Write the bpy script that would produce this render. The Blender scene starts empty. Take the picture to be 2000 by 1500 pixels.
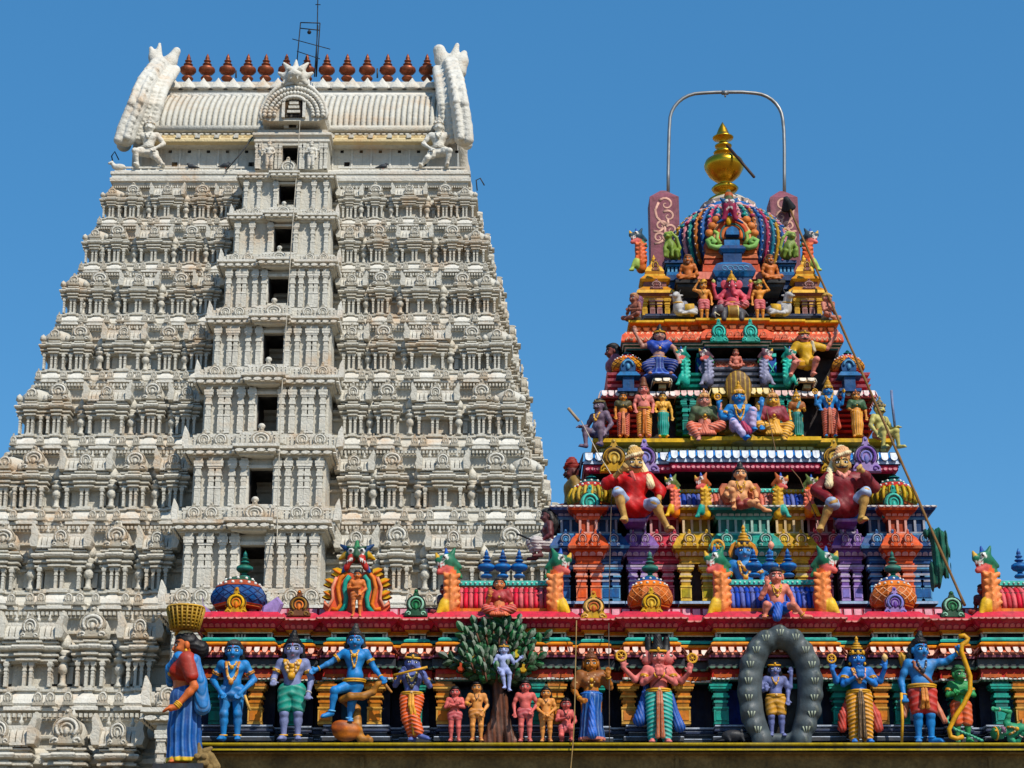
import bpy, math, random
import numpy as np
from mathutils import Vector, Matrix
from math import sin, cos, tan, atan, atan2, pi, radians, sqrt
random.seed(7)
SCN = bpy.context.scene
COL = SCN.collection
# ------------------------------------------------------------------ camera
F = 3800.0            # focal length in photo pixels (photo 2000 x 1500)
TH = radians(18.5)    # camera pitch
ZC = 1.6
cam_d = bpy.data.cameras.new('camera'); cam = bpy.data.objects.new('camera', cam_d); COL.objects.link(cam)
cam_d.sensor_width = 36; cam_d.lens = 36 * F / 2000; cam_d.clip_start = 0.5; cam_d.clip_end = 5000
cam.location = (0, 0, ZC); cam.rotation_euler = (pi / 2 + TH, 0, 0)
SCN.camera = cam
# ------------------------------------------------------------------ sky, sun, exposure
SUN_EL = radians(47); SUN_AZ = radians(36)       # azimuth to the right of the camera's back
to_sun = Vector((sin(SUN_AZ) * cos(SUN_EL), -cos(SUN_AZ) * cos(SUN_EL), sin(SUN_EL)))
W = bpy.data.worlds.new('World'); SCN.world = W; W.use_nodes = True
nt = W.node_tree; nt.nodes.clear()
wo = nt.nodes.new('ShaderNodeOutputWorld'); bg = nt.nodes.new('ShaderNodeBackground')
sky = nt.nodes.new('ShaderNodeTexSky'); sky.sky_type = 'NISHITA'; sky.sun_disc = False
sky.sun_elevation = SUN_EL; sky.sun_rotation = atan2(to_sun.x, to_sun.y)
sky.altitude = 200; sky.air_density = 1.0; sky.dust_density = 0.4; sky.ozone_density = 2.6
hs = nt.nodes.new('ShaderNodeHueSaturation'); hs.inputs['Saturation'].default_value = 1.30; hs.inputs['Value'].default_value = 1.06; hs.inputs['Hue'].default_value = 0.488
nt.links.new(sky.outputs[0], hs.inputs['Color']); mxs = nt.nodes.new('ShaderNodeMix'); mxs.data_type = 'RGBA'; mxs.inputs[0].default_value = 0.5; mxs.inputs[7].default_value = (0.46, 1.66, 3.75, 1)   # evens out the clear sky
nt.links.new(hs.outputs[0], mxs.inputs[6]); nt.links.new(mxs.outputs[2], bg.inputs[0]); nt.links.new(bg.outputs[0], wo.inputs[0])
bg.inputs[1].default_value = 0.15
sl = bpy.data.lights.new('sun', 'SUN'); sl.energy = 5.0; sl.angle = radians(0.5); sl.color = (1, 0.94, 0.84)
so = bpy.data.objects.new('sun', sl); COL.objects.link(so); so.location = (20, -20, 60)
so.rotation_euler = to_sun.to_track_quat('Z', 'Y').to_euler()
SCN.view_settings.view_transform = 'Standard'; SCN.view_settings.look = 'None'
SCN.view_settings.exposure = 0.0; SCN.view_settings.gamma = 1.0
SCN.cycles.max_bounces = 6; SCN.cycles.diffuse_bounces = 3; SCN.cycles.glossy_bounces = 3

# ------------------------------------------------------------------ picture <-> place
def P(px, py, Y):
    e = TH + atan((750 - py) / F)
    z = ZC + Y * tan(e); d = Y * cos(TH) + (z - ZC) * sin(TH)
    return Vector(((px - 1000) / F * d, Y, z))
def ZY(py, Y): return P(0, py, Y).z
def XS(px, py, Y): return P(px, py, Y).x
def MPX(py, Y): return P(1, py, Y).x - P(0, py, Y).x      # metres per photo pixel

# ------------------------------------------------------------------ colours and materials
def lin(h):
    h = h.lstrip('#'); c = [int(h[i:i + 2], 16) / 255 for i in (0, 2, 4)]
    return tuple((x / 12.92 if x <= .04045 else ((x + .055) / 1.055) ** 2.4) for x in c)
K = {k: lin(v) for k, v in dict(
    white='e6e2da', cream='d9c9a0', black='141416', navy='0b1436', blue='0f4a84', sky='2f8fca', lightblue='7fbbe0', teal='129b88', dteal='0a5c58', aqua='5cc9b8',
    green='2c7a4c', dgreen='124a30', olive='8a8c3a', lime='9db54c', yellow='e3b12a', gold='c99a2e', dgold='8a6318', orange='e57a24', dorange='b9561c', coral='e2735c',
    salmon='e59a80', pink='d96a72', rose='b8435a', red='bb2a22', dred='701620', maroon='4a1620', purple='6a4a94', lilac='a48cc0', lavender='8488c8', grey='6f7480',
    dgrey='33373c', skin='d98a5c', tan='d8a24e', peach='e2a06c', brick='a5523c', brown='6b3d22', dbrown='3a2416', mauve='a4687a', bluebody='2f86c0', stone='8c7450').items()}
def mixc(a, b, t): return tuple(x + (y - x) * t for x, y in zip(a, b))
def C(c): return K[c] if isinstance(c, str) else tuple(c)

def new_mat(name):
    m = bpy.data.materials.new(name); m.use_nodes = True
    t = m.node_tree; b = t.nodes['Principled BSDF']
    return m, t, b
def nd(t, kind, **kw):
    n = t.nodes.new(kind)
    for k, v in kw.items():
        if k in n.inputs: n.inputs[k].default_value = v
        else: setattr(n, k, v)
    return n
def ramp(t, src, stops):
    r = t.nodes.new('ShaderNodeValToRGB'); e = r.color_ramp.elements
    while len(e) < len(stops): e.new(0.5)
    for i, (p, c) in enumerate(stops):
        e[i].position = p; e[i].color = (*c, 1) if len(c) == 3 else c
    t.links.new(src, r.inputs[0]); return r.outputs[0]
def mixn(t, fac, a, b, mode='MIX'):
    m = t.nodes.new('ShaderNodeMix'); m.data_type = 'RGBA'; m.blend_type = mode
    for sock, v in ((m.inputs[0], fac), (m.inputs[6], a), (m.inputs[7], b)):
        if hasattr(v, 'default_value') or hasattr(v, 'links'): t.links.new(v, sock)
        elif isinstance(v, (int, float)): sock.default_value = v
        else: sock.default_value = (*v, 1)
    return m.outputs[2]

def make_paint(name, rough=0.5, wear=0.5, val=0.88, sat=1.12):
    m, t, b = new_mat(name)
    at = nd(t, 'ShaderNodeAttribute', attribute_name='Col')
    geo = nd(t, 'ShaderNodeNewGeometry')
    n1 = nd(t, 'ShaderNodeTexNoise', Scale=9.0, Detail=6.0, Roughness=0.65); t.links.new(geo.outputs['Position'], n1.inputs['Vector'])
    n2 = nd(t, 'ShaderNodeTexNoise', Scale=2.1, Detail=4.0); t.links.new(geo.outputs['Position'], n2.inputs['Vector'])
    mp = nd(t, 'ShaderNodeMapping'); mp.inputs['Scale'].default_value = (14, 14, 1.6); t.links.new(geo.outputs['Position'], mp.inputs['Vector'])
    n3 = nd(t, 'ShaderNodeTexNoise', Scale=1.0, Detail=4.0, Roughness=0.6); t.links.new(mp.outputs[0], n3.inputs['Vector'])
    v = ramp(t, n1.outputs['Fac'], [(0.3, (.68, .68, .68)), (0.62, (1.1, 1.1, 1.1))])
    hsv = nd(t, 'ShaderNodeHueSaturation', Saturation=sat, Value=val); t.links.new(at.outputs['Color'], hsv.inputs['Color'])
    c1 = mixn(t, 1.0, hsv.outputs[0], v, 'MULTIPLY')
    dirt = ramp(t, n3.outputs['Fac'], [(0.48, (0, 0, 0)), (0.70, (wear, wear, wear))])
    c2 = mixn(t, dirt, c1, mixn(t, 0.75, c1, lin('3a2a20')))
    fade = ramp(t, n2.outputs['Fac'], [(0.5, (0, 0, 0)), (0.75, (.07, .07, .07))])
    c3 = mixn(t, fade, c2, lin('d8cfc0'))
    t.links.new(c3, b.inputs['Base Color'])
    r = ramp(t, n1.outputs['Fac'], [(0.3, (rough + .2,) * 3), (0.7, (rough,) * 3)]); t.links.new(r, b.inputs['Roughness'])
    b.inputs['Specular IOR Level'].default_value = 0.28
    bp = nd(t, 'ShaderNodeBump', Strength=0.4, Distance=0.025); t.links.new(n1.outputs['Fac'], bp.inputs['Height']); t.links.new(bp.outputs[0], b.inputs['Normal'])
    return m
PAINT = make_paint('painted_plaster')
FIGM = make_paint('painted_statue', 0.42, 0.34, 1.0, 1.02)

def make_white():
    m, t, b = new_mat('limewashed_plaster')
    geo = nd(t, 'ShaderNodeNewGeometry')
    at = nd(t, 'ShaderNodeAttribute', attribute_name='Col')
    def noise(sc, scale, det=6.0, ro=0.6):
        mp = nd(t, 'ShaderNodeMapping'); mp.inputs['Scale'].default_value = sc; t.links.new(geo.outputs['Position'], mp.inputs['Vector'])
        n = nd(t, 'ShaderNodeTexNoise', Scale=scale, Detail=det, Roughness=ro); t.links.new(mp.outputs[0], n.inputs['Vector']); return n.outputs['Fac']
    big = noise((1, 1, 1.6), 0.35, 5.0); mid = noise((1, 1, 1), 2.2); fine = noise((1, 1, 1), 9.0); streak = noise((5, 5, .55), 1.0)
    base = mixn(t, 1.0, at.outputs['Color'], ramp(t, mid, [(0.3, (.86, .855, .84)), (0.65, (1.03, 1.03, 1.03))]), 'MULTIPLY')
    s1 = mixn(t, 1.0, ramp(t, big, [(0.49, (0, 0, 0)), (0.69, (.65, .65, .65))]), ramp(t, mid, [(0.38, (0.1, 0.1, 0.1)), (0.62, (1, 1, 1))]), 'MULTIPLY')
    c1 = mixn(t, s1, base, lin('b58a56'))
    s2 = ramp(t, streak, [(0.56, (0, 0, 0)), (0.74, (.5, .5, .5))])
    c2 = mixn(t, s2, c1, lin('8d8474'))
    s3 = ramp(t, fine, [(0.62, (0, 0, 0)), (0.75, (.3, .3, .3))])
    c3 = mixn(t, s3, c2, lin('6e675c'))
    t.links.new(c3, b.inputs['Base Color']); b.inputs['Roughness'].default_value = 0.85; b.inputs['Specular IOR Level'].default_value = 0.15
    vo = nd(t, 'ShaderNodeTexVoronoi', Scale=5.5); vo.feature = 'DISTANCE_TO_EDGE'; t.links.new(geo.outputs['Position'], vo.inputs['Vector'])
    hgt = nd(t, 'ShaderNodeMath', operation='MULTIPLY_ADD'); t.links.new(ramp(t, vo.outputs['Distance'], [(0.0, (0, 0, 0)), (0.22, (1, 1, 1))]), hgt.inputs[0]); hgt.inputs[1].default_value = 0.6; t.links.new(fine, hgt.inputs[2])
    bp = nd(t, 'ShaderNodeBump', Strength=0.32, Distance=0.06); t.links.new(hgt.outputs[0], bp.inputs['Height']); t.links.new(bp.outputs[0], b.inputs['Normal'])
    return m
WHITE = make_white()
def make_metal(name, col, rough, metal=1.0):
    m, t, b = new_mat(name)
    n = nd(t, 'ShaderNodeTexNoise', Scale=6.0, Detail=5.0); geo = nd(t, 'ShaderNodeNewGeometry'); t.links.new(geo.outputs['Position'], n.inputs['Vector'])
    c = lin(col); t.links.new(ramp(t, n.outputs['Fac'], [(0.3, tuple(x * .6 for x in c)), (0.65, c)]), b.inputs['Base Color'])
    t.links.new(ramp(t, n.outputs['Fac'], [(0.3, (rough + .2,) * 3), (0.7, (rough,) * 3)]), b.inputs['Roughness']); b.inputs['Metallic'].default_value = metal
    return m
GOLD = make_metal('polished_brass', 'd9a52c', 0.22)
COPPER = make_metal('weathered_copper', '8f4a2a', 0.45, 0.55)
STEEL = make_metal('galvanised_steel', '9a9a98', 0.4, 0.8)
IRON = make_metal('dark_iron', '2a2c30', 0.6, 0.5)
def make_stone():
    m, t, b = new_mat('brown_sandstone')
    geo = nd(t, 'ShaderNodeNewGeometry')
    n = nd(t, 'ShaderNodeTexNoise', Scale=1.7, Detail=8.0, Roughness=0.7); t.links.new(geo.outputs['Position'], n.inputs['Vector'])
    n2 = nd(t, 'ShaderNodeTexNoise', Scale=22.0, Detail=4.0); t.links.new(geo.outputs['Position'], n2.inputs['Vector'])
    c = ramp(t, n.outputs['Fac'], [(0.3, lin('4a3a22')), (0.5, lin('7a6236')), (0.72, lin('9a8050'))])
    c = mixn(t, 1.0, c, ramp(t, n2.outputs['Fac'], [(0.3, (.7, .7, .7)), (0.7, (1.1, 1.1, 1.1))]), 'MULTIPLY')
    t.links.new(c, b.inputs['Base Color']); b.inputs['Roughness'].default_value = 0.9
    bp = nd(t, 'ShaderNodeBump', Strength=0.5, Distance=0.03); t.links.new(n2.outputs['Fac'], bp.inputs['Height']); t.links.new(bp.outputs[0], b.inputs['Normal'])
    return m
STONE = make_stone()

# ------------------------------------------------------------------ mesh builder
def Tm(loc=(0, 0, 0), rz=0.0, sc=1.0, rx=0.0, ry=0.0):
    s = (sc, sc, sc) if isinstance(sc, (int, float)) else sc
    m = Matrix.Translation(Vector(loc)) @ Matrix.Rotation(rz, 4, 'Z') @ Matrix.Rotation(ry, 4, 'Y') @ Matrix.Rotation(rx, 4, 'X') @ Matrix.Diagonal((*s, 1))
    return np.array(m)
class MB:
    def __init__(s, M=None): s.v = []; s.f = []; s.c = []; s.sm = []; s.n = 0; s.M = M
    def add(s, V, Fs, col, smooth=False, M=None):
        V = np.asarray(V, float).reshape(-1, 3)
        for m in (M, s.M):
            if m is not None: V = V @ m[:3, :3].T + m[:3, 3]
        Fs = list(Fs); n = s.n
        s.v.append(V); s.f.extend([tuple(int(i) + n for i in f) for f in Fs])
        if isinstance(col, list): s.c.extend(col)
        else: s.c.extend([C(col)] * len(Fs))
        s.sm.extend([smooth] * len(Fs)); s.n += len(V)
    def box(s, x0, x1, y0, y1, z0, z1, col, tx=0.0, ty=0.0, M=None):       # tx, ty: inset of the top
        V = [(x0, y0, z0), (x1, y0, z0), (x1, y1, z0), (x0, y1, z0), (x0 + tx, y0 + ty, z1), (x1 - tx, y0 + ty, z1), (x1 - tx, y1 - ty, z1), (x0 + tx, y1 - ty, z1)]
        s.add(V, [(0, 3, 2, 1), (4, 5, 6, 7), (0, 1, 5, 4), (1, 2, 6, 5), (2, 3, 7, 6), (3, 0, 4, 7)], col, M=M)
    def lathe(s, prof, col, n=16, c=(0, 0, 0), sx=1.0, sy=1.0, rot=0.0, smooth=True, M=None, lobes=None):
        cols = []; m = len(prof)
        a = np.arange(n) * 2 * pi / n + rot
        pr = np.array([p[:2] for p in prof], float)
        R = pr[:, 0][:, None] * np.ones(n)
        if lobes: R = R * (1 + lobes[1] * np.abs(np.cos(lobes[0] * a / 2)))
        V = np.stack([c[0] + R * np.cos(a) * sx, c[1] + R * np.sin(a) * sy, c[2] + pr[:, 1][:, None] * np.ones(n)], -1).reshape(-1, 3)
        Fs = []
        for j in range(m - 1):
            cc = C(prof[j][2]) if len(prof[j]) > 2 and prof[j][2] is not None else C(col)
            for i in range(n):
                k = (i + 1) % n; Fs.append((j * n + i, j * n + k, (j + 1) * n + k, (j + 1) * n + i)); cols.append(cc)
        Fs.append(tuple(range(n))[::-1]); cols.append(cols[0]); Fs.append(tuple((m - 1) * n + i for i in range(n))); cols.append(cols[-2])
        s.add(V, Fs, cols, smooth, M)
    def ball(s, c, r, col, n=10, m=6, M=None):
        r = (r, r, r) if isinstance(r, (int, float)) else r
        V = [(c[0], c[1], c[2] - r[2])]
        for j in range(1, m):
            t = -pi / 2 + pi * j / m
            for i in range(n):
                a = 2 * pi * i / n; V.append((c[0] + r[0] * cos(t) * cos(a), c[1] + r[1] * cos(t) * sin(a), c[2] + r[2] * sin(t)))
        V.append((c[0], c[1], c[2] + r[2])); Fs = []
        for i in range(n):
            k = (i + 1) % n; Fs.append((0, 1 + k, 1 + i)); Fs.append((len(V) - 1, 1 + (m - 2) * n + i, 1 + (m - 2) * n + k))
            for j in range(m - 2): Fs.append((1 + j * n + i, 1 + j * n + k, 1 + (j + 1) * n + k, 1 + (j + 1) * n + i))
        s.add(V, Fs, col, True, M)
    def tube(s, pts, r, col, n=6, closed=False, M=None, flat=1.0):
        p = np.asarray(pts, float); m = len(p)
        r = np.full(m, r) if isinstance(r, (int, float)) else np.asarray(r, float)
        if closed: d = np.roll(p, -1, 0) - np.roll(p, 1, 0)
        else: d = np.gradient(p, axis=0)
        d /= np.linalg.norm(d, axis=1)[:, None] + 1e-12
        up = np.array((0, 1, 0.0)) if abs(d[0][1]) < .9 else np.array((0, 0, 1.0))
        V = []
        for i in range(m):
            u = up - d[i] * np.dot(up, d[i]); u /= np.linalg.norm(u) + 1e-12; up = u
            w = np.cross(d[i], u)
            for k in range(n):
                a = 2 * pi * k / n; V.append(p[i] + r[i] * (cos(a) * u * flat + sin(a) * w))
        Fs = []; L = m if closed else m - 1
        for i in range(L):
            j = (i + 1) % m
            for k in range(n):
                q = (k + 1) % n; Fs.append((i * n + k, i * n + q, j * n + q, j * n + k))
        if not closed: Fs.append(tuple(range(n))[::-1]); Fs.append(tuple((m - 1) * n + k for k in range(n)))
        s.add(V, Fs, col, True, M)
    def plate(s, pts, y0, y1, col, M=None, edge=None, bev=0.0):             # outline in xz extruded along y, front at y0
        p = np.asarray(pts, float); n = len(p)
        c = p.mean(0); q = c + (p - c) * (1 - bev)
        V = [(a[0], y0, a[1]) for a in q] + [(a[0], y0 + (y1 - y0) * (.45 if bev else 0), a[1]) for a in p] + [(a[0], y1, a[1]) for a in p]
        Fs = [tuple(range(n))] + [(i, n + i, n + (i + 1) % n, (i + 1) % n) for i in range(n)] + [(n + i, 2 * n + i, 2 * n + (i + 1) % n, n + (i + 1) % n) for i in range(n)]
        cc = [C(col)] + [C(edge or col)] * (2 * n)
        s.add(V, Fs, cc, False, M)
    def mold(s, plan, prof, M=None, cap=True):                              # plan: xy polyline, outward to its right; prof: (out, z, colour)
        p = np.asarray(plan, float); n = len(p)
        d = p[1:] - p[:-1]; d /= np.linalg.norm(d, axis=1)[:, None]
        nn = np.stack([d[:, 1], -d[:, 0]], -1)
        mi = np.zeros((n, 2)); mi[0] = nn[0]; mi[-1] = nn[-1]
        for i in range(1, n - 1): mi[i] = (nn[i - 1] + nn[i]) / max(.2, 1 + nn[i - 1] @ nn[i])
        V = []; Fs = []; cols = []
        for o, z, *_ in prof:
            for i in range(n): V.append((p[i][0] + o * mi[i][0], p[i][1] + o * mi[i][1], z))
        for j in range(len(prof) - 1):
            cc = C(prof[j][2]) if len(prof[j]) > 2 else None
            for i in range(n - 1):
                Fs.append((j * n + i, j * n + i + 1, (j + 1) * n + i + 1, (j + 1) * n + i)); cols.append(cc if cc else K['white'])
        s.add(V, Fs, cols, False, M)
    def build(s, name, mat=None, parent=None, loc=None, M=None):
        me = bpy.data.meshes.new(name)
        V = np.concatenate(s.v) if s.v else np.zeros((0, 3))
        me.from_pydata(V.tolist(), [], s.f)
        tot = np.array([len(f) for f in s.f]); c = np.repeat(np.array(s.c, np.float32), tot, 0)
        a = me.color_attributes.new('Col', 'FLOAT_COLOR', 'CORNER')
        a.data.foreach_set('color', np.concatenate([c, np.ones((len(c), 1), np.float32)], 1).ravel())
        me.polygons.foreach_set('use_smooth', s.sm); me.update()
        me.materials.append(mat or PAINT)
        return link(name, me, parent, loc)
def link(name, me, parent=None, loc=None):
    o = bpy.data.objects.new(name, me); COL.objects.link(o)
    if parent is not None: o.parent = parent
    if loc is not None: o.location = loc
    return o
def thing(name, label, cat, loc=(0, 0, 0), group=None):
    o = bpy.data.objects.new(name, None); COL.objects.link(o); o.location = loc; o.empty_display_size = .3
    tag(o, label, cat, group); return o
def tag(o, label, cat, group=None, kind=None):
    o['label'] = label; o['category'] = cat
    if group: o['group'] = group
    if kind: o['kind'] = kind
    return o
def sub(o, name, mesh, loc=(0, 0, 0), sc=(1, 1, 1), rz=0.0):
    c = bpy.data.objects.new(name, mesh); COL.objects.link(c); c.parent = o; c.location = loc; c.scale = sc; c.rotation_euler = (0, 0, rz); return c

# ------------------------------------------------------------------ ornament vocabulary
def arc(cx, cz, r, a0, a1, n=14, rz=None): 
    return [(cx + r * cos(radians(a0 + (a1 - a0) * i / n)), cz + (rz or r) * sin(radians(a0 + (a1 - a0) * i / n))) for i in range(n + 1)]
def petal2(n=8):                                                             # U-shaped tongue, width 1, from z 0 down to -1
    return [(-.42, 0)] + [(.42 * cos(a), -.58 + .42 * sin(a)) for a in np.linspace(pi, 2 * pi, n)] + [(.42, 0)]
def disc2(n=10): return [(.45 * cos(2 * pi * i / n), -.5 - .45 * sin(2 * pi * i / n)) for i in range(n)]
def tri2(): return [(-.5, 0), (0, -1), (.5, 0)]
def row(mb, plan, o, z, w, h, shape, col, t=0.02, tilt=0.0, edge=None, minlen=None, sides=True, col2=None):
    p = np.asarray(plan, float); k = 0
    n = len(p); d = p[1:] - p[:-1]; L = np.linalg.norm(d, axis=1); d = d / L[:, None]; nn = np.stack([d[:, 1], -d[:, 0]], -1)
    mi = np.zeros((n, 2)); mi[0] = nn[0]; mi[-1] = nn[-1]
    for i in range(1, n - 1): mi[i] = (nn[i - 1] + nn[i]) / max(.2, 1 + nn[i - 1] @ nn[i])
    for i in range(n - 1):
        if abs(d[i][1]) > .5 and not sides: continue
        a = p[i] + o * mi[i]; b = p[i + 1] + o * mi[i + 1]; l = np.dot(b - a, d[i])
        if l < w * .8 or (abs(d[i][1]) > .5 and l > 6): 
            if l < w * .8: continue
            a = b - d[i] * min(l, 3) if d[i][1] < 0 else a; l = min(l, 3)
        m = max(1, int(l / w)); s = l / m
        for j in range(m):
            q = a + d[i] * (s * (j + .5)); ux = d[i]; nx = nn[i]
            ct, st = cos(tilt), sin(tilt)
            M = np.eye(4); M[:2, 0] = ux * s; M[:3, 1] = (-nx[0] * ct, -nx[1] * ct, -st); M[:3, 2] = (nx[0] * -st * h, nx[1] * -st * h, ct * h); M[:3, 3] = (q[0], q[1], z)
            k += 1
            mb.plate(shape, -t, 0, col2 if (col2 and k % 2) else col, M=M, edge=edge, bev=.12)
def kudu(mb, x, y, z, w, h, c1, c2, c3, M=None, dark='black', lite=False):
    """horseshoe ornament, base at z, facing -y"""
    u = lambda pts: [(x + a * w, z + b * h) for a, b in pts]
    body = [(-.5, .0), (-.5, .12), (-.42, .2)] + [(a, b) for a, b in arc(0, .44, .42, 205, 65, 12, .34)] + [(.12, .80), (.09, .87)] + arc(0, .92, .085, -20, 200, 8) + [(-.09, .87), (-.12, .80)] + arc(0, .44, .42, 115, -25, 12, .34) + [(.42, .2), (.5, .12), (.5, 0)]
    body = [(-.5, .0), (-.5, .12), (-.42, .2)] + arc(0, .44, .42, 205, 112, 9, .34) + [(-.12, .82), (-.09, .88)] + arc(0, .92, .09, 200, -20, 8) + [(.09, .88), (.12, .82)] + arc(0, .44, .42, 68, -25, 9, .34) + [(.42, .2), (.5, .12), (.5, 0)]
    t = w * .16
    mb.plate(u(body), y, y + t, c1, M=M, bev=.06)
    def tb(pts, r, c, yy): mb.tube([(x + a * w, yy, z + b * h) for a, b in pts], r * w, c, n=4 if lite else 5, M=M)
    hs_ = arc(0, .45, .3, 230, -50, 12, .25)
    tb(hs_, .055, c2, y - .005 * w)
    if not lite:
        tb(arc(0, .43, .17, 240, -60, 10, .15), .04, c3, y)
        for sg in (-1, 1): tb([(sg * (.30 + .12 * (1 - k / 9) * cos(k * .75)), .1 + .1 * (1 - k / 9) * sin(k * .75)) for k in range(9)], .035, c2, y)
        tb([(-.44 + .02 * sin(i), .30 + i * 0) for i in (0, 1)], .02, c1, y)
        mb.ball((x, y, z + .92 * h), (.055 * w, .05 * w, .05 * h), c3, 6, 4, M=M)
        tb(arc(0, .45, .395, 212, 100, 9, .32), .022, dark, y); tb(arc(0, .45, .395, 80, -32, 9, .32), .022, dark, y)
        tb(arc(0, .44, .235, 235, -55, 10, .20), .02, dark, y)
    mb.ball((x, y, z + .36 * h), (.09 * w, .06 * w, .13 * h), c3, 6, 5, M=M)
def pilaster(mb, x, y, z0, z1, w, c, c2=None, c3=None, M=None, d=None):
    """square column with cushion capital; front at y"""
    c2 = c2 or c; c3 = c3 or c2; h = z1 - z0; d = d or w * .8
    def b(ww, a, bb, col, pr=0): mb.box(x - ww * w / 2, x + ww * w / 2, y - pr * w, y + d, z0 + a * h, z0 + bb * h, col, M=M)
    b(.86, 0, .04, c2, .04); b(.74, .04, .36, c); 
    b(.9, .36, .40, c2, .07); b(.7, .40, .50, c); b(.84, .50, .55, c3, .05); b(.66, .55, .62, c); b(1.0, .62, .66, c2, .12); b(.86, .66, .72, c3, .06); b(.7, .72, .78, c); b(.95, .78, .82, c2, .1); b(1.25, .82, .88, c2, .2); b(1.35, .88, .93, c3, .24); b(1.0, .93, 1.0, c)
    if c2 != c:
        b(.86, .06, .075, c2, .015); b(.86, .325, .34, c2, .015)
        mb.box(x - .43 * w, x - .33 * w, y - .02 * w, y + .05 * w, z0 + .06 * h, z0 + .34 * h, c2, M=M); mb.box(x + .33 * w, x + .43 * w, y - .02 * w, y + .05 * w, z0 + .06 * h, z0 + .34 * h, c2, M=M)
KAL = [(.0, 0), (.30, 0), (.34, .04), (.28, .09), (.16, .12), (.13, .17), (.18, .2), (.38, .25), (.48, .33), (.46, .41), (.32, .47), (.16, .49), (.13, .52), (.20, .54), (.27, .57), (.2, .61), (.12, .63), (.12, .66), (.19, .68), (.21, .71), (.14, .74), (.09, .76), (.13, .79), (.1, .87), (.05, .94), (.0, 1.0)]
def kalasam(mb, c, h, w, cols, n=14, M=None):
    mb.lathe([(r * w, z * h, cols[i % len(cols)]) for i, (r, z) in enumerate(KAL)], cols[0], n=n, c=c, M=M)

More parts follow.
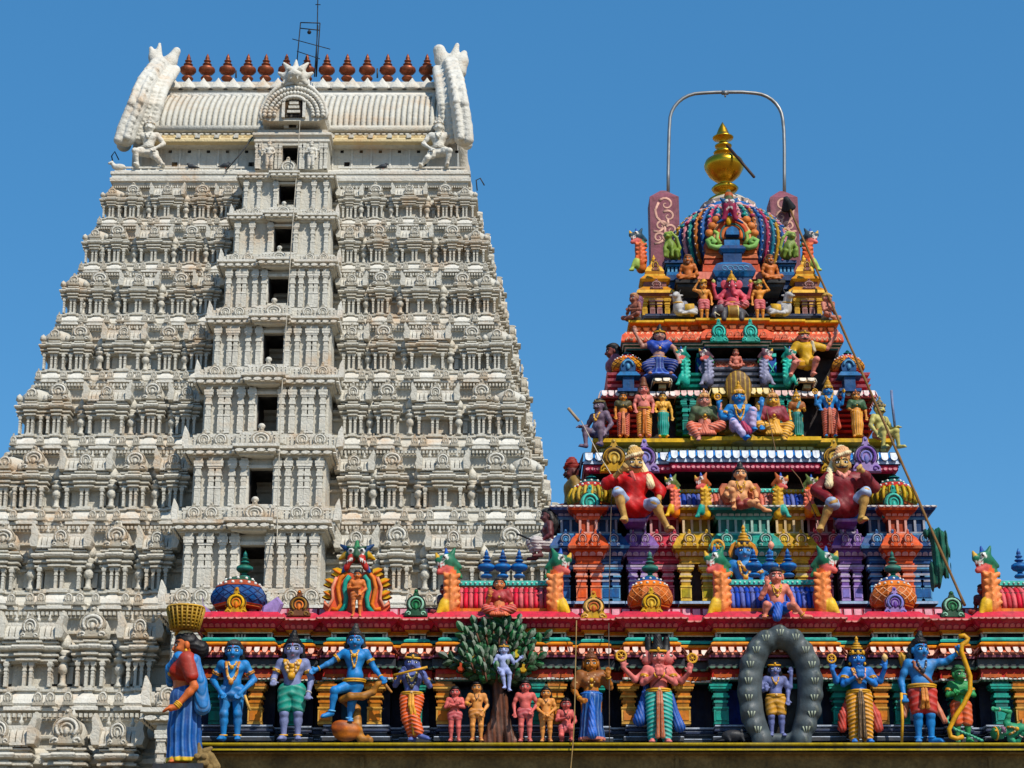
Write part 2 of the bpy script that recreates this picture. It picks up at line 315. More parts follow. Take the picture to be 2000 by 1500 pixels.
# ------------------------------------------------------------------ sculpting: smooth unions of capsules and ellipsoids -> surface nets
class SD:
    """prims: ('c', a, b, ra, rb, col, k) tapered capsule | ('e', c, r, R, col, k) ellipsoid"""
    def __init__(s): s.p = []
    def cap(s, a, b, ra, rb=None, col='skin', k=.03, tag=''): s.p.append(('c', np.array(a, float), np.array(b, float), ra, ra if rb is None else rb, C(col), k, tag)); return s
    def ell(s, c, r, col='skin', k=.03, R=None, tag=''):
        r = (r, r, r) if isinstance(r, (int, float)) else r
        s.p.append(('e', np.array(c, float), np.array(r, float), R, None, C(col), k, tag)); return s
    def chain(s, pts, rad, col='skin', k=.03, tag=''):
        for i in range(len(pts) - 1): s.cap(pts[i], pts[i + 1], rad[i] if not isinstance(rad, float) else rad, rad[i + 1] if not isinstance(rad, float) else rad, col, k, tag)
        return s
    @staticmethod
    def dist(q, p):
        if q[0] == 'c':
            ba = q[2] - q[1]; t = np.clip(((p - q[1]) @ ba) / (ba @ ba + 1e-12), 0, 1)
            return np.linalg.norm(p - q[1] - t[..., None] * ba, axis=-1) - (q[3] + (q[4] - q[3]) * t)
        d = p - q[1]
        if q[3] is not None: d = d @ q[3]
        k0 = np.linalg.norm(d / q[2], axis=-1); k1 = np.linalg.norm(d / q[2] ** 2, axis=-1)
        return k0 * (k0 - 1) / (k1 + 1e-9)
    def bb(s, q):
        if q[0] == 'c':
            return np.minimum(q[1] - q[3], q[2] - q[4]), np.maximum(q[1] + q[3], q[2] + q[4])
        r = q[2] if q[3] is None else np.full(3, q[2].max())
        return q[1] - r, q[1] + r
    def front(s, x, z, y0=-1.0):                                             # first hit along +y
        y = y0
        for _ in range(60):
            p = np.array([[x, y, z]]); d = 9.
            for q in s.p:
                e = float(s.dist(q, p)[0]); h = max(q[6] - abs(d - e), 0) / q[6]; d = min(d, e) - h * h * q[6] * .25
            if d < .001: return y
            y += max(d, .0015) * .9
            if y > 1: return None
        return y
    def mesh(s, vox, disp=None, colf=None, cut=None):
        lo = np.min([s.bb(q)[0] for q in s.p], 0) - 3 * vox; hi = np.max([s.bb(q)[1] for q in s.p], 0) + 3 * vox
        N = np.ceil((hi - lo) / vox).astype(int) + 1
        ax = [lo[i] + np.arange(N[i]) * vox for i in range(3)]
        D = np.full(N, 9.0, np.float32); B = np.full(N, 9.0, np.float32); I = np.zeros(N, np.int16)
        for n, q in enumerate(s.p):
            a, b = s.bb(q); m = q[6] + 2 * vox
            i0 = np.maximum(((a - m - lo) / vox).astype(int), 0); i1 = np.minimum(((b + m - lo) / vox).astype(int) + 2, N)
            sl = tuple(slice(i0[i], i1[i]) for i in range(3))
            g = np.stack(np.meshgrid(*[ax[i][sl[i]] for i in range(3)], indexing='ij'), -1)
            e = s.dist(q, g).astype(np.float32); d = D[sl]
            h = np.maximum(q[6] - np.abs(d - e), 0) / q[6]
            D[sl] = np.minimum(d, e) - h * h * q[6] * .25
            bm = e < B[sl]; B[sl] = np.where(bm, e, B[sl]); I[sl] = np.where(bm, n, I[sl])
        if disp is not None or cut is not None:
            G = np.stack(np.meshgrid(*ax, indexing='ij'), -1)
            if disp is not None: D = D + disp(G).astype(np.float32)
            if cut is not None: D = np.maximum(D, cut(G).astype(np.float32))
        S = D < 0
        cn = [S[i:N[0] - 1 + i, j:N[1] - 1 + j, k:N[2] - 1 + k] for i in (0, 1) for j in (0, 1) for k in (0, 1)]
        sm = sum(c.astype(np.int8) for c in cn); act = (sm > 0) & (sm < 8)
        ids = np.full(act.shape, -1); cells = np.argwhere(act); ids[act] = np.arange(len(cells))
        acc = np.zeros((len(cells), 3)); cnt = np.zeros(len(cells))
        off = [(i, j, k) for i in (0, 1) for j in (0, 1) for k in (0, 1)]
        for a in off:
            for x in range(3):
                if a[x]: continue
                b = list(a); b[x] = 1
                da = D[tuple((cells + a).T)]; db = D[tuple((cells + b).T)]
                m = (da < 0) != (db < 0); t = np.where(m, da / (da - db + 1e-20), 0)
                pt = cells + np.array(a, float); pt[:, x] += t
                acc[m] += pt[m]; cnt[m] += 1
        V = lo + acc / cnt[:, None] * vox
        Q = []
        for x in range(3):
            y, z = (x + 1) % 3, (x + 2) % 3
            sl0 = [slice(None)] * 3; sl1 = [slice(None)] * 3; sl0[x] = slice(0, -1); sl1[x] = slice(1, None)
            ch = S[tuple(sl0)] != S[tuple(sl1)]; E = np.argwhere(ch)
            E = E[(E[:, y] > 0) & (E[:, z] > 0) & (E[:, y] < N[y] - 1) & (E[:, z] < N[z] - 1)]
            c = []
            for dy, dz in ((-1, -1), (0, -1), (0, 0), (-1, 0)):
                e = E.copy(); e[:, y] += dy; e[:, z] += dz; c.append(ids[tuple(e.T)])
            q = np.stack(c, -1); fl = S[tuple(E.T)]
            q[~fl] = q[~fl][:, ::-1]; Q.append(q)
        Q = np.concatenate(Q)
        ci = np.clip(np.round((V - lo) / vox).astype(int), 0, N - 1); idx = I[tuple(ci.T)]
        pc = np.array([q[5] for q in s.p]); VC = pc[idx]
        if colf is not None: VC = colf(V, VC, idx)
        return V, Q, VC
def sd_obj(name, sd, vox, parent=None, loc=(0, 0, 0), sc=1.0, mat=None, **kw):
    V, Q, VC = sd.mesh(vox, **kw)
    me = bpy.data.meshes.new(name)
    me.vertices.add(len(V)); me.vertices.foreach_set('co', (V * sc).astype(np.float32).ravel())
    me.loops.add(len(Q) * 4); me.loops.foreach_set('vertex_index', Q.ravel().astype(np.int32))
    me.polygons.add(len(Q)); me.polygons.foreach_set('loop_start', (np.arange(len(Q)) * 4).astype(np.int32)); me.polygons.foreach_set('loop_total', np.full(len(Q), 4, np.int32))
    me.polygons.foreach_set('use_smooth', np.ones(len(Q), bool)); me.update(calc_edges=True)
    a = me.color_attributes.new('Col', 'FLOAT_COLOR', 'POINT')
    a.data.foreach_set('color', np.concatenate([VC, np.ones((len(VC), 1))], 1).astype(np.float32).ravel())
    me.materials.append(mat or FIGM)
    return link(name, me, parent, loc)
# ================================================================== ground, far behind everything
gb = MB(); gb.box(-3000, 3000, -60, 4000, -.5, 0, 'tan'); g = gb.build('ground', STONE); g['kind'] = 'structure'
# ================================================================== the white gateway tower
WL = [362, 442, 532, 635, 747, 878, 1025, 1192, 1390, 1625]
def wc(py): return 567 - .088 * (py - 362)
def geo_f(py): return cos(TH) + tan(TH + atan((750 - py) / F)) * sin(TH)
WX0 = (wc(362) - 1000) / F * 90 * geo_f(362)
def wY(py): return WX0 * F / ((wc(py) - 1000) * geo_f(py))
WHWPX = [355, 376, 407, 442, 476, 515, 565, 622, 690, 770]
WYs = [wY(p) for p in WL]; WZ = [ZY(p, y) for p, y in zip(WL, WYs)]
WH = [h * MPX(p, y) for h, p, y in zip(WHWPX, WL, WYs)]
WAX = (600 - 1000); WYR = WX0 * F / (WAX * geo_f(140))                 # depth of the ridge
wbase = ZY(1900, wY(1900))
T = thing('white_gopuram', 'tall white limewashed gateway tower of many carved storeys with a dark doorway in each', 'tower', (WX0, WYs[-1], 0))
TO = np.array([WX0, WYs[-1], 0.0])
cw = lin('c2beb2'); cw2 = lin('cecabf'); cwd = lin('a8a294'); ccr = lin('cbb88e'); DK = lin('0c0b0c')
KAP = [(0, .02), (0, .05), (-.025, .06), (-.01, .085), (-.03, .13), (-.075, .175), (-.1, .19), (-.1, .21), (-.07, .212), (-.07, .235), (-.1, .24), (-.1, .26)]
ENT = [(-.10, .475), (-.10, .488), (-.065, .492), (-.065, .508), (-.10, .512), (-.10, .53), (-.05, .538), (-.05, .556), (-.085, .562), (-.085, .575), (-.03, .592), (-.02, .612), (-.03, .63), (-.09, .64), (-.09, .655), (-.06, .66), (-.06, .675), (-.13, .68), (-.13, .69)]
def uplan(x0, x1, y0, y1): return [(x0, y1), (x0, y0), (x1, y0), (x1, y1)]
def shrine_base(mb, w, D, slit=True, npil=2):
    s1, s2, sd_ = w * .5, w * .27, .05; pl = [(-s1, D), (-s1, sd_), (-s2, sd_), (-s2, 0), (s2, 0), (s2, sd_), (s1, sd_), (s1, D)]
    mb.mold(pl, [(-D * .4, .02, cw)] + [(o, z, cw2 if j < 7 else cw) for j, (o, z) in enumerate(KAP)] + [(-.17, .265, cw), (-.17, .48, cw)] + [(o, z, cw) for o, z in ENT] + [(-w * .45, .70, cw)])
    for k in range(npil):
        for sg in (-1, 1):
            x = sg * (w * .5 - .13 - k * (w * .5 - .13 - .035) / max(1, npil - 1)) if npil > 1 else sg * (w * .5 - .13)
            pilaster(mb, x, .105, .255, .49, .045, cw, d=.07)
    for f_ in ((-.36, .36) if w < .7 else (-.40, -.22, .22, .40)): kudu(mb, f_ * w, .0, .06, .125, .165, cwd, cw2, cw, lite=True)
def dome_kuta(mb, w, r):
    mb.lathe([(r * .8, .69, cw), (r * 1.02, .72, cw), (r * 1.05, .77, cw), (r * .98, .83, cw), (r * .75, .89, cw), (r * .4, .92, cw), (r * .2, .93, cw), (r * .2, .95, cw), (r * .3, .965, cw), (r * .12, .985, cw), (0.0, 1.03, cw)], cw, n=12, c=(0, .13 + r, 0))
    kudu(mb, 0, .09, .70, r * 2.25, .29, cwd, cw2, cw, dark=cwd)
def unit_kuta():
    mb = MB(); shrine_base(mb, .53, .42); dome_kuta(mb, .53, .155); return mb
def unit_corner():
    mb = MB(); w = .6; shrine_base(mb, w, .6); r = .2
    mb.lathe([(r * 1.2, .69, cw), (r * 1.35, .72, cw), (r * 1.4, .77, cw), (r * 1.25, .83, cw), (r * .95, .88, cw), (r * .4, .92, cw), (r * .2, .93, cw), (r * .2, .95, cw), (r * .3, .965, cw), (r * .12, .985, cw), (0.0, 1.03, cw)], cw, n=8, rot=pi / 8, c=(0, .12 + r * 1.35, 0))
    kudu(mb, 0, .07, .70, .22, .2, cwd, cw2, cw, lite=True)
    for sg in (-1, 1): mb.lathe([(.03, .69, cw), (.06, .71, cw), (.05, .76, cw), (.0, .80, cw)], cw, n=6, c=(sg * .22, .14, 0))
    return mb
def unit_shala(half=False):
    mb = MB(); w = .73 if not half else .5; shrine_base(mb, w, .42, npil=2); rw = w * .40; r = .10
    arcs = [(.10 + r - r * cos(a) * 1.1, .72 + r * 1.25 * sin(a)) for a in np.linspace(-.3, pi * .62, 8)]
    for s in range(9 if not half else 6):                                   # ribbed barrel
        n_ = 9 if not half else 6; x0 = -rw + 2 * rw * s / n_; x1 = x0 + 2 * rw / n_ * .82
        V = [(x, y, z) for y, z in arcs for x in (x0, x1)] ; V += [(x, y + .03, z - .012) for y, z in arcs for x in (x0, x1)]
        m = len(arcs); Fs = [(2 * i, 2 * i + 1, 2 * i + 3, 2 * i + 2) for i in range(m - 1)] + [(2 * i, 2 * i + 2, 2 * m + 2 * i + 2, 2 * m + 2 * i) for i in range(m - 1)] + [(2 * i + 1, 2 * m + 2 * i + 1, 2 * m + 2 * i + 3, 2 * i + 3) for i in range(m - 1)]
        mb.add(V, Fs, cw)
    mb.box(-rw, rw, .14, .40, .69, .83, cw); mb.box(-rw, rw, .14, .34, .83, .86, cw2); mb.box(-rw - .02, rw + .02, .08, .2, .695, .715, cw2)
    for sg in (-1, 1):                                                       # flared gable horns
        x = sg * rw
        mb.plate([(x - sg * .02, .69), (x + sg * .06, .69), (x + sg * .085, .76), (x + sg * .06, .83), (x + sg * .075, .92), (x + sg * .05, .97), (x + sg * .01, .90), (x - sg * .025, .84)], .06, .22, cw, bev=.1)
    kudu(mb, 0, .055, .695, .21, .25, cwd, cw2, cw, dark=cwd)
    for k in range(4 if not half else 2):
        x = (-rw * .62 + 2 * rw * .62 * k / (3 if not half else 1)); mb.lathe([(.01, .86, cw), (.025, .875, cw), (.026, .895, cw), (.01, .91, cw), (.014, .925, cw), (0, .95, cw)], cw, n=6, c=(x, .16, 0))
    return mb
def unit_panjara():                                                          # narrow recessed column with a pot and a small dome
    mb = MB(); w = .2; pl = uplan(-w / 2, w / 2, .1, .5)
    mb.mold(pl, [(-.1, .02, cw)] + [(o * .7, z, cw) for o, z in KAP] + [(-.07, .265, cw), (-.1, .69, cw)])
    mb.lathe([(.05, .26, cw), (.06, .28, cw), (.035, .30, cw), (.035, .38, cw), (.06, .40, cw), (.068, .44, cw), (.05, .47, cw), (.04, .49, cw), (.075, .5, cw), (.08, .53, cw), (.04, .55, cw), (.08, .57, cw), (.05, .6, cw)], cw, n=10, c=(0, .17, 0))
    mb.lathe([(.06, .62, cw), (.075, .65, cw), (.07, .70, cw), (.04, .74, cw), (.02, .76, cw), (.0, .79, cw)], cw, n=10, c=(0, .2, 0))
    return mb
def mesh_of(mb, name, mat=WHITE):
    o = mb.build(name, mat); me = o.data; bpy.data.objects.remove(o); return me
UM = {'kuta': mesh_of(unit_kuta(), 'kuta'), 'corner': mesh_of(unit_corner(), 'corner'), 'shala': mesh_of(unit_shala(), 'shala'), 'half': mesh_of(unit_shala(True), 'half_shala'), 'panjara': mesh_of(unit_panjara(), 'panjara')}
UW = {'kuta': .53, 'corner': .60, 'shala': .73, 'half': .5, 'panjara': .2}
pm = MB(); pilaster(pm, 0, 0, 0, 1, .16, cw, cw2, cw); PILM = mesh_of(pm, 'pilaster')
bayH = [97, 101, 116, 125, 140, 147, 155, 163, 175, 190]
BL = [350, 428, 519, 628, 745, 882, 1026, 1192, 1390, 1625]
WIN = [(545, 578, 361, 400), (535, 572, 444, 492), (524, 565, 542, 592), (514, 554, 652, 718), (502, 542, 772, 842), (486, 533, 916, 988), (468, 517, 1066, 1150), (448, 500, 1240, 1345), (430, 490, 1440, 1560)]
rl = lambda p: (p[0] - TO[0], p[1] - TO[1], p[2])
nsh = 0
for i in range(9):
    z0, z1 = WZ[i + 1], WZ[i]; h = z1 - z0; y0, y1 = WYs[i + 1], WYs[i]; hb, ht = WH[i + 1], WH[i]
    Yb = y1 + .1 * h; fo = max(.02 * h, Yb - (y0 + .33 * h))
    # ---- storey body with recessed mouldings, dentils
    mb = MB(); Dp = 2 * (WYR - y0)
    pl = uplan(-hb + .12 * h, hb - .12 * h, y0 + .14 * h - TO[1], y0 + Dp - TO[1])
    sc = lambda pr: [(o * h, z0 + z * h, c) for o, z, c in pr]
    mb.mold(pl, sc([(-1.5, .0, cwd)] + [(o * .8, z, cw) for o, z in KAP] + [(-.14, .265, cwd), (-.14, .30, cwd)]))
    pl2 = uplan(-ht + .12 * h, ht - .12 * h, Yb - TO[1], y0 + Dp - .8 * h - TO[1])
    mb.mold(pl2, [(.1 * h, z0 + .26 * h, cwd), (fo, z0 + .27 * h, cw), (fo, z0 + .46 * h, cw), (fo + .05 * h, z0 + .475 * h, cw), (fo + .05 * h, z0 + .50 * h, cw), (fo, z0 + .51 * h, cw), (fo, z0 + .55 * h, cw), (fo + .07 * h, z0 + .57 * h, cw), (fo + .07 * h, z0 + .61 * h, cw), (fo, z0 + .63 * h, cw), (fo * .6, z0 + .65 * h, cw), (fo * .6, z0 + .67 * h, cw), (0, z0 + .71 * h, cw), (0, z0 + .78 * h, cw), (.04 * h, z0 + .79 * h, cw), (.04 * h, z0 + .81 * h, cw), (0, z0 + .82 * h, cw), (0, z0 + .93 * h, cw), (.03 * h, z0 + .935 * h, cw), (.03 * h, z0 + .955 * h, cw), (.0, z0 + .96 * h, cwd), (0, z1 + .1, cwd)])
    row(mb, pl2, .05 * h, z1 - .01 * h, .042 * h, .035 * h, [(-.3, 0), (-.3, -1), (.3, -1), (.3, 0)], cw, t=.05 * h)
    for px_ in np.arange(-.93, .94, .0465):                                  # slim strips on the back wall between the shrines
        if abs(px_) > .3: mb.box(px_ * ht - .03 * h, px_ * ht + .03 * h, Yb - TO[1] - fo - .05 * h, Yb - TO[1] - fo + .02, z0 + .28 * h, z0 + .46 * h, cw)
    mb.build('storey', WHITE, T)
    # ---- miniature shrines on the front and on the right flank
    hm = hb * .8 + ht * .2
    place = []
    for sg in (-1, 1):
        place += [('corner', sg * (hb - .30 * h * .95), .95), ('kuta', sg * hm * .822, None), ('shala', sg * hm * .637, None), ('kuta', sg * hm * .455, None), ('half', sg * hm * .322, None)]
        place += [('panjara', sg * hm * f, None) for f in (.735, .545, .385)] + [('panjara', sg * hm * .893, None)]
    wid = {'kuta': .133, 'shala': .190, 'half': .13, 'corner': .14, 'panjara': .05}
    for kind, x, f in place:
        if i == 8 and kind == 'panjara': continue
        sx = wid[kind] * hm / UW[kind]; yy = y0 + (.02 * h if kind != 'panjara' else .06 * h)
        nm = 'miniature_shrine' if kind != 'panjara' else 'recessed_column'
        j_ = random.uniform
        sub(T, nm, UM[kind], (x + j_(-.03, .03) * h * .5, yy - TO[1] + j_(-.02, .03) * h, z0), (sx * j_(.96, 1.05), h * 1.05, h * j_(.985, 1.012)), rz=j_(-.02, .02))
    for j in range(4):                                                       # flank
        kind = ('kuta', 'shala', 'kuta', 'shala')[j]; yy = y0 + h * (1.0 + .85 * j)
        sub(T, 'flank_shrine', UM[kind], (hb + (.02, .10, .30, .30)[j] * h, yy - TO[1], z0), (h * 1.0, h * (1, 1, 1.5, 1.5)[j], h), rz=pi / 2)
    # ---- projecting central bay
    prj = .42 * h; prj_up = .42 * (WZ[i - 1] - WZ[i]) if i else .42 * h * .85
    wz0, wh = z0, h; z0 = ZY(BL[i + 1] + 2, y0 - prj); z1 = ZY(BL[i], y1 - prj_up); h = z1 - z0
    bw0 = bayH[i + 1] * MPX(WL[i + 1], y0) ; bw = (bayH[i] * .35 + bayH[i + 1] * .65) * MPX(WL[i + 1], y0)
    yf = y0 - prj
    w = WIN[i]; dx0 = XS(w[0], (w[2] + w[3]) / 2, yf + .16 * h) - WX0; dx1 = XS(w[1], (w[2] + w[3]) / 2, yf + .16 * h) - WX0
    dz1 = ZY(w[2], yf + .16 * h); dz0 = ZY(w[3], yf + .16 * h)
    zt = z0 + .85 * h; zb = z0 + .27 * h
    dz1 = min(dz1, zt - .006 * h); dz0 = max(dz0, z0 + .16 * h)
    b = MB(); yl = yf - TO[1]; yk = Yb - TO[1] + .2
    bp_ = [(-bw, yk), (-bw, yl), (-bw * .36, yl), (-bw * .36, yl - .1 * h), (bw * .30, yl - .1 * h), (bw * .30, yl), (bw, yl), (bw, yk)]
    b.mold(bp_, sc([(-.5, .0, cw), (-.02, .0, cw), (0, .015, cw2), (0, .045, cw), (-.05, .055, cw), (-.01, .075, cw2), (.0, .12, cw2), (-.025, .17, cw), (-.08, .2, cw), (-.05, .205, cw2), (-.05, .235, cw), (-.09, .24, cw), (-.09, .262, cw2), (-.13, .27, cw), (-.6, .275, cw)]))
    row(b, bp_, -.005 * h, z0 + .185 * h, .055 * h, .105 * h, [(-.36, 0), (-.36, -1), (.36, -1), (.36, 0)], cw, t=.02 * h)
    b.mold(bp_, sc([(-.7, .85, cw), (-.14, .85, cw), (-.1, .858, cw), (-.1, .88, cw), (-.07, .886, cw), (-.07, .905, cw), (-.1, .91, cw), (-.1, .935, cw), (-.03, .95, cw2), (-.03, .985, cw), (-.2, 1.0, cw), (-.5, 1.01, cw)]))
    row(b, bp_, -.05 * h, z0 + .925 * h, .11 * h, .05 * h, disc2(8), cw2, t=.03 * h)
    wy = yl + .16 * h
    for xa, xb in ((-bw + .14 * h, dx0), (dx1, bw - .14 * h)): b.box(xa, xb, wy, yk, zb, zt, cw)
    b.box(dx0, dx1, wy, yk, dz1, zt, cw); b.box(dx0, dx1, wy, yk, z0 + .1 * h, dz0, cw)
    fr = .035 * h
    for xa, xb in ((dx0 - fr, dx0 - .003), (dx1 + .003, dx1 + fr)): b.box(xa, xb, wy - .05 * h, wy + .02 * h, dz0, dz1 + fr, cw2)
    b.box(dx0 - .003, dx1 + .003, wy - .045 * h, wy + .02 * h, dz1, dz1 + fr, cw2)
    for f in (-.78, -.56, .52, .76): kudu(b, f * bw, yl - .035 * h, z0 + .045 * h, .2 * h, .24 * h, cwd, cw2, cw, dark=cwd)
    kudu(b, (dx0 + dx1) / 2 - .02 * h, yl - .16 * h, z0 + .0 * h, .30 * h, .27 * h, cwd, cw2, cw, dark=cwd)
    b.ball(((dx0 + dx1) / 2 - .02 * h, yl - .14 * h, z0 + .28 * h), (.045 * h, .04 * h, .04 * h), cw, 8, 5)
    for sg in (-1, 1): b.plate([(sg * (bw - .03 * h), z0 + .05 * h), (sg * (bw + .06 * h), z0 + .06 * h), (sg * (bw + .07 * h), z0 + .16 * h), (sg * (bw + .04 * h), z0 + .34 * h), (sg * (bw - .0 * h), z0 + .26 * h)], yl - .03 * h, yl + .1 * h, cw2, bev=.1)
    bay = b.build('central_bay', WHITE, T)
    d = MB(); e = .01                                                        # room behind the opening, its darkness painted onto walls and jamb lining
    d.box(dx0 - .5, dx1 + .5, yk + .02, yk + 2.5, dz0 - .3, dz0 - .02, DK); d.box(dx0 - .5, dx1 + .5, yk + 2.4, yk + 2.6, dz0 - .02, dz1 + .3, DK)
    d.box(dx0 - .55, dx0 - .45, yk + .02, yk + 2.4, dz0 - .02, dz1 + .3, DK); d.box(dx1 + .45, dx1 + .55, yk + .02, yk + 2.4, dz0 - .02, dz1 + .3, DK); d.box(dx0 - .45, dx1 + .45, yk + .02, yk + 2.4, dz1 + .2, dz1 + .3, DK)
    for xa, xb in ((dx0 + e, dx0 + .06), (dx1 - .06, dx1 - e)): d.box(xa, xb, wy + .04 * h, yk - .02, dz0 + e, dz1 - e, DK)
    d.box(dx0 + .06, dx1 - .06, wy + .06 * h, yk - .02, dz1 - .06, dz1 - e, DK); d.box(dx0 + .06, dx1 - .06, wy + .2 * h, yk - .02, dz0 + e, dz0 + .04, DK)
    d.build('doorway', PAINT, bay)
    xs = []
    for lo_, hi_ in ((-bw + .16 * h, dx0 - .02 * h), (dx1 + .02 * h, bw - .16 * h)):
        n_ = [.08, .33, .46, .72, .94] if lo_ < 0 else [.06, .28, .54, .67, .92]
        xs += [lo_ + (hi_ - lo_) * f for f in n_]
    if i < 2: xs = [xs[0], xs[2], xs[4], xs[5], xs[7], xs[9]]
    for x in xs: sub(bay, 'pilaster', PILM, (x, wy - .075 * h, zb), (h * .52, h * .5, zt - zb))
# ---- crowning storey: slab, neck wall, eave, barrel vault
y1 = WYs[0]; z1 = WZ[0]; hw = WH[0]; Yr = y1 + 1.1
fz = lambda py, Y=y1: ZY(py, Y)
mb = MB(); Dp = 2 * (WYR - y1)
pl = uplan(-hw * .985, hw * .985, y1 - .05 - TO[1], y1 + Dp - TO[1])
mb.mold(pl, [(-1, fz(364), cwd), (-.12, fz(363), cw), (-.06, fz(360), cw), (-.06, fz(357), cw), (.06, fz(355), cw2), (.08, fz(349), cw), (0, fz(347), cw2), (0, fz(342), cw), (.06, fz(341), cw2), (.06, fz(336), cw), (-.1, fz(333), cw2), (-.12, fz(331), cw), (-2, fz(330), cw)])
for k in range(46): 
    x = -hw * .96 + 2 * hw * .96 * k / 45
    if abs(x) > bayH[0] * MPX(362, y1) * .9: mb.box(x - .03, x + .03, y1 + .16 - TO[1], y1 + .2 - TO[1], fz(331), fz(326), cw2)
for sg in (-1, 1):
    xa, xb = sorted((sg * hw * .96, sg * hw * .26)); mb.box(xa, xb, y1 + .14 - TO[1], y1 + .22 - TO[1], fz(326), fz(323), cw2)
# neck wall, px 258..890
xw0 = XS(258, 310, Yr) - WX0; xw1 = XS(893, 310, Yr) - WX0; zq = lambda py: ZY(py, Yr)
mb.box(xw0, xw1, Yr - TO[1], 2 * WYR - Yr - TO[1], zq(336), zq(262), cw)
for k in range(17):
    x = xw0 + (xw1 - xw0) * (k + .5) / 17
    mb.box(x - .04, x + .04, Yr - .05 - TO[1], Yr - TO[1], zq(332), zq(286), cw2)
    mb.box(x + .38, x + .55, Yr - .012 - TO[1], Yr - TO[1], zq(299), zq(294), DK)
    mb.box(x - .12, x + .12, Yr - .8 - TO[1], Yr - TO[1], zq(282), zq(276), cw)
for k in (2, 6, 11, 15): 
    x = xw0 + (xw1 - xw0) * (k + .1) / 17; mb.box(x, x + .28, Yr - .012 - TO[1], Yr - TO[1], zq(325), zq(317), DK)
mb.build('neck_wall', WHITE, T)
# eave (tan stained) : plan slightly smaller than slab
Ye = Yr - .75; ze = lambda py: ZY(py, Ye); e = MB()
xe0 = XS(296, 270, Ye) - WX0; xe1 = XS(868, 270, Ye) - WX0
pl = uplan(xe0, xe1, Ye - TO[1], 2 * WYR - Ye - TO[1])
e.mold(pl, [(-1.2, ze(280), cw), (-.25, ze(279), ccr), (-.05, ze(277.5), ccr), (0, ze(276), ccr), (.0, ze(272), ccr), (-.1, ze(265), ccr), (-.25, ze(260), ccr), (-.32, ze(257), cw), (-.3, ze(254), cw), (-.38, ze(253), cw), (-.9, ze(251), cw)])
row(e, pl, -.1, ze(263), .55, .18, disc2(8), lin('c9ae7c'), t=.05); row(e, pl, -.25, ze(256.5), .3, .1, disc2(6), cw2, t=.06)
e.build('eave', WHITE, T)
# vault profile (y, z) from the front spring up to the ridge
Yv = Ye + .3; half = WYR - Yv; print('ROOF', Yv, WYR)
prof = []
for t in np.linspace(0, pi / 2 * .9, 14):
    yy = Yv + half * .8 * (1 - cos(t)); prof.append((yy - TO[1], ZY(248 - 62 * sin(t), yy)))
prof = [(prof[0][0] + .25, prof[0][1] - .35), (prof[0][0] + .05, prof[0][1] - .15)] + prof
ridge_z = ZY(158, WYR - .8); xtra = 0
full = prof + [(2 * (WYR - TO[1]) - y, z) for y, z in prof[::-1]]
xv0 = XS(292, 200, Yv) - WX0; xv1 = XS(872, 200, Yv) - WX0
v = MB(); m = len(full)
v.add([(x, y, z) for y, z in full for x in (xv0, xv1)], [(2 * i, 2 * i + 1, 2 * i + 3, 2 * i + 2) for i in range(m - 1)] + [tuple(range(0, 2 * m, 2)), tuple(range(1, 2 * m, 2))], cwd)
nr = 52
rib = prof[1:-1]
for k in range(nr):
    x = xv0 + (xv1 - xv0) * (k + .5) / nr
    pts = [(x, y - .02, z) for y, z in rib]; dense = []
    for a, b_ in zip(pts[:-1], pts[1:]): dense += [tuple(np.array(a) + (np.array(b_) - np.array(a)) * f) for f in (0, .5)]
    v.tube(dense, [.125 * (1 + .14 * (q % 2)) for q in range(len(dense))], cw, n=6)
zr0 = prof[-1][1]; yr0 = prof[-1][0]
v.tube([(xv0, rib[0][0] - .1, rib[0][1]), (xv1, rib[0][0] - .1, rib[0][1])], .2, cw, n=8)
for j, (y, z) in enumerate((prof[-1], prof[-2])): v.tube([(xv0, y - .08, z - .02), (xv1, y - .08, z - .02)], .14, cw2, n=6)
for k in range(28):
    x = xv0 + (xv1 - xv0) * (k + .5) / 28; v.ball((x, prof[-3][0] - .12, prof[-3][1]), (.28, .12, .14), cw2, 8, 5)
rz0 = ridge_z - .5; ry = WYR - TO[1]
v.box(xv0 - .2, xv1 + .2, ry - .8, ry + .8, prof[-1][1] - .6, ridge_z, cw2, ty=.1)
for k in range(19):
    x = xv0 + (xv1 - xv0) * (k + .5) / 19; v.lathe([(.55, 0, cw2), (.5, .1, cw2), (.3, .3, cw2), (.1, .55, cw2), (.0, .7, cw2)], cw2, n=10, c=(x, ry - .8, ridge_z - .5), sy=.35)
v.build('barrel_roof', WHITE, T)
# thirteen copper pot finials along the ridge
km = MB(); km.lathe([(r * 1.15, z) for r, z in KAL], 'copper' if 'copper' in K else 'brick', n=16); KM = mesh_of(km, 'finial', COPPER)
fx = [367, 404, 444, 484, 519, 559, 599, 638, 678, 717, 757, 796, 834]
zf0 = ZY(154, WYR); hf = ZY(103, WYR) - zf0
for x in fx: sub(T, 'pot_finial', KM, (XS(x, 140, WYR) - WX0, WYR - TO[1], zf0 - .05), (hf * .52, hf * .52, hf))
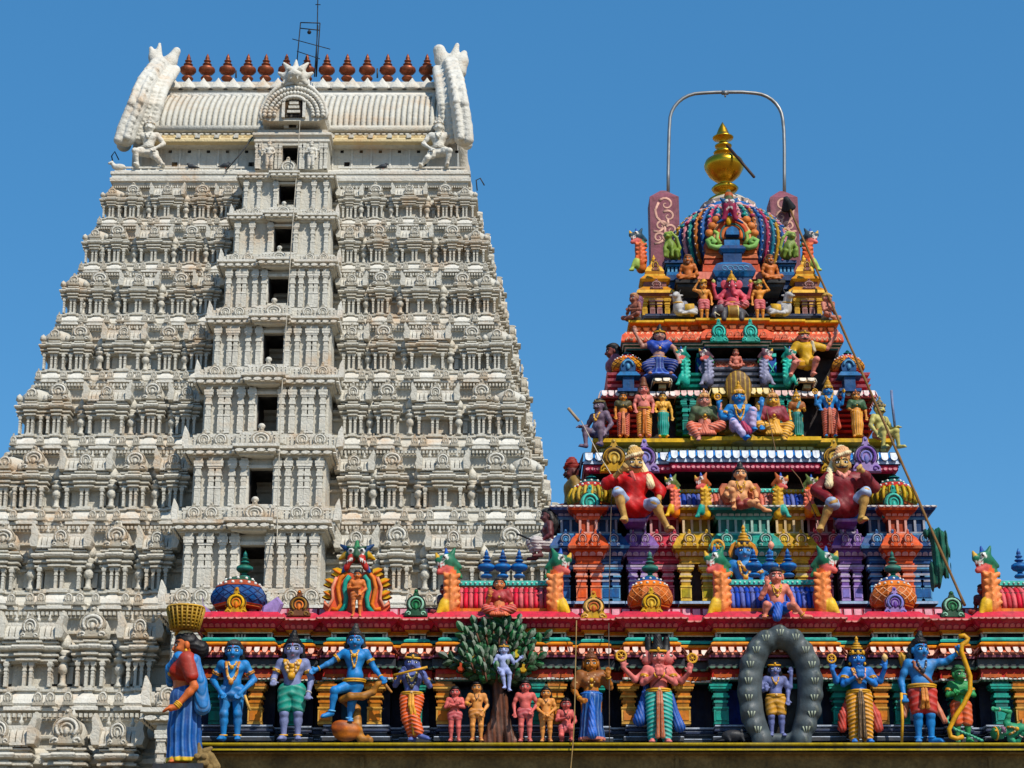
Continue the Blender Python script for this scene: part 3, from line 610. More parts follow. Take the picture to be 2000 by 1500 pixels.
# gable ends: scalloped horseshoe flanges with a rearing crest
def gable(sg, pts, crest):
    s = SD(); Y0 = Yv - .5
    q = [(XS(px, py, Y0) - WX0, py) for px, py in pts]
    N = len(pts)
    tt = np.linspace(0, 1, N)
    P3 = []
    for k, (px, py) in enumerate(pts):
        yy = Y0 + (WYR - .6 - Y0) * (max(0, (k - N * .35)) / (N * .65)) ** 1.6
        P3.append(np.array([XS(px, py, yy) - WX0, yy - TO[1], ZY(py, yy)]))
    s.chain(P3, [.5 - .1 * t for t in tt], cw2, .12)
    for k2 in range(2 * N - 1):
        k = k2 // 2; p = P3[k] if k2 % 2 == 0 else (P3[k] + P3[k + 1]) / 2; tg = P3[min(k + 1, N - 1)] - P3[max(k - 1, 0)]; tg /= np.linalg.norm(tg) + 1e-9
        s.cap(p + np.array((sg * .22, -.3, 0)) - tg * .3, p + np.array((sg * .36, -.42, 0)) + tg * .62, .27, .05, cw2, .01)
        s.cap(p + np.array((-sg * .18, -.42, 0)) - tg * .2, p + np.array((-sg * .1, -.5, 0)) + tg * .5, .2, .04, cw2, .01)
    for q_, (ox, rr) in enumerate(((.62, .22), (1.0, .26))):
        I3 = [p + np.array((-sg * ox * (1.0 - .3 * k / N), .35 + .15 * q_, .0)) for k, p in enumerate(P3)]; s.chain(I3, [rr] * N, cw2, .1)
        for k in range(N - 1):
            for f in (0, .33, .66): s.ell(I3[k] + (I3[k + 1] - I3[k]) * f + np.array((0, -rr * .85, 0)), .12, cw, .03)
    # back half of the horseshoe
    B3 = [np.array((p[0], 2 * (WYR - TO[1]) - p[1], p[2])) for p in P3]; s.chain([P3[-1]] + B3[::-1], [.42] + [.42] * N, cw2, .2)
    top = P3[-1]
    for pts2, r0, r1 in crest:
        c3 = [np.array([XS(px, py, WYR - 1.0) - WX0, WYR - 1.0 - TO[1], ZY(py, WYR - 1.0)]) for px, py in pts2]
        s.chain(c3, [r0 + (r1 - r0) * k / (len(c3) - 1) for k in range(len(c3))], cw2, .25)
    return sd_obj('gable_flange', s, .055, T, mat=WHITE)
gable(-1, [(246, 268), (252, 248), (262, 225), (272, 200), (280, 178), (290, 158), (302, 142), (313, 128)], [([(312, 140), (308, 120), (312, 86)], 0.5, .08), ([(318, 145), (332, 122), (345, 100)], .45, .22), ([(306, 130), (300, 112), (295, 95)], .32, .12), ([(242, 282), (236, 268), (240, 250)], .4, .15)])
gable(1, [(906, 268), (904, 248), (901, 225), (897, 200), (893, 178), (889, 158), (884, 142), (880, 128)], [([(880, 150), (884, 122), (893, 88)], 0.55, .12), ([(872, 140), (864, 118), (858, 99)], .4, .34), ([(896, 140), (903, 120), (907, 104)], .42, .16), ([(912, 282), (912, 265), (910, 245)], .3, .12)])
# the great fan arch in the middle of the vault and the porch under it
Yk = Ye - 1.3; s = MB(); kz = lambda py: ZY(py, Yk) ; kx = lambda px, py=200: XS(px, py, Yk) - WX0; yk_ = Yk - TO[1]
out = [(512, 234), (509, 222), (514, 205), (522, 190), (536, 175), (552, 166), (575, 162), (598, 166), (612, 175), (626, 190), (635, 205), (640, 222), (637, 234), (624, 238), (526, 238)]
s.plate([(kx(a), kz(b_)) for a, b_ in out], yk_, yk_ + 1.8, cw, bev=.05)
cxk, czk = kx(575), kz(228)
for r_, n_, sz in ((1.48, 26, .13), (1.22, 22, .12), (.97, 18, .11)):
    for k in range(n_ + 1):
        a = pi * k / n_; p = (cxk + r_ * 1.0 * cos(a), yk_ - .08, czk + r_ * 1.02 * sin(a) + .05); s.ball(p, (sz, .14, sz), cw2, 7, 5)
s.tube([(kx(a), yk_ - .03, kz(b_)) for a, b_ in out[:-2]], .1, cw2, n=6)
s.box(cxk - .5, cxk + .5, yk_ - .1, yk_, czk - .05, czk + .85, DK); s.box(cxk - .6, cxk - .45, yk_ - .2, yk_, czk - .1, czk + .8, cw2); s.box(cxk + .45, cxk + .6, yk_ - .2, yk_, czk - .1, czk + .8, cw2)
s.tube([(cxk + .55 * cos(a), yk_ - .15, czk + .75 + .3 * sin(a)) for a in np.linspace(0, pi, 10)], .1, cw2)
for dz_ in (.15, .4, .62): s.box(cxk - .35 + dz_ * .2, cxk + .35 - dz_ * .2, yk_ - .18, yk_, czk + dz_, czk + dz_ + .14, cw)
s.build('fan_arch', WHITE, T)
l = SD(); zc_ = kz(148); 
l.ell((cxk, yk_ + .1, zc_), (.62, .5, .5), cw2, .1); l.ell((cxk, yk_ - .35, zc_ - .12), (.36, .3, .22), cw2, .1)
for sg in (-1, 1):
    l.ell((cxk + sg * .25, yk_ - .36, zc_ + .14), .13, cwd, .03); l.cap((cxk + sg * .3, yk_ - .1, zc_ + .3), (cxk + sg * .62, yk_, zc_ + .72), .2, .06, cw2, .08); l.cap((cxk + sg * .45, yk_, zc_ - .1), (cxk + sg * .85, yk_, zc_ + .15), .22, .08, cw2, .08)
    l.cap((cxk + sg * .15, yk_ - .45, zc_ - .3), (cxk + sg * .18, yk_ - .5, zc_ - .45), .07, .03, cw2, .02); l.cap((cxk + sg * .4, yk_, zc_ - .3), (cxk + sg * .6, yk_ - .1, zc_ - .5), .2, .1, cw, .08)
l.cap((cxk, yk_, zc_ + .35), (cxk, yk_ + .1, zc_ + .95), .2, .05, cw2, .08); l.ell((cxk, yk_ - .5, zc_ - .02), (.14, .16, .12), cw2, .05)
sd_obj('lion_mask', l, .05, T, mat=WHITE)
p = MB(); Yp = y1 - .5; yp = Yp - TO[1]; pz = lambda py: ZY(py, Yp); pX = lambda px: XS(px, 300, Yp) - WX0
for xa, xb in ((499, 551), (583, 640)): p.box(pX(xa), pX(xb), yp, yp + 2.4, pz(331), pz(262), cw)
p.box(pX(551), pX(583), yp, yp + 2.4, pz(284), pz(262), cw)
pp = uplan(pX(497), pX(642), yp - .02, yp + 2.0)
p.mold(pp, [(-1, pz(281), cw), (-.05, pz(280), cw), (.05, pz(277), cw2), (.05, pz(274), cw), (-.02, pz(272), cw), (.0, pz(268), cw), (.12, pz(265), cw2), (.12, pz(261), cw), (-.1, pz(256), cw), (-.1, pz(252), cw2), (-.6, pz(250), cw)])
for xx in (502, 508, 540, 547, 588, 594, 628, 636): pilaster(p, pX(xx), yp - .1, pz(331), pz(281), .17, cw, cw2, cw)
for xa in (500, 632): p.box(pX(xa), pX(xa + 8), yp - .15, yp, pz(331), pz(326), cw2)
p.box(pX(566) - .35, pX(566) + .35, yp - .04, yp + .4, pz(250), pz(238), cw); p.box(pX(562), pX(577), yp - .06, yp - .03, pz(250), pz(239), DK)
kudu(p, pX(565), yp - .3, pz(346), 1.0, 1.0, cwd, cw2, cw, dark=cwd)
pr_ = p.build('porch', WHITE, T); p = MB()
p.box(pX(551) - .3, pX(583) + .3, yp + 2.42, yp + 2.6, pz(345), pz(262), DK); p.box(pX(551) + .01, pX(551) + .06, yp + .3, yp + 2.4, pz(331), pz(284) - .01, DK); p.box(pX(583) - .06, pX(583) - .01, yp + .3, yp + 2.4, pz(331), pz(284) - .01, DK); p.box(pX(551) + .06, pX(583) - .06, yp + .3, yp + 2.4, pz(284) - .07, pz(284) - .01, DK)  # near-black lining paints in the unlit inside of the porch
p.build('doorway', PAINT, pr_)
# ================================================================== the painted roof parapet in the foreground
YL = 28.0; YB = 28.62; PR = .26                                               # ledge lip, recessed line, projection of the bays
BAYS = [(398, 537, 1), (556, 610, .55), (640, 762, 1), (790, 838, .55), (858, 1112, 1), (1136, 1187, .55), (1222, 1322, 1), (1393, 1632, 1), (1700, 1792, 1), (1838, 1887, .55), (1914, 2110, 1)]
px_ = lambda x, Y=28.5, py=1240: XS(x, py, Y)
zp = lambda py, Y=28.5: ZY(py, Y)
def bayplan(yb, pr, grow=0, x0=388, x1=2120, back=4.0):
    p = [(px_(x0), yb + back), (px_(x0), yb)]
    for a, b, f in BAYS:
        a = max(a - grow, x0 + .01); A, B = px_(a), px_(b + grow)
        if a > x0 + 1: p += [(A, yb)]
        else: p.pop()
        p += [(A if a > x0 + 1 else px_(x0), yb - pr * f), (B, yb - pr * f), (B, yb)]
    p[-1] = (px_(x1), p[-2][1]) ; p[-2] = (px_(x1), p[-2][1]); p = p[:-1]
    p += [(px_(x1), yb + back)]
    q = [p[0]]
    for a in p[1:]:
        if abs(a[0] - q[-1][0]) + abs(a[1] - q[-1][1]) > 1e-5: q.append(a)
    return q
OB = thing('painted_parapet', 'brightly painted temple roof parapet crowded with statues above a brown stone base', 'parapet', (px_(1200), YB, 0))
PO = np.array([px_(1200), YB, 0.0]); PMX = Tm(-PO)
def pb(mb, name, mat=None, parent=OB): return mb.build(name, mat, parent)
def PMB(): return MB(PMX)
# ---- stone base
s = PMB(); s.box(px_(402), px_(2200), 28.22, 33, -.2, zp(1466, 28.2), 'stone'); 
s.box(px_(402), px_(2200), 28.1, 28.22, zp(1474, 28.2), zp(1468, 28.2), 'stone')
for x in (716, 1312, 1905): s.box(px_(x) - .025, px_(x) + .03, 28.19, 28.24, -.2, zp(1478, 28.2), 'cream')
pb(s, 'stone_base', STONE)
# ---- ledge
s = PMB(); z = lambda py: zp(py, YL)
pl = [(px_(388, YL, 1450), 33), (px_(388, YL, 1450), YL), (px_(2150, YL, 1450), YL), (px_(2150, YL, 1450), 33)]
cy_ = lin('b09a34')
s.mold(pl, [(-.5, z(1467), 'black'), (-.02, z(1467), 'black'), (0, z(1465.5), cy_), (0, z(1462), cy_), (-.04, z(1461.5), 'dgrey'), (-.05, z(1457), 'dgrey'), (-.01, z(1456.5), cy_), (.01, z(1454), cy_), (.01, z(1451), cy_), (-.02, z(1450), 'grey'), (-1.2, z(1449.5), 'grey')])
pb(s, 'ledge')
LEDGE_Z = z(1449.5)
# ---- plinth mouldings
s = PMB(); lw = lin('b9c3d2'); nb = lin('2a3550')
s.mold(bayplan(YB + .12, PR), [(-.2, zp(1449), 'dgrey'), (.06, zp(1448), 'dgrey'), (.06, zp(1441), lw), (.05, zp(1439.5), nb), (-.02, zp(1438), 'dgrey'), (-.02, zp(1431), lw), (-.02, zp(1430), nb), (.03, zp(1429), nb), (.03, zp(1425), lw), (-.04, zp(1423), nb), (-.04, zp(1420), lw), (.02, zp(1419), lw), (.02, zp(1416.5), lw), (-.5, zp(1415), lw)])
pb(s, 'plinth')
# ---- recess wall, navy with coloured panels
s = PMB(); s.mold(bayplan(YB + .5, PR), [(-.1, zp(1420), 'navy'), (0, zp(1419), 'navy'), (0, zp(1325), 'navy'), (-.1, zp(1325), 'navy')])
for a, b_, f in BAYS:
    if f < 1: continue
    n_ = max(1, round((b_ - a) / 120))
    for k in range(n_):
        xa = a + (b_ - a) * (k + .22) / n_; xb = a + (b_ - a) * (k + .78) / n_
        s.box(px_(xa), px_(xb), YB + .5 - PR - .03, YB + .55, zp(1412), zp(1340), lin('123a9a') if (k + int(a)) % 2 else lin('0e4a66'))
pb(s, 'recess_wall')
# ---- pilasters
def pil_mesh(c, c2, c3):
    m = MB(); pilaster(m, 0, 0, 0, 1, .22, c, c2, c3); m.box(-.07, .07, -.012, .02, .09, .30, c3); return mesh_of(m, 'pilaster', PAINT)
PO_ = pil_mesh(lin('a8702a'), lin('d8a860'), lin('d07a28')); PT_ = pil_mesh('dteal', 'teal', 'teal')
hP = zp(1332) - zp(1415)
for x, k in ((505, 0), (640, 0), (735, 0), (868, 0), (1085, 0), (1225, 0), (1330, 0), (1403, 1), (1633, 1), (1712, 0), (1752, 1), (1945, 1), (430, 1), (575, 1), (812, 1), (1048, 1), (1160, 1), (1280, 0), (1560, 1), (1862, 1), (1985, 0)):
    f = [q[2] for q in BAYS if q[0] - 4 <= x <= q[1] + 14]; y = YB + .1 - (PR * f[0] if f else 0)
    sub(OB, 'pilaster', PT_ if k else PO_, (px_(x) - PO[0], y - PO[1], zp(1415)), (1.12, 1.0, hP))
# ---- beam: red fascia with a white fringe, bracket course with its shadow painted dark
s = PMB(); bp = bayplan(YB + .1, PR, 2)
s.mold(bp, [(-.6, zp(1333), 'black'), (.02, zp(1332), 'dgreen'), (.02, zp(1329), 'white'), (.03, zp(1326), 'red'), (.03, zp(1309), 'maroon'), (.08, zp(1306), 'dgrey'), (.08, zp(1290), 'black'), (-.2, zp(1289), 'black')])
row(s, bp, .03, zp(1324.5), .065, .035, petal2(5), 'white', t=.012); row(s, bp, .08, zp(1303), .11, .045, disc2(6), lin('5c7a68'), t=.02); row(s, bp, .03, zp(1318), .3, .07, petal2(6), 'dorange', t=.012)
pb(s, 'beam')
# ---- eave with painted petals, orange and teal rolls
s = PMB(); ep = bayplan(YB - .02, PR, 7)
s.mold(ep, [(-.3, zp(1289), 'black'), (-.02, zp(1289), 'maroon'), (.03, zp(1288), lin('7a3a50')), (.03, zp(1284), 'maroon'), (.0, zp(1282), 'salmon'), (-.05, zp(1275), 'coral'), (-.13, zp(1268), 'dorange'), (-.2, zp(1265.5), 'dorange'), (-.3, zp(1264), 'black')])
row(s, ep, .012, zp(1268), .115, .125, [(-.36, 0), (-.36, -.6), (-.2, -.95), (0, -1), (.2, -.95), (.36, -.6), (.36, 0)], lin('ecd8cc'), t=.012, tilt=.62, edge=lin('8a4a40'), col2=lin('e8b8a4'))
row(s, ep, -.012, zp(1271), .115, .07, [(-.14, 0), (0, -1), (.14, 0)], 'maroon', t=.02, tilt=.62)
op = bayplan(YB + .04, PR, 1)
s.mold(op, [(-.2, zp(1266), 'orange'), (.0, zp(1265.5), 'orange'), (.04, zp(1262), lin('e0882e')), (.04, zp(1259), lin('f0a050')), (.0, zp(1256), 'dorange'), (-.2, zp(1255), 'black')])
tp = bayplan(YB + .1, PR, -4)
s.mold(tp, [(-.2, zp(1256), 'dteal'), (-.0, zp(1255.5), 'dteal'), (.04, zp(1253), lin('2f9e92')), (.04, zp(1249), lin('5cbcae')), (.0, zp(1246), 'dteal'), (-.3, zp(1244), 'navy')])
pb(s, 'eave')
# ---- navy frieze with white colonettes
s = PMB(); fp = bayplan(YB + .26, PR, -6)
s.mold(fp, [(-.2, zp(1247), 'navy'), (0, zp(1247), 'navy'), (0, zp(1229), 'navy'), (-.2, zp(1228), 'navy')])
for a, b_, f in BAYS:
    for xx in ((a + 8, a + 14, b_ - 14, b_ - 8) if b_ - a > 80 else (a + 10, a + 16, b_ - 16, b_ - 10)):
        y = YB + .23 - PR * f; s.box(px_(xx) - .016, px_(xx) + .016, y, y + .05, zp(1247), zp(1229), 'white')
    if b_ - a > 80:
        for xx in np.arange((a + b_) / 2 - 9, (a + b_) / 2 + 10, 6): y = YB + .23 - PR * f; s.box(px_(xx) - .012, px_(xx) + .012, y, y + .05, zp(1247), zp(1229), 'white')
pb(s, 'frieze')
# ---- pink cornice
s = PMB(); cp = bayplan(YB + .10, PR, 0); pk = lin('d0525e'); pk2 = lin('e88a86')
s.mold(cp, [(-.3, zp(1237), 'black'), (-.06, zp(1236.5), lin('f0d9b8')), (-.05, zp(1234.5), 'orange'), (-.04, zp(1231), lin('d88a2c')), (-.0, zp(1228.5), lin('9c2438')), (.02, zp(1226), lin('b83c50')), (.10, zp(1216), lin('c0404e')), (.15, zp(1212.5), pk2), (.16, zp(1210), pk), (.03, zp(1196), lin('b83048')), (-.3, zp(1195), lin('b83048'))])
row(s, cp, .02, zp(1226), .085, -.075, petal2(6), lin('d8747a'), t=.012, tilt=-.75, edge=lin('a03048')); row(s, cp, .155, zp(1210.5), .10, .026, petal2(5), lin('e8a09a'), t=.01)
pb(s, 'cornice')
s = PMB(); wp = [(px_(412), YB + 3), (px_(412), YB + .22), (px_(2120), YB + .22), (px_(2120), YB + 3)]
s.mold(wp, [(-.1, zp(1212), 'rose'), (.04, zp(1203), lin('a81e3a')), (-.04, zp(1179), lin('b82c48')), (-.03, zp(1177), 'rose'), (-2.5, zp(1176), 'rose')])
row(s, wp, -.025, zp(1178.5), .15, .20, petal2(7), lin('e6a8b4'), t=.012, tilt=.20, edge='maroon', sides=False)
pb(s, 'top_band')
# ---- crest ornaments
def kudu_obj(x, y0, y1, w, Y, c1, c2, c3, parent=OB, org=PO, nm='crest_ornament', py=None):
    m = MB(); W_ = w * MPX(y0, Y); kudu(m, XS(x, y0, Y) - org[0], Y - org[1], ZY(y0, Y) - org[2], W_, ZY(y1, Y) - ZY(y0, Y), c1, c2, c3); return m.build(nm, PAINT, parent)
YK = YB - PR + .06
kudu_obj(583, 1204, 1152, 46, YK, 'brown', 'dgold', 'orange'); kudu_obj(812, 1204, 1150, 46, YK, 'dgreen', lin('9ccab0'), 'green'); kudu_obj(1160, 1209, 1154, 52, YK, 'gold', lin('e8b878'), 'dorange'); kudu_obj(1862, 1206, 1154, 48, YK, 'dgreen', lin('9ccab0'), 'green')
# ---- square domes
def dome(mb, x, Y, py0, pyt, wpx, c1, c2, capc, lattice='white', n=8, org=(0, 0, 0), py_cap=None):
    r = wpx / 2 * MPX(py0, Y); X = XS(x, py0, Y); z0 = ZY(py0, Y); H = ZY(pyt, Y) - z0
    pr = [(.86, 0, 'dorange'), (.86, .06, 'orange'), (.92, .08, c1), (1.0, .2, c1), (1.02, .34, c1), (.93, .52, c1), (.84, .62, c2), (.86, .64, c2), (.62, .82, c2), (.6, .83, capc), (.40, .96, capc), (.26, 1.0, capc), (.0, 1.0, capc)]
    mb.lathe([(a * r, b_ * H, c) for a, b_, c in pr], c1, n=n, rot=pi / n, c=(X, Y, z0), smooth=False)
    R = lambda t: np.interp(t, [p[1] for p in pr[:-1]], [p[0] for p in pr[:-1]]) * r
    for k in range(14):                                                       # raised lattice
        for sg in (-1, 1):
            pts = []
            for t in np.linspace(.12, .6, 7):
                a = 2 * pi * k / 14 + sg * (t - .12) * 1.9; rr = R(t) * (cos(pi / n) / cos(((a - pi / n) % (2 * pi / n)) - pi / n)) * 1.005; pts.append((X + rr * cos(a), Y + rr * sin(a), z0 + t * H))
            mb.tube(pts, r * .022, lattice, n=4)
    for t, q in ((.73, 16), (.9, 10)):
        for k in range(q): a = 2 * pi * (k + .5) / q; mb.ball((X + R(t) * .98 * cos(a), Y + R(t) * .98 * sin(a), z0 + t * H), r * .06, 'white', 6, 4)
YD = YB + .22
def kuta(x, wpx, c1, c2, capc, lat, kc, kx=None, fx_=None, ftop=1075):
    m = PMB(); dome(m, x, YD, 1190, 1128, wpx, c1, c2, capc, lat); o = m.build('square_dome', PAINT, OB)
    f = MB(); kalasam(f, (0, 0, 0), zp(ftop, YD) - zp(1131, YD), .27, ['dgreen', lin('1c5c58'), lin('2c7a6c')]); fo = f.build('pot_finial', PAINT, o); fo.location = Vector(P(fx_ or x, 1131, YD)) - Vector(PO)
    kudu_obj(kx or x, 1201, 1146, 46, YK, *kc, parent=o)
    for sg in (-1, 1) if c1 == 'blue' else ():                               # corner leaves
        m = PMB(); X = px_(x + sg * wpx * .52); m.plate([(X - .12, zp(1205)), (X + .12, zp(1207)), (X + sg * .16 + .05, zp(1180)), (X + sg * .12, zp(1166)), (X - .1, zp(1186))], YK, YK + .1, c1 if c1 != 'blue' else 'lilac', bev=.2)
        m.build('corner_leaf', PAINT, o)
kuta(466, 112, 'blue', 'brick', 'dgreen', lin('0c2a66'), ('gold', 'yellow', 'orange'), 460, 477)
kuta(1270, 92, lin('c46a38'), 'orange', 'blue', lin('e8a070'), ('gold', 'yellow', lin('e8c060')), 1273)
kuta(1745, 92, lin('c46a38'), 'orange', 'blue', lin('f0b890'), ('lilac', 'lavender', 'purple'), 1750)
# ---- barrel-roofed shrines with lion heads at both ends
def lion(cb, ch, cl, cs):
    """rearing lion bracket, 1 unit high, looking towards +x"""
    s = SD(); w = C('white')
    s.chain([(-.02, 0, .08), (-.02, 0, .3), (0, 0, .5), (.03, 0, .66)], [.13, .14, .12, .1], cb, .05)
    for k in range(5):
        z = .16 + .1 * k
        for sg in (-1, 1): s.cap((-.02, -.09, z), (-.02 + sg * .12, -.11, z + .05), .055, .03, cs, .015)
        s.cap((-.02, -.1, z - .02), (.0, -.15, z + .05), .05, .025, cs, .015)
    s.ell((.10, -.08, .16), (.10, .09, .13), cl, .03); s.cap((.15, -.1, .14), (.22, -.12, .02), .065, .04, cl, .02); s.cap((.2, -.13, .0), (.27, -.15, -.02), .045, .03, cl, .02)
    s.ell((.05, -.02, .82), (.13, .12, .11), ch, .04); s.cap((.08, -.05, .84), (.22, -.08, .83), .09, .055, ch, .04); s.cap((.22, -.08, .85), (.25, -.08, .92), .05, .025, 'gold', .02)
    s.cap((.06, -.05, .72), (.2, -.09, .66), .075, .045, lin('d8625a'), .03); s.ell((.15, -.07, .75), (.08, .06, .05), 'red', .01)
    for k in range(3): s.cap((.12 + .05 * k, -.13 + .01 * k, .785), (.125 + .05 * k, -.14 + .01 * k, .735), .016, .008, w, .004)
    s.ell((.10, -.135, .87), .04, w, .004); s.ell((.115, -.172, .87), .02, 'black', .004)
    s.cap((.0, -.02, .9), (-.06, 0, 1.02), .06, .02, ch, .03); s.cap((.08, .0, .91), (.09, .02, 1.02), .05, .02, lin('1c4c9a'), .02); s.cap((-.06, 0, .8), (-.16, .0, .74), .07, .03, ch, .03); s.cap((-.06, .02, .72), (-.17, .02, .60), .06, .03, 'green', .03)
    o = sd_obj('lion', s, .022); me = o.data; bpy.data.objects.remove(o); return me
LION1 = lion(lin('d8602c'), lin('1f6a4c'), 'yellow', lin('e8884a')); LION2 = lion('orange', lin('2a5c9a'), 'yellow', 'coral')
def shala(parent, org, Y, x0, x1, py0, pyt, cr, cdark, band, bead, finx, lions, fin=('blue', lin('1c4a8c'), lin('3a78b8')), ftop=1070, lion_px=None, base='orange'):
    m = MB(Tm(-org)); X0, X1 = XS(x0, py0, Y), XS(x1, py0, Y); z0 = ZY(py0, Y); H = ZY(pyt, Y) - z0; r = H * .8
    m.box(X0 - .08, X1 + .08, Y - .04, Y + 2 * r, z0 - .02, z0 + .1 * H, base); m.box(X0 - .05, X1 + .05, Y, Y + 2 * r, z0 + .1 * H, z0 + .2 * H, 'dorange')
    arcs = [(Y + r - r * cos(a), z0 + .2 * H + .62 * H * sin(a)) for a in np.linspace(-.15, pi / 2, 9)]
    n = max(4, int((X1 - X0) / .075)); 
    m.box(X0, X1, Y + .05, Y + 2 * r, z0 + .2 * H, z0 + .6 * H, cdark)
    for k in range(n):
        x = X0 + (X1 - X0) * (k + .5) / n; m.tube([(x, a, b_) for a, b_ in arcs], (X1 - X0) / n * .5, cr if k % 2 else mixc(C(cr), C('white'), .18), n=6)
    m.box(X0 - .02, X1 + .02, Y + r * .55, Y + 1.4 * r, z0 + .74 * H, z0 + .86 * H, bead, ty=.01); m.box(X0 - .04, X1 + .04, Y + r * .45, Y + 1.5 * r, z0 + .86 * H, z0 + .98 * H, band); m.box(X0 - .04, X1 + .04, Y + r * .5, Y + 1.45 * r, z0 + .98 * H, z0 + 1.0 * H, mixc(C(band), C('white'), .3))
    q = int((X1 - X0) / .07)
    for k in range(q):
        x = X0 + (X1 - X0) * (k + .5) / q; m.ball((x, Y + r * .54, z0 + .80 * H), (.028, .02, .04 * H), 'white' if k % 2 else 'salmon', 6, 4)
        if H > .3: m.ball((x, Y + r * .44, z0 + .92 * H), (.02, .015, .035 * H), mixc(C(band), C('white'), .5), 6, 4)
    o = m.build('barrel_shrine', PAINT, parent)
    for fx in finx:
        f = MB(); kalasam(f, (0, 0, 0), ZY(ftop, Y + r) - ZY(pyt, Y + r), .26 * (py0 - pyt) / 65, list(fin)); fo = f.build('pot_finial', PAINT, o); fo.location = Vector(P(fx, pyt, Y + r)) - Vector(org)
    for (lx, py_b, py_t, me, sg) in lions:
        h = ZY(py_t, Y - .08) - ZY(py_b, Y - .08); sub(o, 'lion_bracket', me, Vector(P(lx, py_b, Y - .08)) - Vector(org), (sg * h * .85, h * .85, h))
    return o
YSH = YB + .0
shala(OB, PO, YSH, 895, 1072, 1196, 1128, lin('d8384a'), lin('6a0e1c'), 'aqua', 'salmon', (950, 982, 1014), [(880, 1208, 1074, LION1, -1), (1086, 1208, 1074, LION1, 1)], ftop=1072)
shala(OB, PO, YSH, 1427, 1597, 1196, 1126, lin('0f3fae'), lin('061850'), 'aqua', 'salmon', (1473, 1505, 1540), [(1410, 1208, 1070, LION1, -1), (1610, 1208, 1070, LION1, 1)])
shala(OB, PO, YSH, 1958, 2110, 1196, 1128, lin('d8384a'), lin('6a0e1c'), 'aqua', 'salmon', (1993, 2026, 2060), [(1938, 1208, 1070, LION1, -1)], ftop=1070)
# ---- the large fan crest with a lion face on top
s = PMB(); Yq = YK + .12; X = lambda a: XS(a, 1150, Yq); Z = lambda b_: ZY(b_, Yq)
for sg in (-1, 1):
    cx = 697
    m = lambda pts: [(X(cx + sg * a), Z(b_)) for a, b_ in pts]
    s.plate(m([(4, 1206), (4, 1120), (20, 1112), (38, 1124), (46, 1146), (44, 1172), (56, 1182), (64, 1172), (66, 1186), (56, 1200), (40, 1206)]), Yq, Yq + .12, 'coral', edge='brick', bev=.05)
    tb = lambda pts, r, c, dy: s.tube([(a, Yq - dy, b_) for a, b_ in m(pts)], r, c, n=6)
    tb([(22, 1118), (32, 1130), (37, 1148), (34, 1166), (30, 1180), (36, 1192), (48, 1190)], .035, 'orange', .02); tb([(14, 1126), (22, 1136), (24, 1152), (20, 1168), (22, 1186), (34, 1200)], .04, 'teal', .03); tb([(40, 1128), (48, 1148), (46, 1170), (54, 1186), (63, 1178)], .025, 'salmon', .02)
    for a, b_, an in ((40, 1118, 60), (54, 1138, 30), (56, 1162, 5)):
        s.plate(m([(a - 12, b_ + 9), (a - 12, b_ - 8), (a, b_ - 12), (a + 11, b_ - 9), (a + 4, b_ - 3), (a + 13, b_ + 3), (a + 3, b_ + 8)]), Yq + .03, Yq + .12, 'yellow', edge='dgold', bev=.15); s.tube([(x_, Yq + .01, z_) for x_, z_ in m([(a - 8, b_ + 3), (a, b_ - 2), (a + 7, b_ - 6)])], .018, 'orange')
fan = s.build('fan_crest', PAINT, OB)
l = SD(); c0 = np.array(P(697, 1090, Yq)) - PO; u = 10 * MPX(1090, Yq); A = lambda x, y, z: c0 + np.array((x, y, z)) * u
l.ell(A(0, 0, .4), (2.3 * u, 1.6 * u, 1.5 * u), 'dgreen', .03)
for sg in (-1, 1):
    l.cap(A(sg * 1.4, -.2, 1.4), A(sg * 3.2, 0, 2.6), .8 * u, .25 * u, lin('123a66'), .03); l.ell(A(sg * 1.1, -1.3, 1.1), .55 * u, 'white', .01); l.ell(A(sg * 1.1, -1.75, 1.1), .3 * u, 'black', .01); l.cap(A(sg * .5, -1.3, 1.75), A(sg * 1.9, -1.1, 2.0), .25 * u, .2 * u, 'dgreen', .02)
    l.cap(A(sg * 1.0, -1.2, -.3), A(sg * 1.9, -.9, -2.2), .65 * u, .5 * u, 'red', .04); l.cap(A(sg * 1.9, -.8, -2.0), A(sg * 2.6, -.6, -2.9), .5 * u, .35 * u, lin('1c5ca8'), .04)
    for k in range(3): l.cap(A(sg * (.8 + .45 * k), -1.75, -.6 - .2 * k), A(sg * (.85 + .45 * k), -1.9, -1.3 - .2 * k), .17 * u, .06 * u, 'white', .01)
    l.cap(A(sg * 2.2, 0, .6), A(sg * 3.4, .1, -.2), .7 * u, .3 * u, 'gold', .03)
l.cap(A(0, -.6, 1.6), A(0, -.3, 3.2), .7 * u, .35 * u, 'green', .03); l.cap(A(0, -1.4, 1.0), A(0, -1.8, .1), .4 * u, .5 * u, 'dgreen', .03)
sd_obj('lion_face', l, .016, fan, mat=PAINT)
# ================================================================== the painted gateway tower behind the parapet
YA = 32.6; GX = XS(1452, 1100, YA)
G = thing('painted_gopuram', 'small brightly painted gateway tower crowned by a brass pot finial', 'tower', (GX, YA, 0)); GO = np.array([GX, YA, 0.0]); GMX = Tm(-GO)
def GMB(): return MB(GMX)
def gbuild(m, nm, mat=None, parent=None): return m.build(nm, mat, parent or G)
def uplan_px(x0, x1, Y, py, back=40.0): return [(XS(x0, py, Y), back), (XS(x0, py, Y), Y), (XS(x1, py, Y), Y), (XS(x1, py, Y), back)]
dk = lin('2a0c10'); dk2 = lin('1a0a0e')  # wall colours with the darkness of the recesses put in
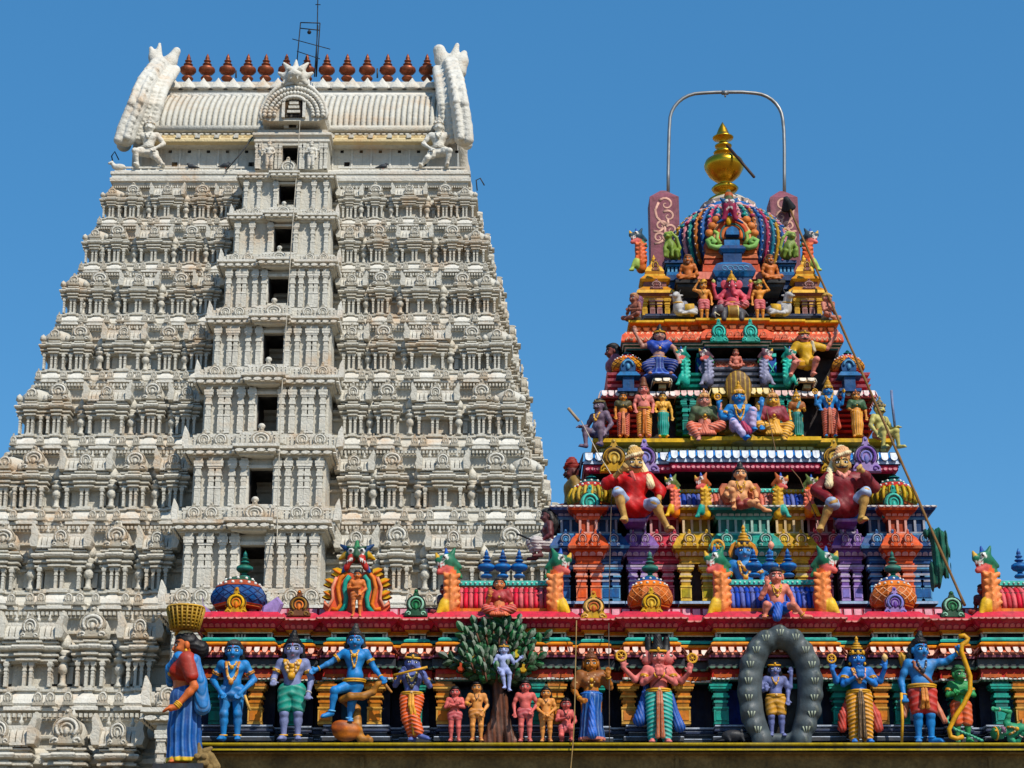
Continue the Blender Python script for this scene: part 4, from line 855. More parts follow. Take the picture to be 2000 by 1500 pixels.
# ---- dark cores of the storeys
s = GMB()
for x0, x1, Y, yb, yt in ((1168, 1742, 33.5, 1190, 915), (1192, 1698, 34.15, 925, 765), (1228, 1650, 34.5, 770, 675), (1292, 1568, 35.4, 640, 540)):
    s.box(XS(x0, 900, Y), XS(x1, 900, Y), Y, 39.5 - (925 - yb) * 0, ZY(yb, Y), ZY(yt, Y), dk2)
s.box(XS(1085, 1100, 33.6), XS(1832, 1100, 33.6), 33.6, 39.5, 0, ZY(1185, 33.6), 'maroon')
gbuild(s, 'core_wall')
# ---- first storey: coloured bays
def gbay(x0, x1, Y, c, c2, c3, nk=2, pil=None, top=985, neck=True, pw=.24, back=1.0):
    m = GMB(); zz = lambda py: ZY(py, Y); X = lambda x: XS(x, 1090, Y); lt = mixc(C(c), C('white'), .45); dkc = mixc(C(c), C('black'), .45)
    pl = [(X(x0), Y + back), (X(x0), Y), (X(x1), Y), (X(x1), Y + back)]
    m.mold(pl, [(-.2, zz(1182), dkc), (.0, zz(1182), c), (.04, zz(1180), lin('a9c0d8')), (.04, zz(1175), c), (-.1, zz(1172), c), (-.3, zz(1171), c)])
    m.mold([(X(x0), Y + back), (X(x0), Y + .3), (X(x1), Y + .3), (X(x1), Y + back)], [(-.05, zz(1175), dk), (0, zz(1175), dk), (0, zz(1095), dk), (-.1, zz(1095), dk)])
    e = (1 if (x1 - x0) > 34 else .5)
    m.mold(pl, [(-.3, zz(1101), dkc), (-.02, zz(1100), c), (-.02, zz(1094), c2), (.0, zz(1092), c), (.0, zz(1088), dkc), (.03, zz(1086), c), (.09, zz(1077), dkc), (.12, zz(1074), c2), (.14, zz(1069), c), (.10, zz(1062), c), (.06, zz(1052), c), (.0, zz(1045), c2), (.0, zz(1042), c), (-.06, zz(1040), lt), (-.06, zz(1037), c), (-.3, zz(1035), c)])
    row(m, pl, .03, zz(1086), .10, -.075, petal2(5), lt, t=.012, tilt=-.6)
    w = (X(x1) - X(x0)) / nk
    for k in range(nk): kudu(m, X(x0) + w * (k + .5), Y - .17, zz(1072), min(w * .86, .27), zz(1038) - zz(1072), c, lt, c2)
    if neck:
        pn = [(X(x0) + .06, Y + back), (X(x0) + .06, Y + .14), (X(x1) - .06, Y + .14), (X(x1) - .06, Y + back)]
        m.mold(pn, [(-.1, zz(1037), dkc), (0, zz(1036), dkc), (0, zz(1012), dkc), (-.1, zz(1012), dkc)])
        n_ = max(2, int((x1 - x0) / 16))
        for k in range(n_): x = X(x0) + .08 + (X(x1) - X(x0) - .16) * k / (n_ - 1); m.box(x - .02, x + .02, Y + .1, Y + .16, zz(1037), zz(1012), lt)
        m.mold(pn, [(-.2, zz(1013), c), (.02, zz(1012), c2), (.05, zz(1008), c), (.05, zz(1005), dkc), (.16, zz(996), c), (.18, zz(992), lt), (.19, zz(988), c), (.05, zz(985), c), (-.4, zz(984), c)])
        row(m, pn, .05, zz(1005), .1, -.07, petal2(5), lt, t=.012, tilt=-.7); row(m, pn, .185, zz(987.5), .1, .035, disc2(7), 'white', t=.012)
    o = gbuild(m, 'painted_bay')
    pm_ = MB(); pilaster(pm_, 0, 0, 0, 1, .20, c, c2, lt); pm_.box(-.065, .065, -.012, .02, .09, .30, c3); pme = mesh_of(pm_, 'pilaster', PAINT)
    for x in (pil if pil is not None else (x0 + 9, x1 - 9)): sub(o, 'pilaster', pme, Vector((X(x), Y + .06, zz(1172))) - Vector(GO), (pw / .22, 1, zz(1098) - zz(1172)))
    return o
lb = lin('6aa0c4')
for sg in (-1, 1):
    cx = 1457; f = lambda a, b: (cx + sg * a, cx + sg * b) if sg > 0 else (cx - b, cx - a)
    ex = 0 if sg < 0 else -4
    q = lambda a, b: tuple(v + ex for v in f(a, b))
    a, b = q(243, 368); gbay(a, b, YA, 'blue', lb, lin('1a5c98'), 4, pil=(a + 14, a + 96, b - 14), top=985)
    a, b = q(282, 332); gbay(a, b, YA - .22, lin('d4572c'), lin('e89070'), lin('e05a20'), 2, pil=(a + 11, b - 11))
    a, b = q(186, 232); gbay(a, b, YA + .12, lin('7a5a9c'), lin('b49ccc'), lin('8a80c0'), 2, pil=(a + 11, b - 11), pw=.19)
    a, b = q(122, 192); gbay(a, b, YA + .34, lin('c04a58'), lin('e09098'), lin('b83048'), 2, pil=(a + 8, b - 30))
    a, b = q(60, 128); gbay(a, b, YA + .12, lin('c89a24'), lin('e6c868'), lin('a8982c'), 2, pil=(a + 10, b - 16))
gbay(1400, 1514, YA - .1, lin('1f9080'), lin('6cc8b4'), lin('126a60'), 3, pil=(1410, 1504))
# ---- second course: roofs of the first storey
YR1 = YA + .35
def gdome(x, Y, py0, pyt, wpx, c1, c2, capc, fin_top, kx, kw, ky0, ky1, kc, lat=None, ribs=None):
    m = GMB(); dome(m, x, Y + .3, py0, pyt, wpx, c1, c2, capc, lat or 'dgold'); r = wpx / 2 * MPX(py0, Y); 
    if ribs:
        X, z0, H = XS(x, py0, Y + .3), ZY(py0, Y + .3), ZY(pyt, Y + .3) - ZY(py0, Y + .3)
        for k in range(20):
            a = 2 * pi * k / 20; m.tube([(X + rr * r * cos(a), Y + .3 + rr * r * sin(a), z0 + t * H) for t, rr in ((.1, .95), (.2, 1.02), (.35, 1.04), (.5, .97), (.62, .88))], r * .08, ribs, n=5)
    o = gbuild(m, 'square_dome')
    f = MB(); kalasam(f, (0, 0, 0), ZY(fin_top, Y + .3) - ZY(pyt, Y + .3), .22 * wpx / 90, ['dteal', 'blue', 'teal']); fo = f.build('pot_finial', PAINT, o); fo.location = Vector(P(x, pyt, Y + .3)) - Vector(GO)
    if kw: kudu_obj(kx, ky0, ky1, kw, Y - .12, *kc, parent=o, org=GO)
for x, kx in ((1155, 1153), (1746, 1748)): gdome(x, YA + .02, 992, 938, 88, 'olive', 'red', 'dteal', 925, kx, 48, 1010, 946, ('teal', 'aqua', lin('2fb8a8')), ribs=lin('c8a440'))
L2 = lambda c: None
LG1 = lion('orange', lin('5c6a34'), 'yellow', 'coral'); LG2 = lion('yellow', lin('a8562c'), 'teal', 'gold')
shala(G, GO, YA + .2, 1322, 1372, 1000, 950, lin('1040a8'), lin('061850'), 'yellow', 'gold', (), [(1318, 1008, 928, LG1, -1)]); shala(G, GO, YA + .2, 1528, 1572, 1000, 950, lin('1040a8'), lin('061850'), 'yellow', 'gold', (), [(1582, 1008, 928, LG1, 1)])
shala(G, GO, YA + .05, 1386, 1512, 1002, 948, lin('d88070'), 'brick', 'aqua', 'salmon', (), [(1378, 1010, 925, LG2, -1), (1522, 1010, 925, LG2, 1)], base='yellow')
# ---- blue and white petal eave with its pink bead band, yellow ledge
YB2 = YA + .30; z2 = lambda py: ZY(py, YB2)
def stepplan(Y, py, segs, back=39.5):
    p = [(XS(segs[0][0], py, Y), back)]
    for a, b, d in segs: p += [(XS(a, py, Y), Y - d), (XS(b, py, Y), Y - d)]
    return p + [(p[-1][0], back)]
sp = stepplan(YB2, 900, [(1146, 1232, .06), (1232, 1272, 0), (1272, 1312, .08), (1312, 1592, .2), (1592, 1628, .08), (1628, 1668, 0), (1668, 1746, .06)])
s = GMB(); b1 = lin('1f6fc0'); 
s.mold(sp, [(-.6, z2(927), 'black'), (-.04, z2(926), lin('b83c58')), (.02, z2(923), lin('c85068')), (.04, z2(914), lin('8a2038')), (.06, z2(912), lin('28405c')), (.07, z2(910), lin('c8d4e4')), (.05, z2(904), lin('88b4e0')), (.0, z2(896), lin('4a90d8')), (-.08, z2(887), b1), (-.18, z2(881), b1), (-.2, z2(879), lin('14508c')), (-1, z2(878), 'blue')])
row(s, sp, .055, z2(887.5), .15, .19, petal2(9), lin('e4e8ee'), t=.014, tilt=.36, edge=lin('16203c')); row(s, sp, .035, z2(915.5), .085, .065, disc2(8), lin('e49aa4'), t=.012, edge='rose')
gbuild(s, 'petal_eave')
YC = YA + .62; z3 = lambda py: ZY(py, YC)
yp = stepplan(YC, 865, [(1160, 1350, .0), (1350, 1600, .12), (1600, 1745, 0)])
s = GMB(); s.mold(yp, [(-.4, z3(884), 'dgold'), (-.12, z3(883), lin('7a6a20')), (-.12, z3(872), lin('9a7c20')), (-.04, z3(869), 'gold'), (.0, z3(866), 'gold'), (.02, z3(864), 'yellow'), (.02, z3(857), 'yellow'), (-.02, z3(855.5), 'yellow'), (-1.5, z3(855), 'gold')])
row(s, yp, -.11, z3(873), .12, .07, petal2(6), lin('c8b878'), t=.012)
gbuild(s, 'yellow_ledge'); ZC2 = z3(855.5)
for x, y0, y1, c in ((1200, 922, 856, ('gold', 'dgold', lin('d8b868'))), (1260, 922, 856, ('lilac', 'purple', 'lavender')), (1632, 922, 857, ('gold', 'dgold', lin('d8b868'))), (1694, 922, 852, ('lilac', 'purple', 'lavender'))): kudu_obj(x, y0, y1, 56, YB2 - .22, *c, parent=G, org=GO)
# ---- second storey
Y2 = YA + 1.2; z4 = lambda py: ZY(py, Y2); X4 = lambda x, py=800: XS(x, py, Y2)
def flute(x0, x1, Y, ya, yb, c, lt, n=6, back=1.5):
    m = GMB(); zz = lambda py: ZY(py, Y); pl = [(XS(x0, 800, Y), Y + back), (XS(x0, 800, Y), Y), (XS(x1, 800, Y), Y), (XS(x1, 800, Y), Y + back)]; pr = [(-.2, zz(ya), c)]
    for k in range(n):
        a = ya + (yb - ya) * k / n; b = ya + (yb - ya) * (k + .5) / n; d = ya + (yb - ya) * (k + .92) / n
        pr += [(-.06, zz(a), c), (-.06, zz(b), lt), (0, zz(b) + .005, lt), (.02, zz(d), c), (-.06, zz(d) + .01, c)]
    m.mold(pl, pr + [(-.3, zz(yb), c)]); return m
def capeave(m, x0, x1, Y, y0, y1, c, pc, w=.11, back=1.5):
    zz = lambda py: ZY(py, Y); pl = [(XS(x0, 770, Y), Y + back), (XS(x0, 770, Y), Y), (XS(x1, 770, Y), Y), (XS(x1, 770, Y), Y + back)]; h = zz(y1) - zz(y0)
    m.mold(pl, [(-.3, zz(y0), 'black'), (.0, zz(y0), c), (.03, zz(y0) + h * .15, c), (0, zz(y0) + h * .5, c), (-.08, zz(y0) + h * .9, mixc(C(c), C('black'), .3)), (-.3, zz(y1), c)])
    row(m, pl, .02, zz(y1) - h * .1, w, h * .85, petal2(6), pc, t=.012, tilt=.4)
for x0, x1, c, lt in ((1178, 1262, 'red', lin('d85040')), (1618, 1705, 'red', lin('d85040'))):
    m = flute(x0 + 4, x1 - 4, Y2, 850, 778, lin('6a1018'), lin('a03030'), 7); capeave(m, x0 - 2, x1 + 2, Y2 - .08, 778, 762, lin('d87880'), lin('f0dcd8')); gbuild(m, 'lower_band')
    m = flute(x0 + 10, x1 - 3, Y2 + .05, 762, 727, lin('b83848'), lin('e4848c'), 3); gbuild(m, 'base_band')
    cx = (x0 + x1) / 2 + 6 * (1 if x0 < 1400 else -1); gdome(cx, Y2 + .05, 730, 695, 68, lin('d8922c'), 'orange', 'rose', 683, cx, 0, 0, 0, None, lat='brown')
    m = GMB(); X = XS(cx, 740, Y2); m.box(X - .2, X + .2, Y2 - .25, Y2 + .2, z4(772), z4(766), 'blue'); m.box(X - .10, X + .10, Y2 - .22, Y2 + .2, z4(766), z4(742), lin('104a7c')); m.box(X - .22, X + .22, Y2 - .27, Y2 + .2, z4(742), z4(733), lin('2a6a9c'), tx=.07, ty=.05)
    m.plate([(X + a * .14, z4(733) + b * .28) for a, b in [(-1, 0), (-1.1, .4), (-.8, .75), (-.3, .95), (0, 1.1), (.3, .95), (.8, .75), (1.1, .4), (1, 0)]], Y2 - .2, Y2, lin('104a7c'), edge='navy', bev=.1); m.tube([(X + .09 * cos(a), Y2 - .21, z4(733) + .12 + .1 * sin(a)) for a in np.linspace(0, pi, 9)], .02, lb); m.ball((X, Y2 - .21, z4(733) + .1), (.04, .03, .06), lb, 6, 5)
    gbuild(m, 'niche_shrine')
m = flute(1322, 1560, Y2 + .1, 850, 780, lin('063c3a'), lin('0e6058'), 6); capeave(m, 1318, 1378, Y2 - .02, 778, 762, 'teal', lin('f0c8c0')); capeave(m, 1502, 1562, Y2 - .02, 778, 762, 'teal', lin('f0c8c0'))
for x in (1338, 1350, 1528, 1540): pilaster(m, X4(x), Y2 - .05, z4(850), z4(780), .13, 'dteal', 'teal', 'teal')
gbuild(m, 'green_band')
m = GMB(); capeave(m, 1392, 1430, Y2 - .2, 775, 757, 'gold', lin('f0d8a0')); capeave(m, 1466, 1500, Y2 - .2, 775, 757, 'gold', lin('f0d8a0')); m.box(X4(1402), X4(1420), Y2 - .15, Y2, z4(850), z4(775), 'dgold'); m.box(X4(1474), X4(1492), Y2 - .15, Y2, z4(850), z4(775), 'dgold'); gbuild(m, 'gold_bracket')
for x in (1294, 1577):                                                       # cream pedestals under the upper dancers
    m = GMB(); capeave(m, x - 14, x + 14, Y2 - .2, 748, 738, lin('d8b890'), lin('f0e4d0')); m.box(X4(x - 7), X4(x + 7), Y2 - .12, Y2 + .1, z4(762), z4(748), lin('c8b488')); capeave(m, x - 24, x + 24, Y2 - .06, 778, 764, lin('d8a090'), lin('f0e0d8')); gbuild(m, 'pedestal')
m = flute(1386, 1488, Y2 + .2, 762, 716, lin('4a4e5c'), lin('a0a4b4'), 4); X0, X1 = X4(1384), X4(1492)
pl = [(X0, Y2 + 1.5), (X0, Y2 + .3), (X1, Y2 + .3), (X1, Y2 + 1.5)]
m.mold(pl, [(0, z4(717), 'grey'), (.06, z4(716), lin('8c8ca4')), (.06, z4(712), 'coral'), (.04, z4(702), 'coral'), (-.08, z4(693), lin('a8a8bc')), (-.04, z4(691), lin('a8a8bc')), (-.06, z4(688), 'grey'), (-.6, z4(687), 'grey')])
for k in range(9):
    for d in (0, 1): xa = X0 + (X1 - X0) * (k + d) / 9; xb = X0 + (X1 - X0) * (k + 1 - d) / 9; m.tube([(xa, Y2 + .235, z4(711)), (xb, Y2 + .3, z4(696))], .015, 'salmon', n=4)
for sg, x in ((-1, 1380), (1, 1496)): m.plate([(X4(x) - sg * .05, z4(760)), (X4(x) + sg * .10, z4(756)), (X4(x) + sg * .02, z4(735)), (X4(x) + sg * .12, z4(715)), (X4(x) + sg * .03, z4(700)), (X4(x) + sg * .1, z4(685)), (X4(x) - sg * .02, z4(680)), (X4(x) - sg * .08, z4(705))], Y2 + .1, Y2 + .35, lin('5c5c78'), edge='dgrey', bev=.1)
gbuild(m, 'grey_barrel_shrine')
for sg, xa, xb in ((-1, 1332, 1376), (1, 1500, 1546)):
    m = flute(xa, xb, Y2 + .15, 762, 728, lin('0a6a60'), lin('2fa896'), 3); a = XS(xa, 720, Y2 + .25); b = XS(xb, 720, Y2 + .25); i0, i1 = (a + .28, b) if sg < 0 else (a, b - .28)
    m.box(i0, i1, Y2 + .25, Y2 + .6, ZY(728, Y2 + .25), ZY(698, Y2 + .25), lin('1a58b0')); m.tube([(i0, Y2 + .24, ZY(727, Y2)), (i1, Y2 + .24, ZY(700, Y2))], .015, 'aqua', n=4); m.tube([(i1, Y2 + .24, ZY(727, Y2)), (i0, Y2 + .24, ZY(700, Y2))], .015, 'aqua', n=4); m.box(i0, i1, Y2 + .2, Y2 + .6, ZY(698, Y2 + .25), ZY(692, Y2 + .25), 'aqua')
    gbuild(m, 'teal_shrine')
LT = lion('teal', lin('0e7a6a'), 'teal', lin('2fb8a0')); LGY = lion(lin('5c5c78'), lin('6a4a54'), lin('7c7c94'), lin('8c8ca8'))
for x, me, sg, Y in ((1338, LT, -1, Y2), (1540, LT, 1, Y2), (1384, LGY, -1, Y2 + .1), (1494, LGY, 1, Y2 + .1)):
    h = ZY(678, Y) - ZY(752, Y); sub(G, 'lion_bracket', me, Vector(P(x, 752, Y)) - Vector(GO), (sg * h * .85, h * .85, h))
# ---- coral lattice eave with green and white lines, orange ledge
YD2 = YA + 1.35; z5 = lambda py: ZY(py, YD2)
dp = stepplan(YD2, 660, [(1218, 1372, 0), (1372, 1502, .14), (1502, 1642, 0)])
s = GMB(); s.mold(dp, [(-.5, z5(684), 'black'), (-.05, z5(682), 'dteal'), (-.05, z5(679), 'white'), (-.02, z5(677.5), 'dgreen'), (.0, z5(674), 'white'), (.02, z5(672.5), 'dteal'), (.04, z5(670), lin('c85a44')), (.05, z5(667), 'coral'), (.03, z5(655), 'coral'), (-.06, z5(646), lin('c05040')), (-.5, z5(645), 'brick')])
for a, b, d in ((1222, 1288, 0), (1304, 1370, 0), (1504, 1570, 0), (1580, 1640, 0)):
    n_ = 6; xa, xb = XS(a, 660, YD2), XS(b, 660, YD2)
    for k in range(n_):
        for e in (0, 1): s.tube([(xa + (xb - xa) * (k + e) / n_, YD2 - .055, z5(667)), (xa + (xb - xa) * (k + 1 - e) / n_, YD2 + .04, z5(648))],   .022, lin('f0c0a0'), n=4)
for x in (1338, 1352, 1384, 1424, 1438, 1452, 1488, 1518, 1532): kudu(s, XS(x, 660, YD2), YD2 - .09 - (.14 if 1372 < x < 1502 else 0), z5(668), .13, .17, 'coral', 'salmon', 'salmon', lite=True)
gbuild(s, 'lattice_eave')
for x in (1405, 1467): kudu_obj(x, 668, 622, 36, YD2 - .24, 'teal', 'aqua', lin('2fb8a8'), parent=G, org=GO)
YE = YA + 1.5; z6 = lambda py: ZY(py, YE)
s = GMB(); op2 = stepplan(YE, 635, [(1230, 1300, 0), (1300, 1360, .05), (1360, 1500, .12), (1500, 1570, .05), (1570, 1638, 0)])
s.mold(op2, [(-.5, z6(646), 'dorange'), (-.08, z6(645), 'dorange'), (-.08, z6(637), lin('d87820')), (-.04, z6(634), 'orange'), (.0, z6(632), lin('e89a28')), (.02, z6(630), 'yellow'), (.02, z6(626), 'yellow'), (-.02, z6(624.5), 'yellow'), (-1.5, z6(624), 'gold')])
row(s, op2, -.06, z6(636), .16, .09, [(-.42, 0), (-.3, -1), (.3, -1), (.42, 0)], lin('a85018'), t=.015)
gbuild(s, 'orange_ledge'); ZE = z6(624.5)
# ---- third storey: gold corner pavilions, blue centre shrine
Y3 = YA + 2.0; z7 = lambda py: ZY(py, Y3); X7 = lambda x, py=580: XS(x, py, Y3)
s = GMB(); s.mold([(X7(1256), 39), (X7(1256), Y3 - .1), (X7(1604), Y3 - .1), (X7(1604), 39)], [(-.2, z7(626), 'dgrey'), (0, z7(625), nb), (.02, z7(620), lw), (-.03, z7(618), nb), (-.03, z7(615), lw), (-.4, z7(613), nb)]); gbuild(s, 'plinth')
gc, gl, mv = lin('c8852a'), lin('e8b85c'), lin('8a5c58')
for cx in (1281, 1578):
    m = GMB(); X = X7(cx); w = lambda px: px * MPX(580, Y3)
    for dx, c in ((-22, 'gold'), (-7, mv), (7, mv), (22, 'gold')): pilaster(m, X + w(dx), Y3, z7(615), z7(582), .11, c, gl if c == 'gold' else lin('b48c84'), gl)
    m.box(X - w(26), X + w(26), Y3 + .35, Y3 + 1.2, z7(615), z7(575), dk)
    def sq(a, b, y0, y1, c, yo=0): m.lathe([(w(a) * 1.414, z7(y0), c), (w(b) * 1.414, z7(y1), c)], c, n=4, rot=pi / 4, c=(X, Y3 + .3, 0), smooth=False, sy=.85)
    for a, b, y0, y1, c in ((28, 30, 582, 576, gc), (30, 38, 576, 572, mv), (38, 36, 572, 566, gl), (36, 24, 566, 556, gc), (22, 22, 556, 545, mv), (24, 30, 546, 542, gl), (30, 22, 542, 534, gc), (20, 20, 534, 530, gl), (18, 19, 530, 524, gc), (19, 14, 524, 514, gl), (14, 7, 514, 507, gc), (7, 5, 507, 500, gl)): sq(a, b, y0, y1, c)
    m.lathe([(w(5), z7(501), gl), (w(7), z7(499), gc), (w(4), z7(496), gl), (w(5), z7(494), gc), (w(2), z7(491), gl), (0, z7(486), gl)], gl, n=10, c=(X, Y3 + .3, 0))
    kudu(m, X, Y3 - .22, z7(572), w(26), z7(552) - z7(572), mv, lin('b89088'), mv); kudu(m, X, Y3 - .1, z7(532), w(16), z7(508) - z7(532), mv, gl, 'brown')
    gbuild(m, 'corner_pavilion')
m = GMB(); cr2 = lin('c85a40')
for a, b, y0, y1, c, Y in ((1366, 1492, 566, 556, cr2, .25), (1364, 1494, 556, 545, lin('a84038'), .22), (1362, 1496, 545, 530, lin('e08878'), .2), (1372, 1486, 530, 515, cr2, .26), (1376, 1482, 515, 504, lin('b04830'), .26), (1376, 1482, 504, 494, 'dorange', .25), (1380, 1480, 494, 480, lin('d87040'), .26)): m.box(XS(a, 530, Y3 + Y), XS(b, 530, Y3 + Y), Y3 + Y, Y3 + 2, ZY(y0, Y3 + Y), ZY(y1, Y3 + Y), c, tx=.02, ty=.02)
bl, bl2 = lin('103f70'), lin('2a6ca4')
for a, y0, b, y1, c in ((34, 560, 34, 540, bl), (36, 540, 42, 530, bl2), (42, 530, 34, 515, bl), (34, 515, 22, 508, bl2), (18, 508, 18, 488, bl), (20, 488, 26, 482, bl2), (26, 482, 20, 474, bl), (15, 474, 15, 462, bl2)):
    Yc = Y3 + .3; k = MPX(530, Yc); m.lathe([(a * k * 1.414, ZY(y0, Yc - .3), c), (b * k * 1.414, ZY(y1, Yc - .3), c)], c, n=4, rot=pi / 4, c=(XS(1430, 530, Yc), Yc - .02, 0), smooth=False, sy=.8)
Xc = XS(1430, 460, Y3 + .2); zc0 = ZY(463, Y3 + .2); m.plate([(Xc + a * .15, zc0 + b * .2) for a, b in [(-1, 0), (-1, .5), (-.7, .85), (0, 1.1), (.7, .85), (1, .5), (1, 0)]], Y3 + .12, Y3 + .4, bl2, edge=bl, bev=.2)
for k in range(5): x = Xc + (k - 2) * .1; m.tube([(x + .05 * cos(t), Y3 - .12, ZY(524, Y3 - .1) + .045 * sin(t)) for t in np.linspace(0, pi * 1.6, 8)], .013, lb, n=4)
gbuild(m, 'blue_shrine')
# ---- dome with beaded ribs
YDm = YA + 3.7; zd = lambda py: ZY(py, YDm); Xd = XS(1424, 450, YDm); kd = MPX(450, YDm)
dpr = [(98, 545), (106, 525), (112, 500), (112, 480), (106, 462), (94, 446), (78, 434), (64, 427)]
m = GMB(); m.lathe([(a * kd, zd(b), lin('1c2440')) for a, b in dpr] + [(66 * kd, zd(427), lin('d8788c')), (60 * kd, zd(421), lin('f0e0dc')), (58 * kd, zd(420), lin('3a6ca8')), (55 * kd, zd(413), lin('f0dcd8')), (50 * kd, zd(411), lin('b0a89c')), (46 * kd, zd(402), lin('c8bfae')), (34 * kd, zd(392), 'gold'), (20 * kd, zd(388), 'gold')], 'maroon', n=36, c=(Xd, YDm, 0))
rc = [lin('b8506a'), lin('1f7890'), lin('c09030'), lin('1c4c8c'), lin('d08890'), lin('1f8a80'), lin('b86a30'), lin('2a5c9c')]
pr_ = np.array(dpr, float); t = np.linspace(0, 1, 23); rr = np.interp(t, np.linspace(0, 1, len(pr_)), pr_[:, 0]) * kd; zz = np.array([zd(v) for v in np.interp(t, np.linspace(0, 1, len(pr_)), pr_[:, 1])])
for k in range(48):
    a = 2 * pi * (k + .5) / 48; c = rc[k % len(rc)]; sc_ = rr / rr.max()
    m.tube([(Xd + r_ * cos(a), YDm + r_ * sin(a), z_) for r_, z_ in zip(rr, zz)], [(.058 if j % 2 else .034) * sc_[j] for j in range(23)], c, n=6)
    for j in range(1, 23, 2): m.ball((Xd + (rr[j] + .05) * cos(a), YDm + (rr[j] + .05) * sin(a), zz[j]), .022, mixc(c, C('white'), .5), 5, 4)
for zq_, rq_ in ((zd(462), 107), (zd(440), 88)):
    for k in range(40): a = 2 * pi * k / 40; m.ball((Xd + rq_ * kd * cos(a), YDm + rq_ * kd * sin(a), zq_), (.06, .06, .045), rc[(k * 3) % len(rc)], 6, 4)
for k in range(14):
    a = 2 * pi * k / 14; M_ = Tm((Xd, YDm, 0), rz=a); m.plate([(-.15, zd(404)), (-.2, zd(415)), (-.1, zd(411)), (0, zd(420)), (.1, zd(411)), (.2, zd(415)), (.15, zd(404))], -.0 - 54 * kd, .06 - 54 * kd, lin('b4a294'), M=M_, edge=lin('f0dcd0'), bev=.2)
    m.ball((Xd + 60 * kd * cos(a), YDm + 60 * kd * sin(a), zd(424)), (.09, .09, .06), lin('e8b4b0'), 7, 5)
dm = gbuild(m, 'ribbed_dome')
m = GMB(); pf = [(0, 398), (33, 398), (36, 392), (26, 386), (15, 382), (13, 379), (24, 374), (28, 369), (24, 365), (12, 362), (11, 357), (20, 352), (32, 343), (40, 330), (41.5, 324), (41, 321), (38, 315), (28, 309), (14, 306), (10, 304), (20, 301), (21, 298), (11, 295), (8, 292), (17, 288), (18, 285), (9, 281), (8, 275), (21, 271), (22, 269), (16, 266), (13, 261), (9, 252), (4, 244), (0, 238)]
Xf = XS(1414, 320, YDm); kf = MPX(320, YDm) * .94; m.lathe([(a * kf, ZY(b, YDm)) for a, b in pf], 'gold', n=28, c=(Xf, YDm, 0)); gbuild(m, 'brass_finial', GOLD)
# kirtimukha arch on the front of the dome
m = GMB(); Yk2 = Y3 + .25; xk = lambda a: XS(1429 + a, 450, Yk2); zk = lambda b: ZY(b, Yk2)
def arch(r, z0, rad, c, dy, zsc=1.0, n=16): m.tube([(xk(r * cos(t)), Yk2 - dy, zk(462 - r * zsc * sin(t))) for t in np.linspace(-.35, pi + .35, n)], rad, c, n=6)
m.plate([(xk(a), zk(b)) for a, b in [(-50, 488), (-54, 474), (-46, 466), (-46, 448), (-40, 432), (-22, 424), (0, 420), (22, 424), (40, 432), (46, 448), (46, 466), (54, 474), (50, 488)]], Yk2, Yk2 + .25, lin('b8603c'), edge='brick', bev=.05)
arch(18, 0, .05, lin('d87a50'), .02); arch(23, 0, .035, 'dteal', .03); arch(28, 0, .045, lin('c8502c'), .03); arch(34, 0, .04, lin('e0a078'), .02)
m.plate([(xk(a), zk(b)) for a, b in [(-15, 484), (-15, 455), (-9, 446), (0, 443), (9, 446), (15, 455), (15, 484)]], Yk2 - .03, Yk2, 'black')
for sg in (-1, 1):
    m.tube([(xk(sg * a), Yk2 - .05, zk(b)) for a, b in [(20, 484), (32, 486), (44, 482), (48, 472), (40, 468), (34, 474), (40, 478)]], .055, lin('8ab86a'), n=6); m.tube([(xk(sg * a), Yk2 - .05, zk(b)) for a, b in [(24, 478), (30, 468), (28, 458), (36, 454)]], .04, lin('a8c86c'), n=6)
    for a, b in ((38, 442), (30, 430), (44, 456)): m.ball((xk(sg * a), Yk2 - .02, zk(b)), (.09, .06, .08), lin('d88858'), 7, 5)
m.ball((xk(-6), Yk2 - .08, zk(434)), (.06, .05, .1), 'yellow', 8, 6)
gbuild(m, 'fan_arch')
l = SD(); c0 = np.array(P(1424, 402, Yk2 - .1)) - GO; u = .045
B = lambda x, y, z: c0 + np.array((x, y, z)) * u
l.ell(B(0, 0, 0), (3.2 * u, 3 * u, 3 * u), lin('6a2c40'), .04); l.cap(B(0, 0, 2), B(0, .5, 7), 2.2 * u, 1.0 * u, lin('4a5c3a'), .05); l.ell(B(0, 0, 4.5), (2 * u, 1.5 * u, 2 * u), lin('b8603c'), .03)
for sg in (-1, 1):
    l.cap(B(sg * 1.6, -1, 1), B(sg * 3.8, 0, 3.6), 1.2 * u, .4 * u, lin('1c5c8c'), .03); l.cap(B(sg * 1.2, -1.5, -1), B(sg * 2.4, -1, -6.5), 1.5 * u, 1.0 * u, lin('9c3a54'), .04); l.ell(B(sg * 1.4, -2.6, 1.2), .7 * u, 'white', .01); l.cap(B(sg * 2.4, -1, -6.5), B(sg * 5.5, -1, -8.5), .8 * u, .5 * u, 'blue', .03)
    l.cap(B(sg * .8, -2.6, -1.6), B(sg * .9, -2.8, -3.2), .35 * u, .15 * u, 'white', .01)
sd_obj('lion_face', l, .02, G, mat=PAINT)
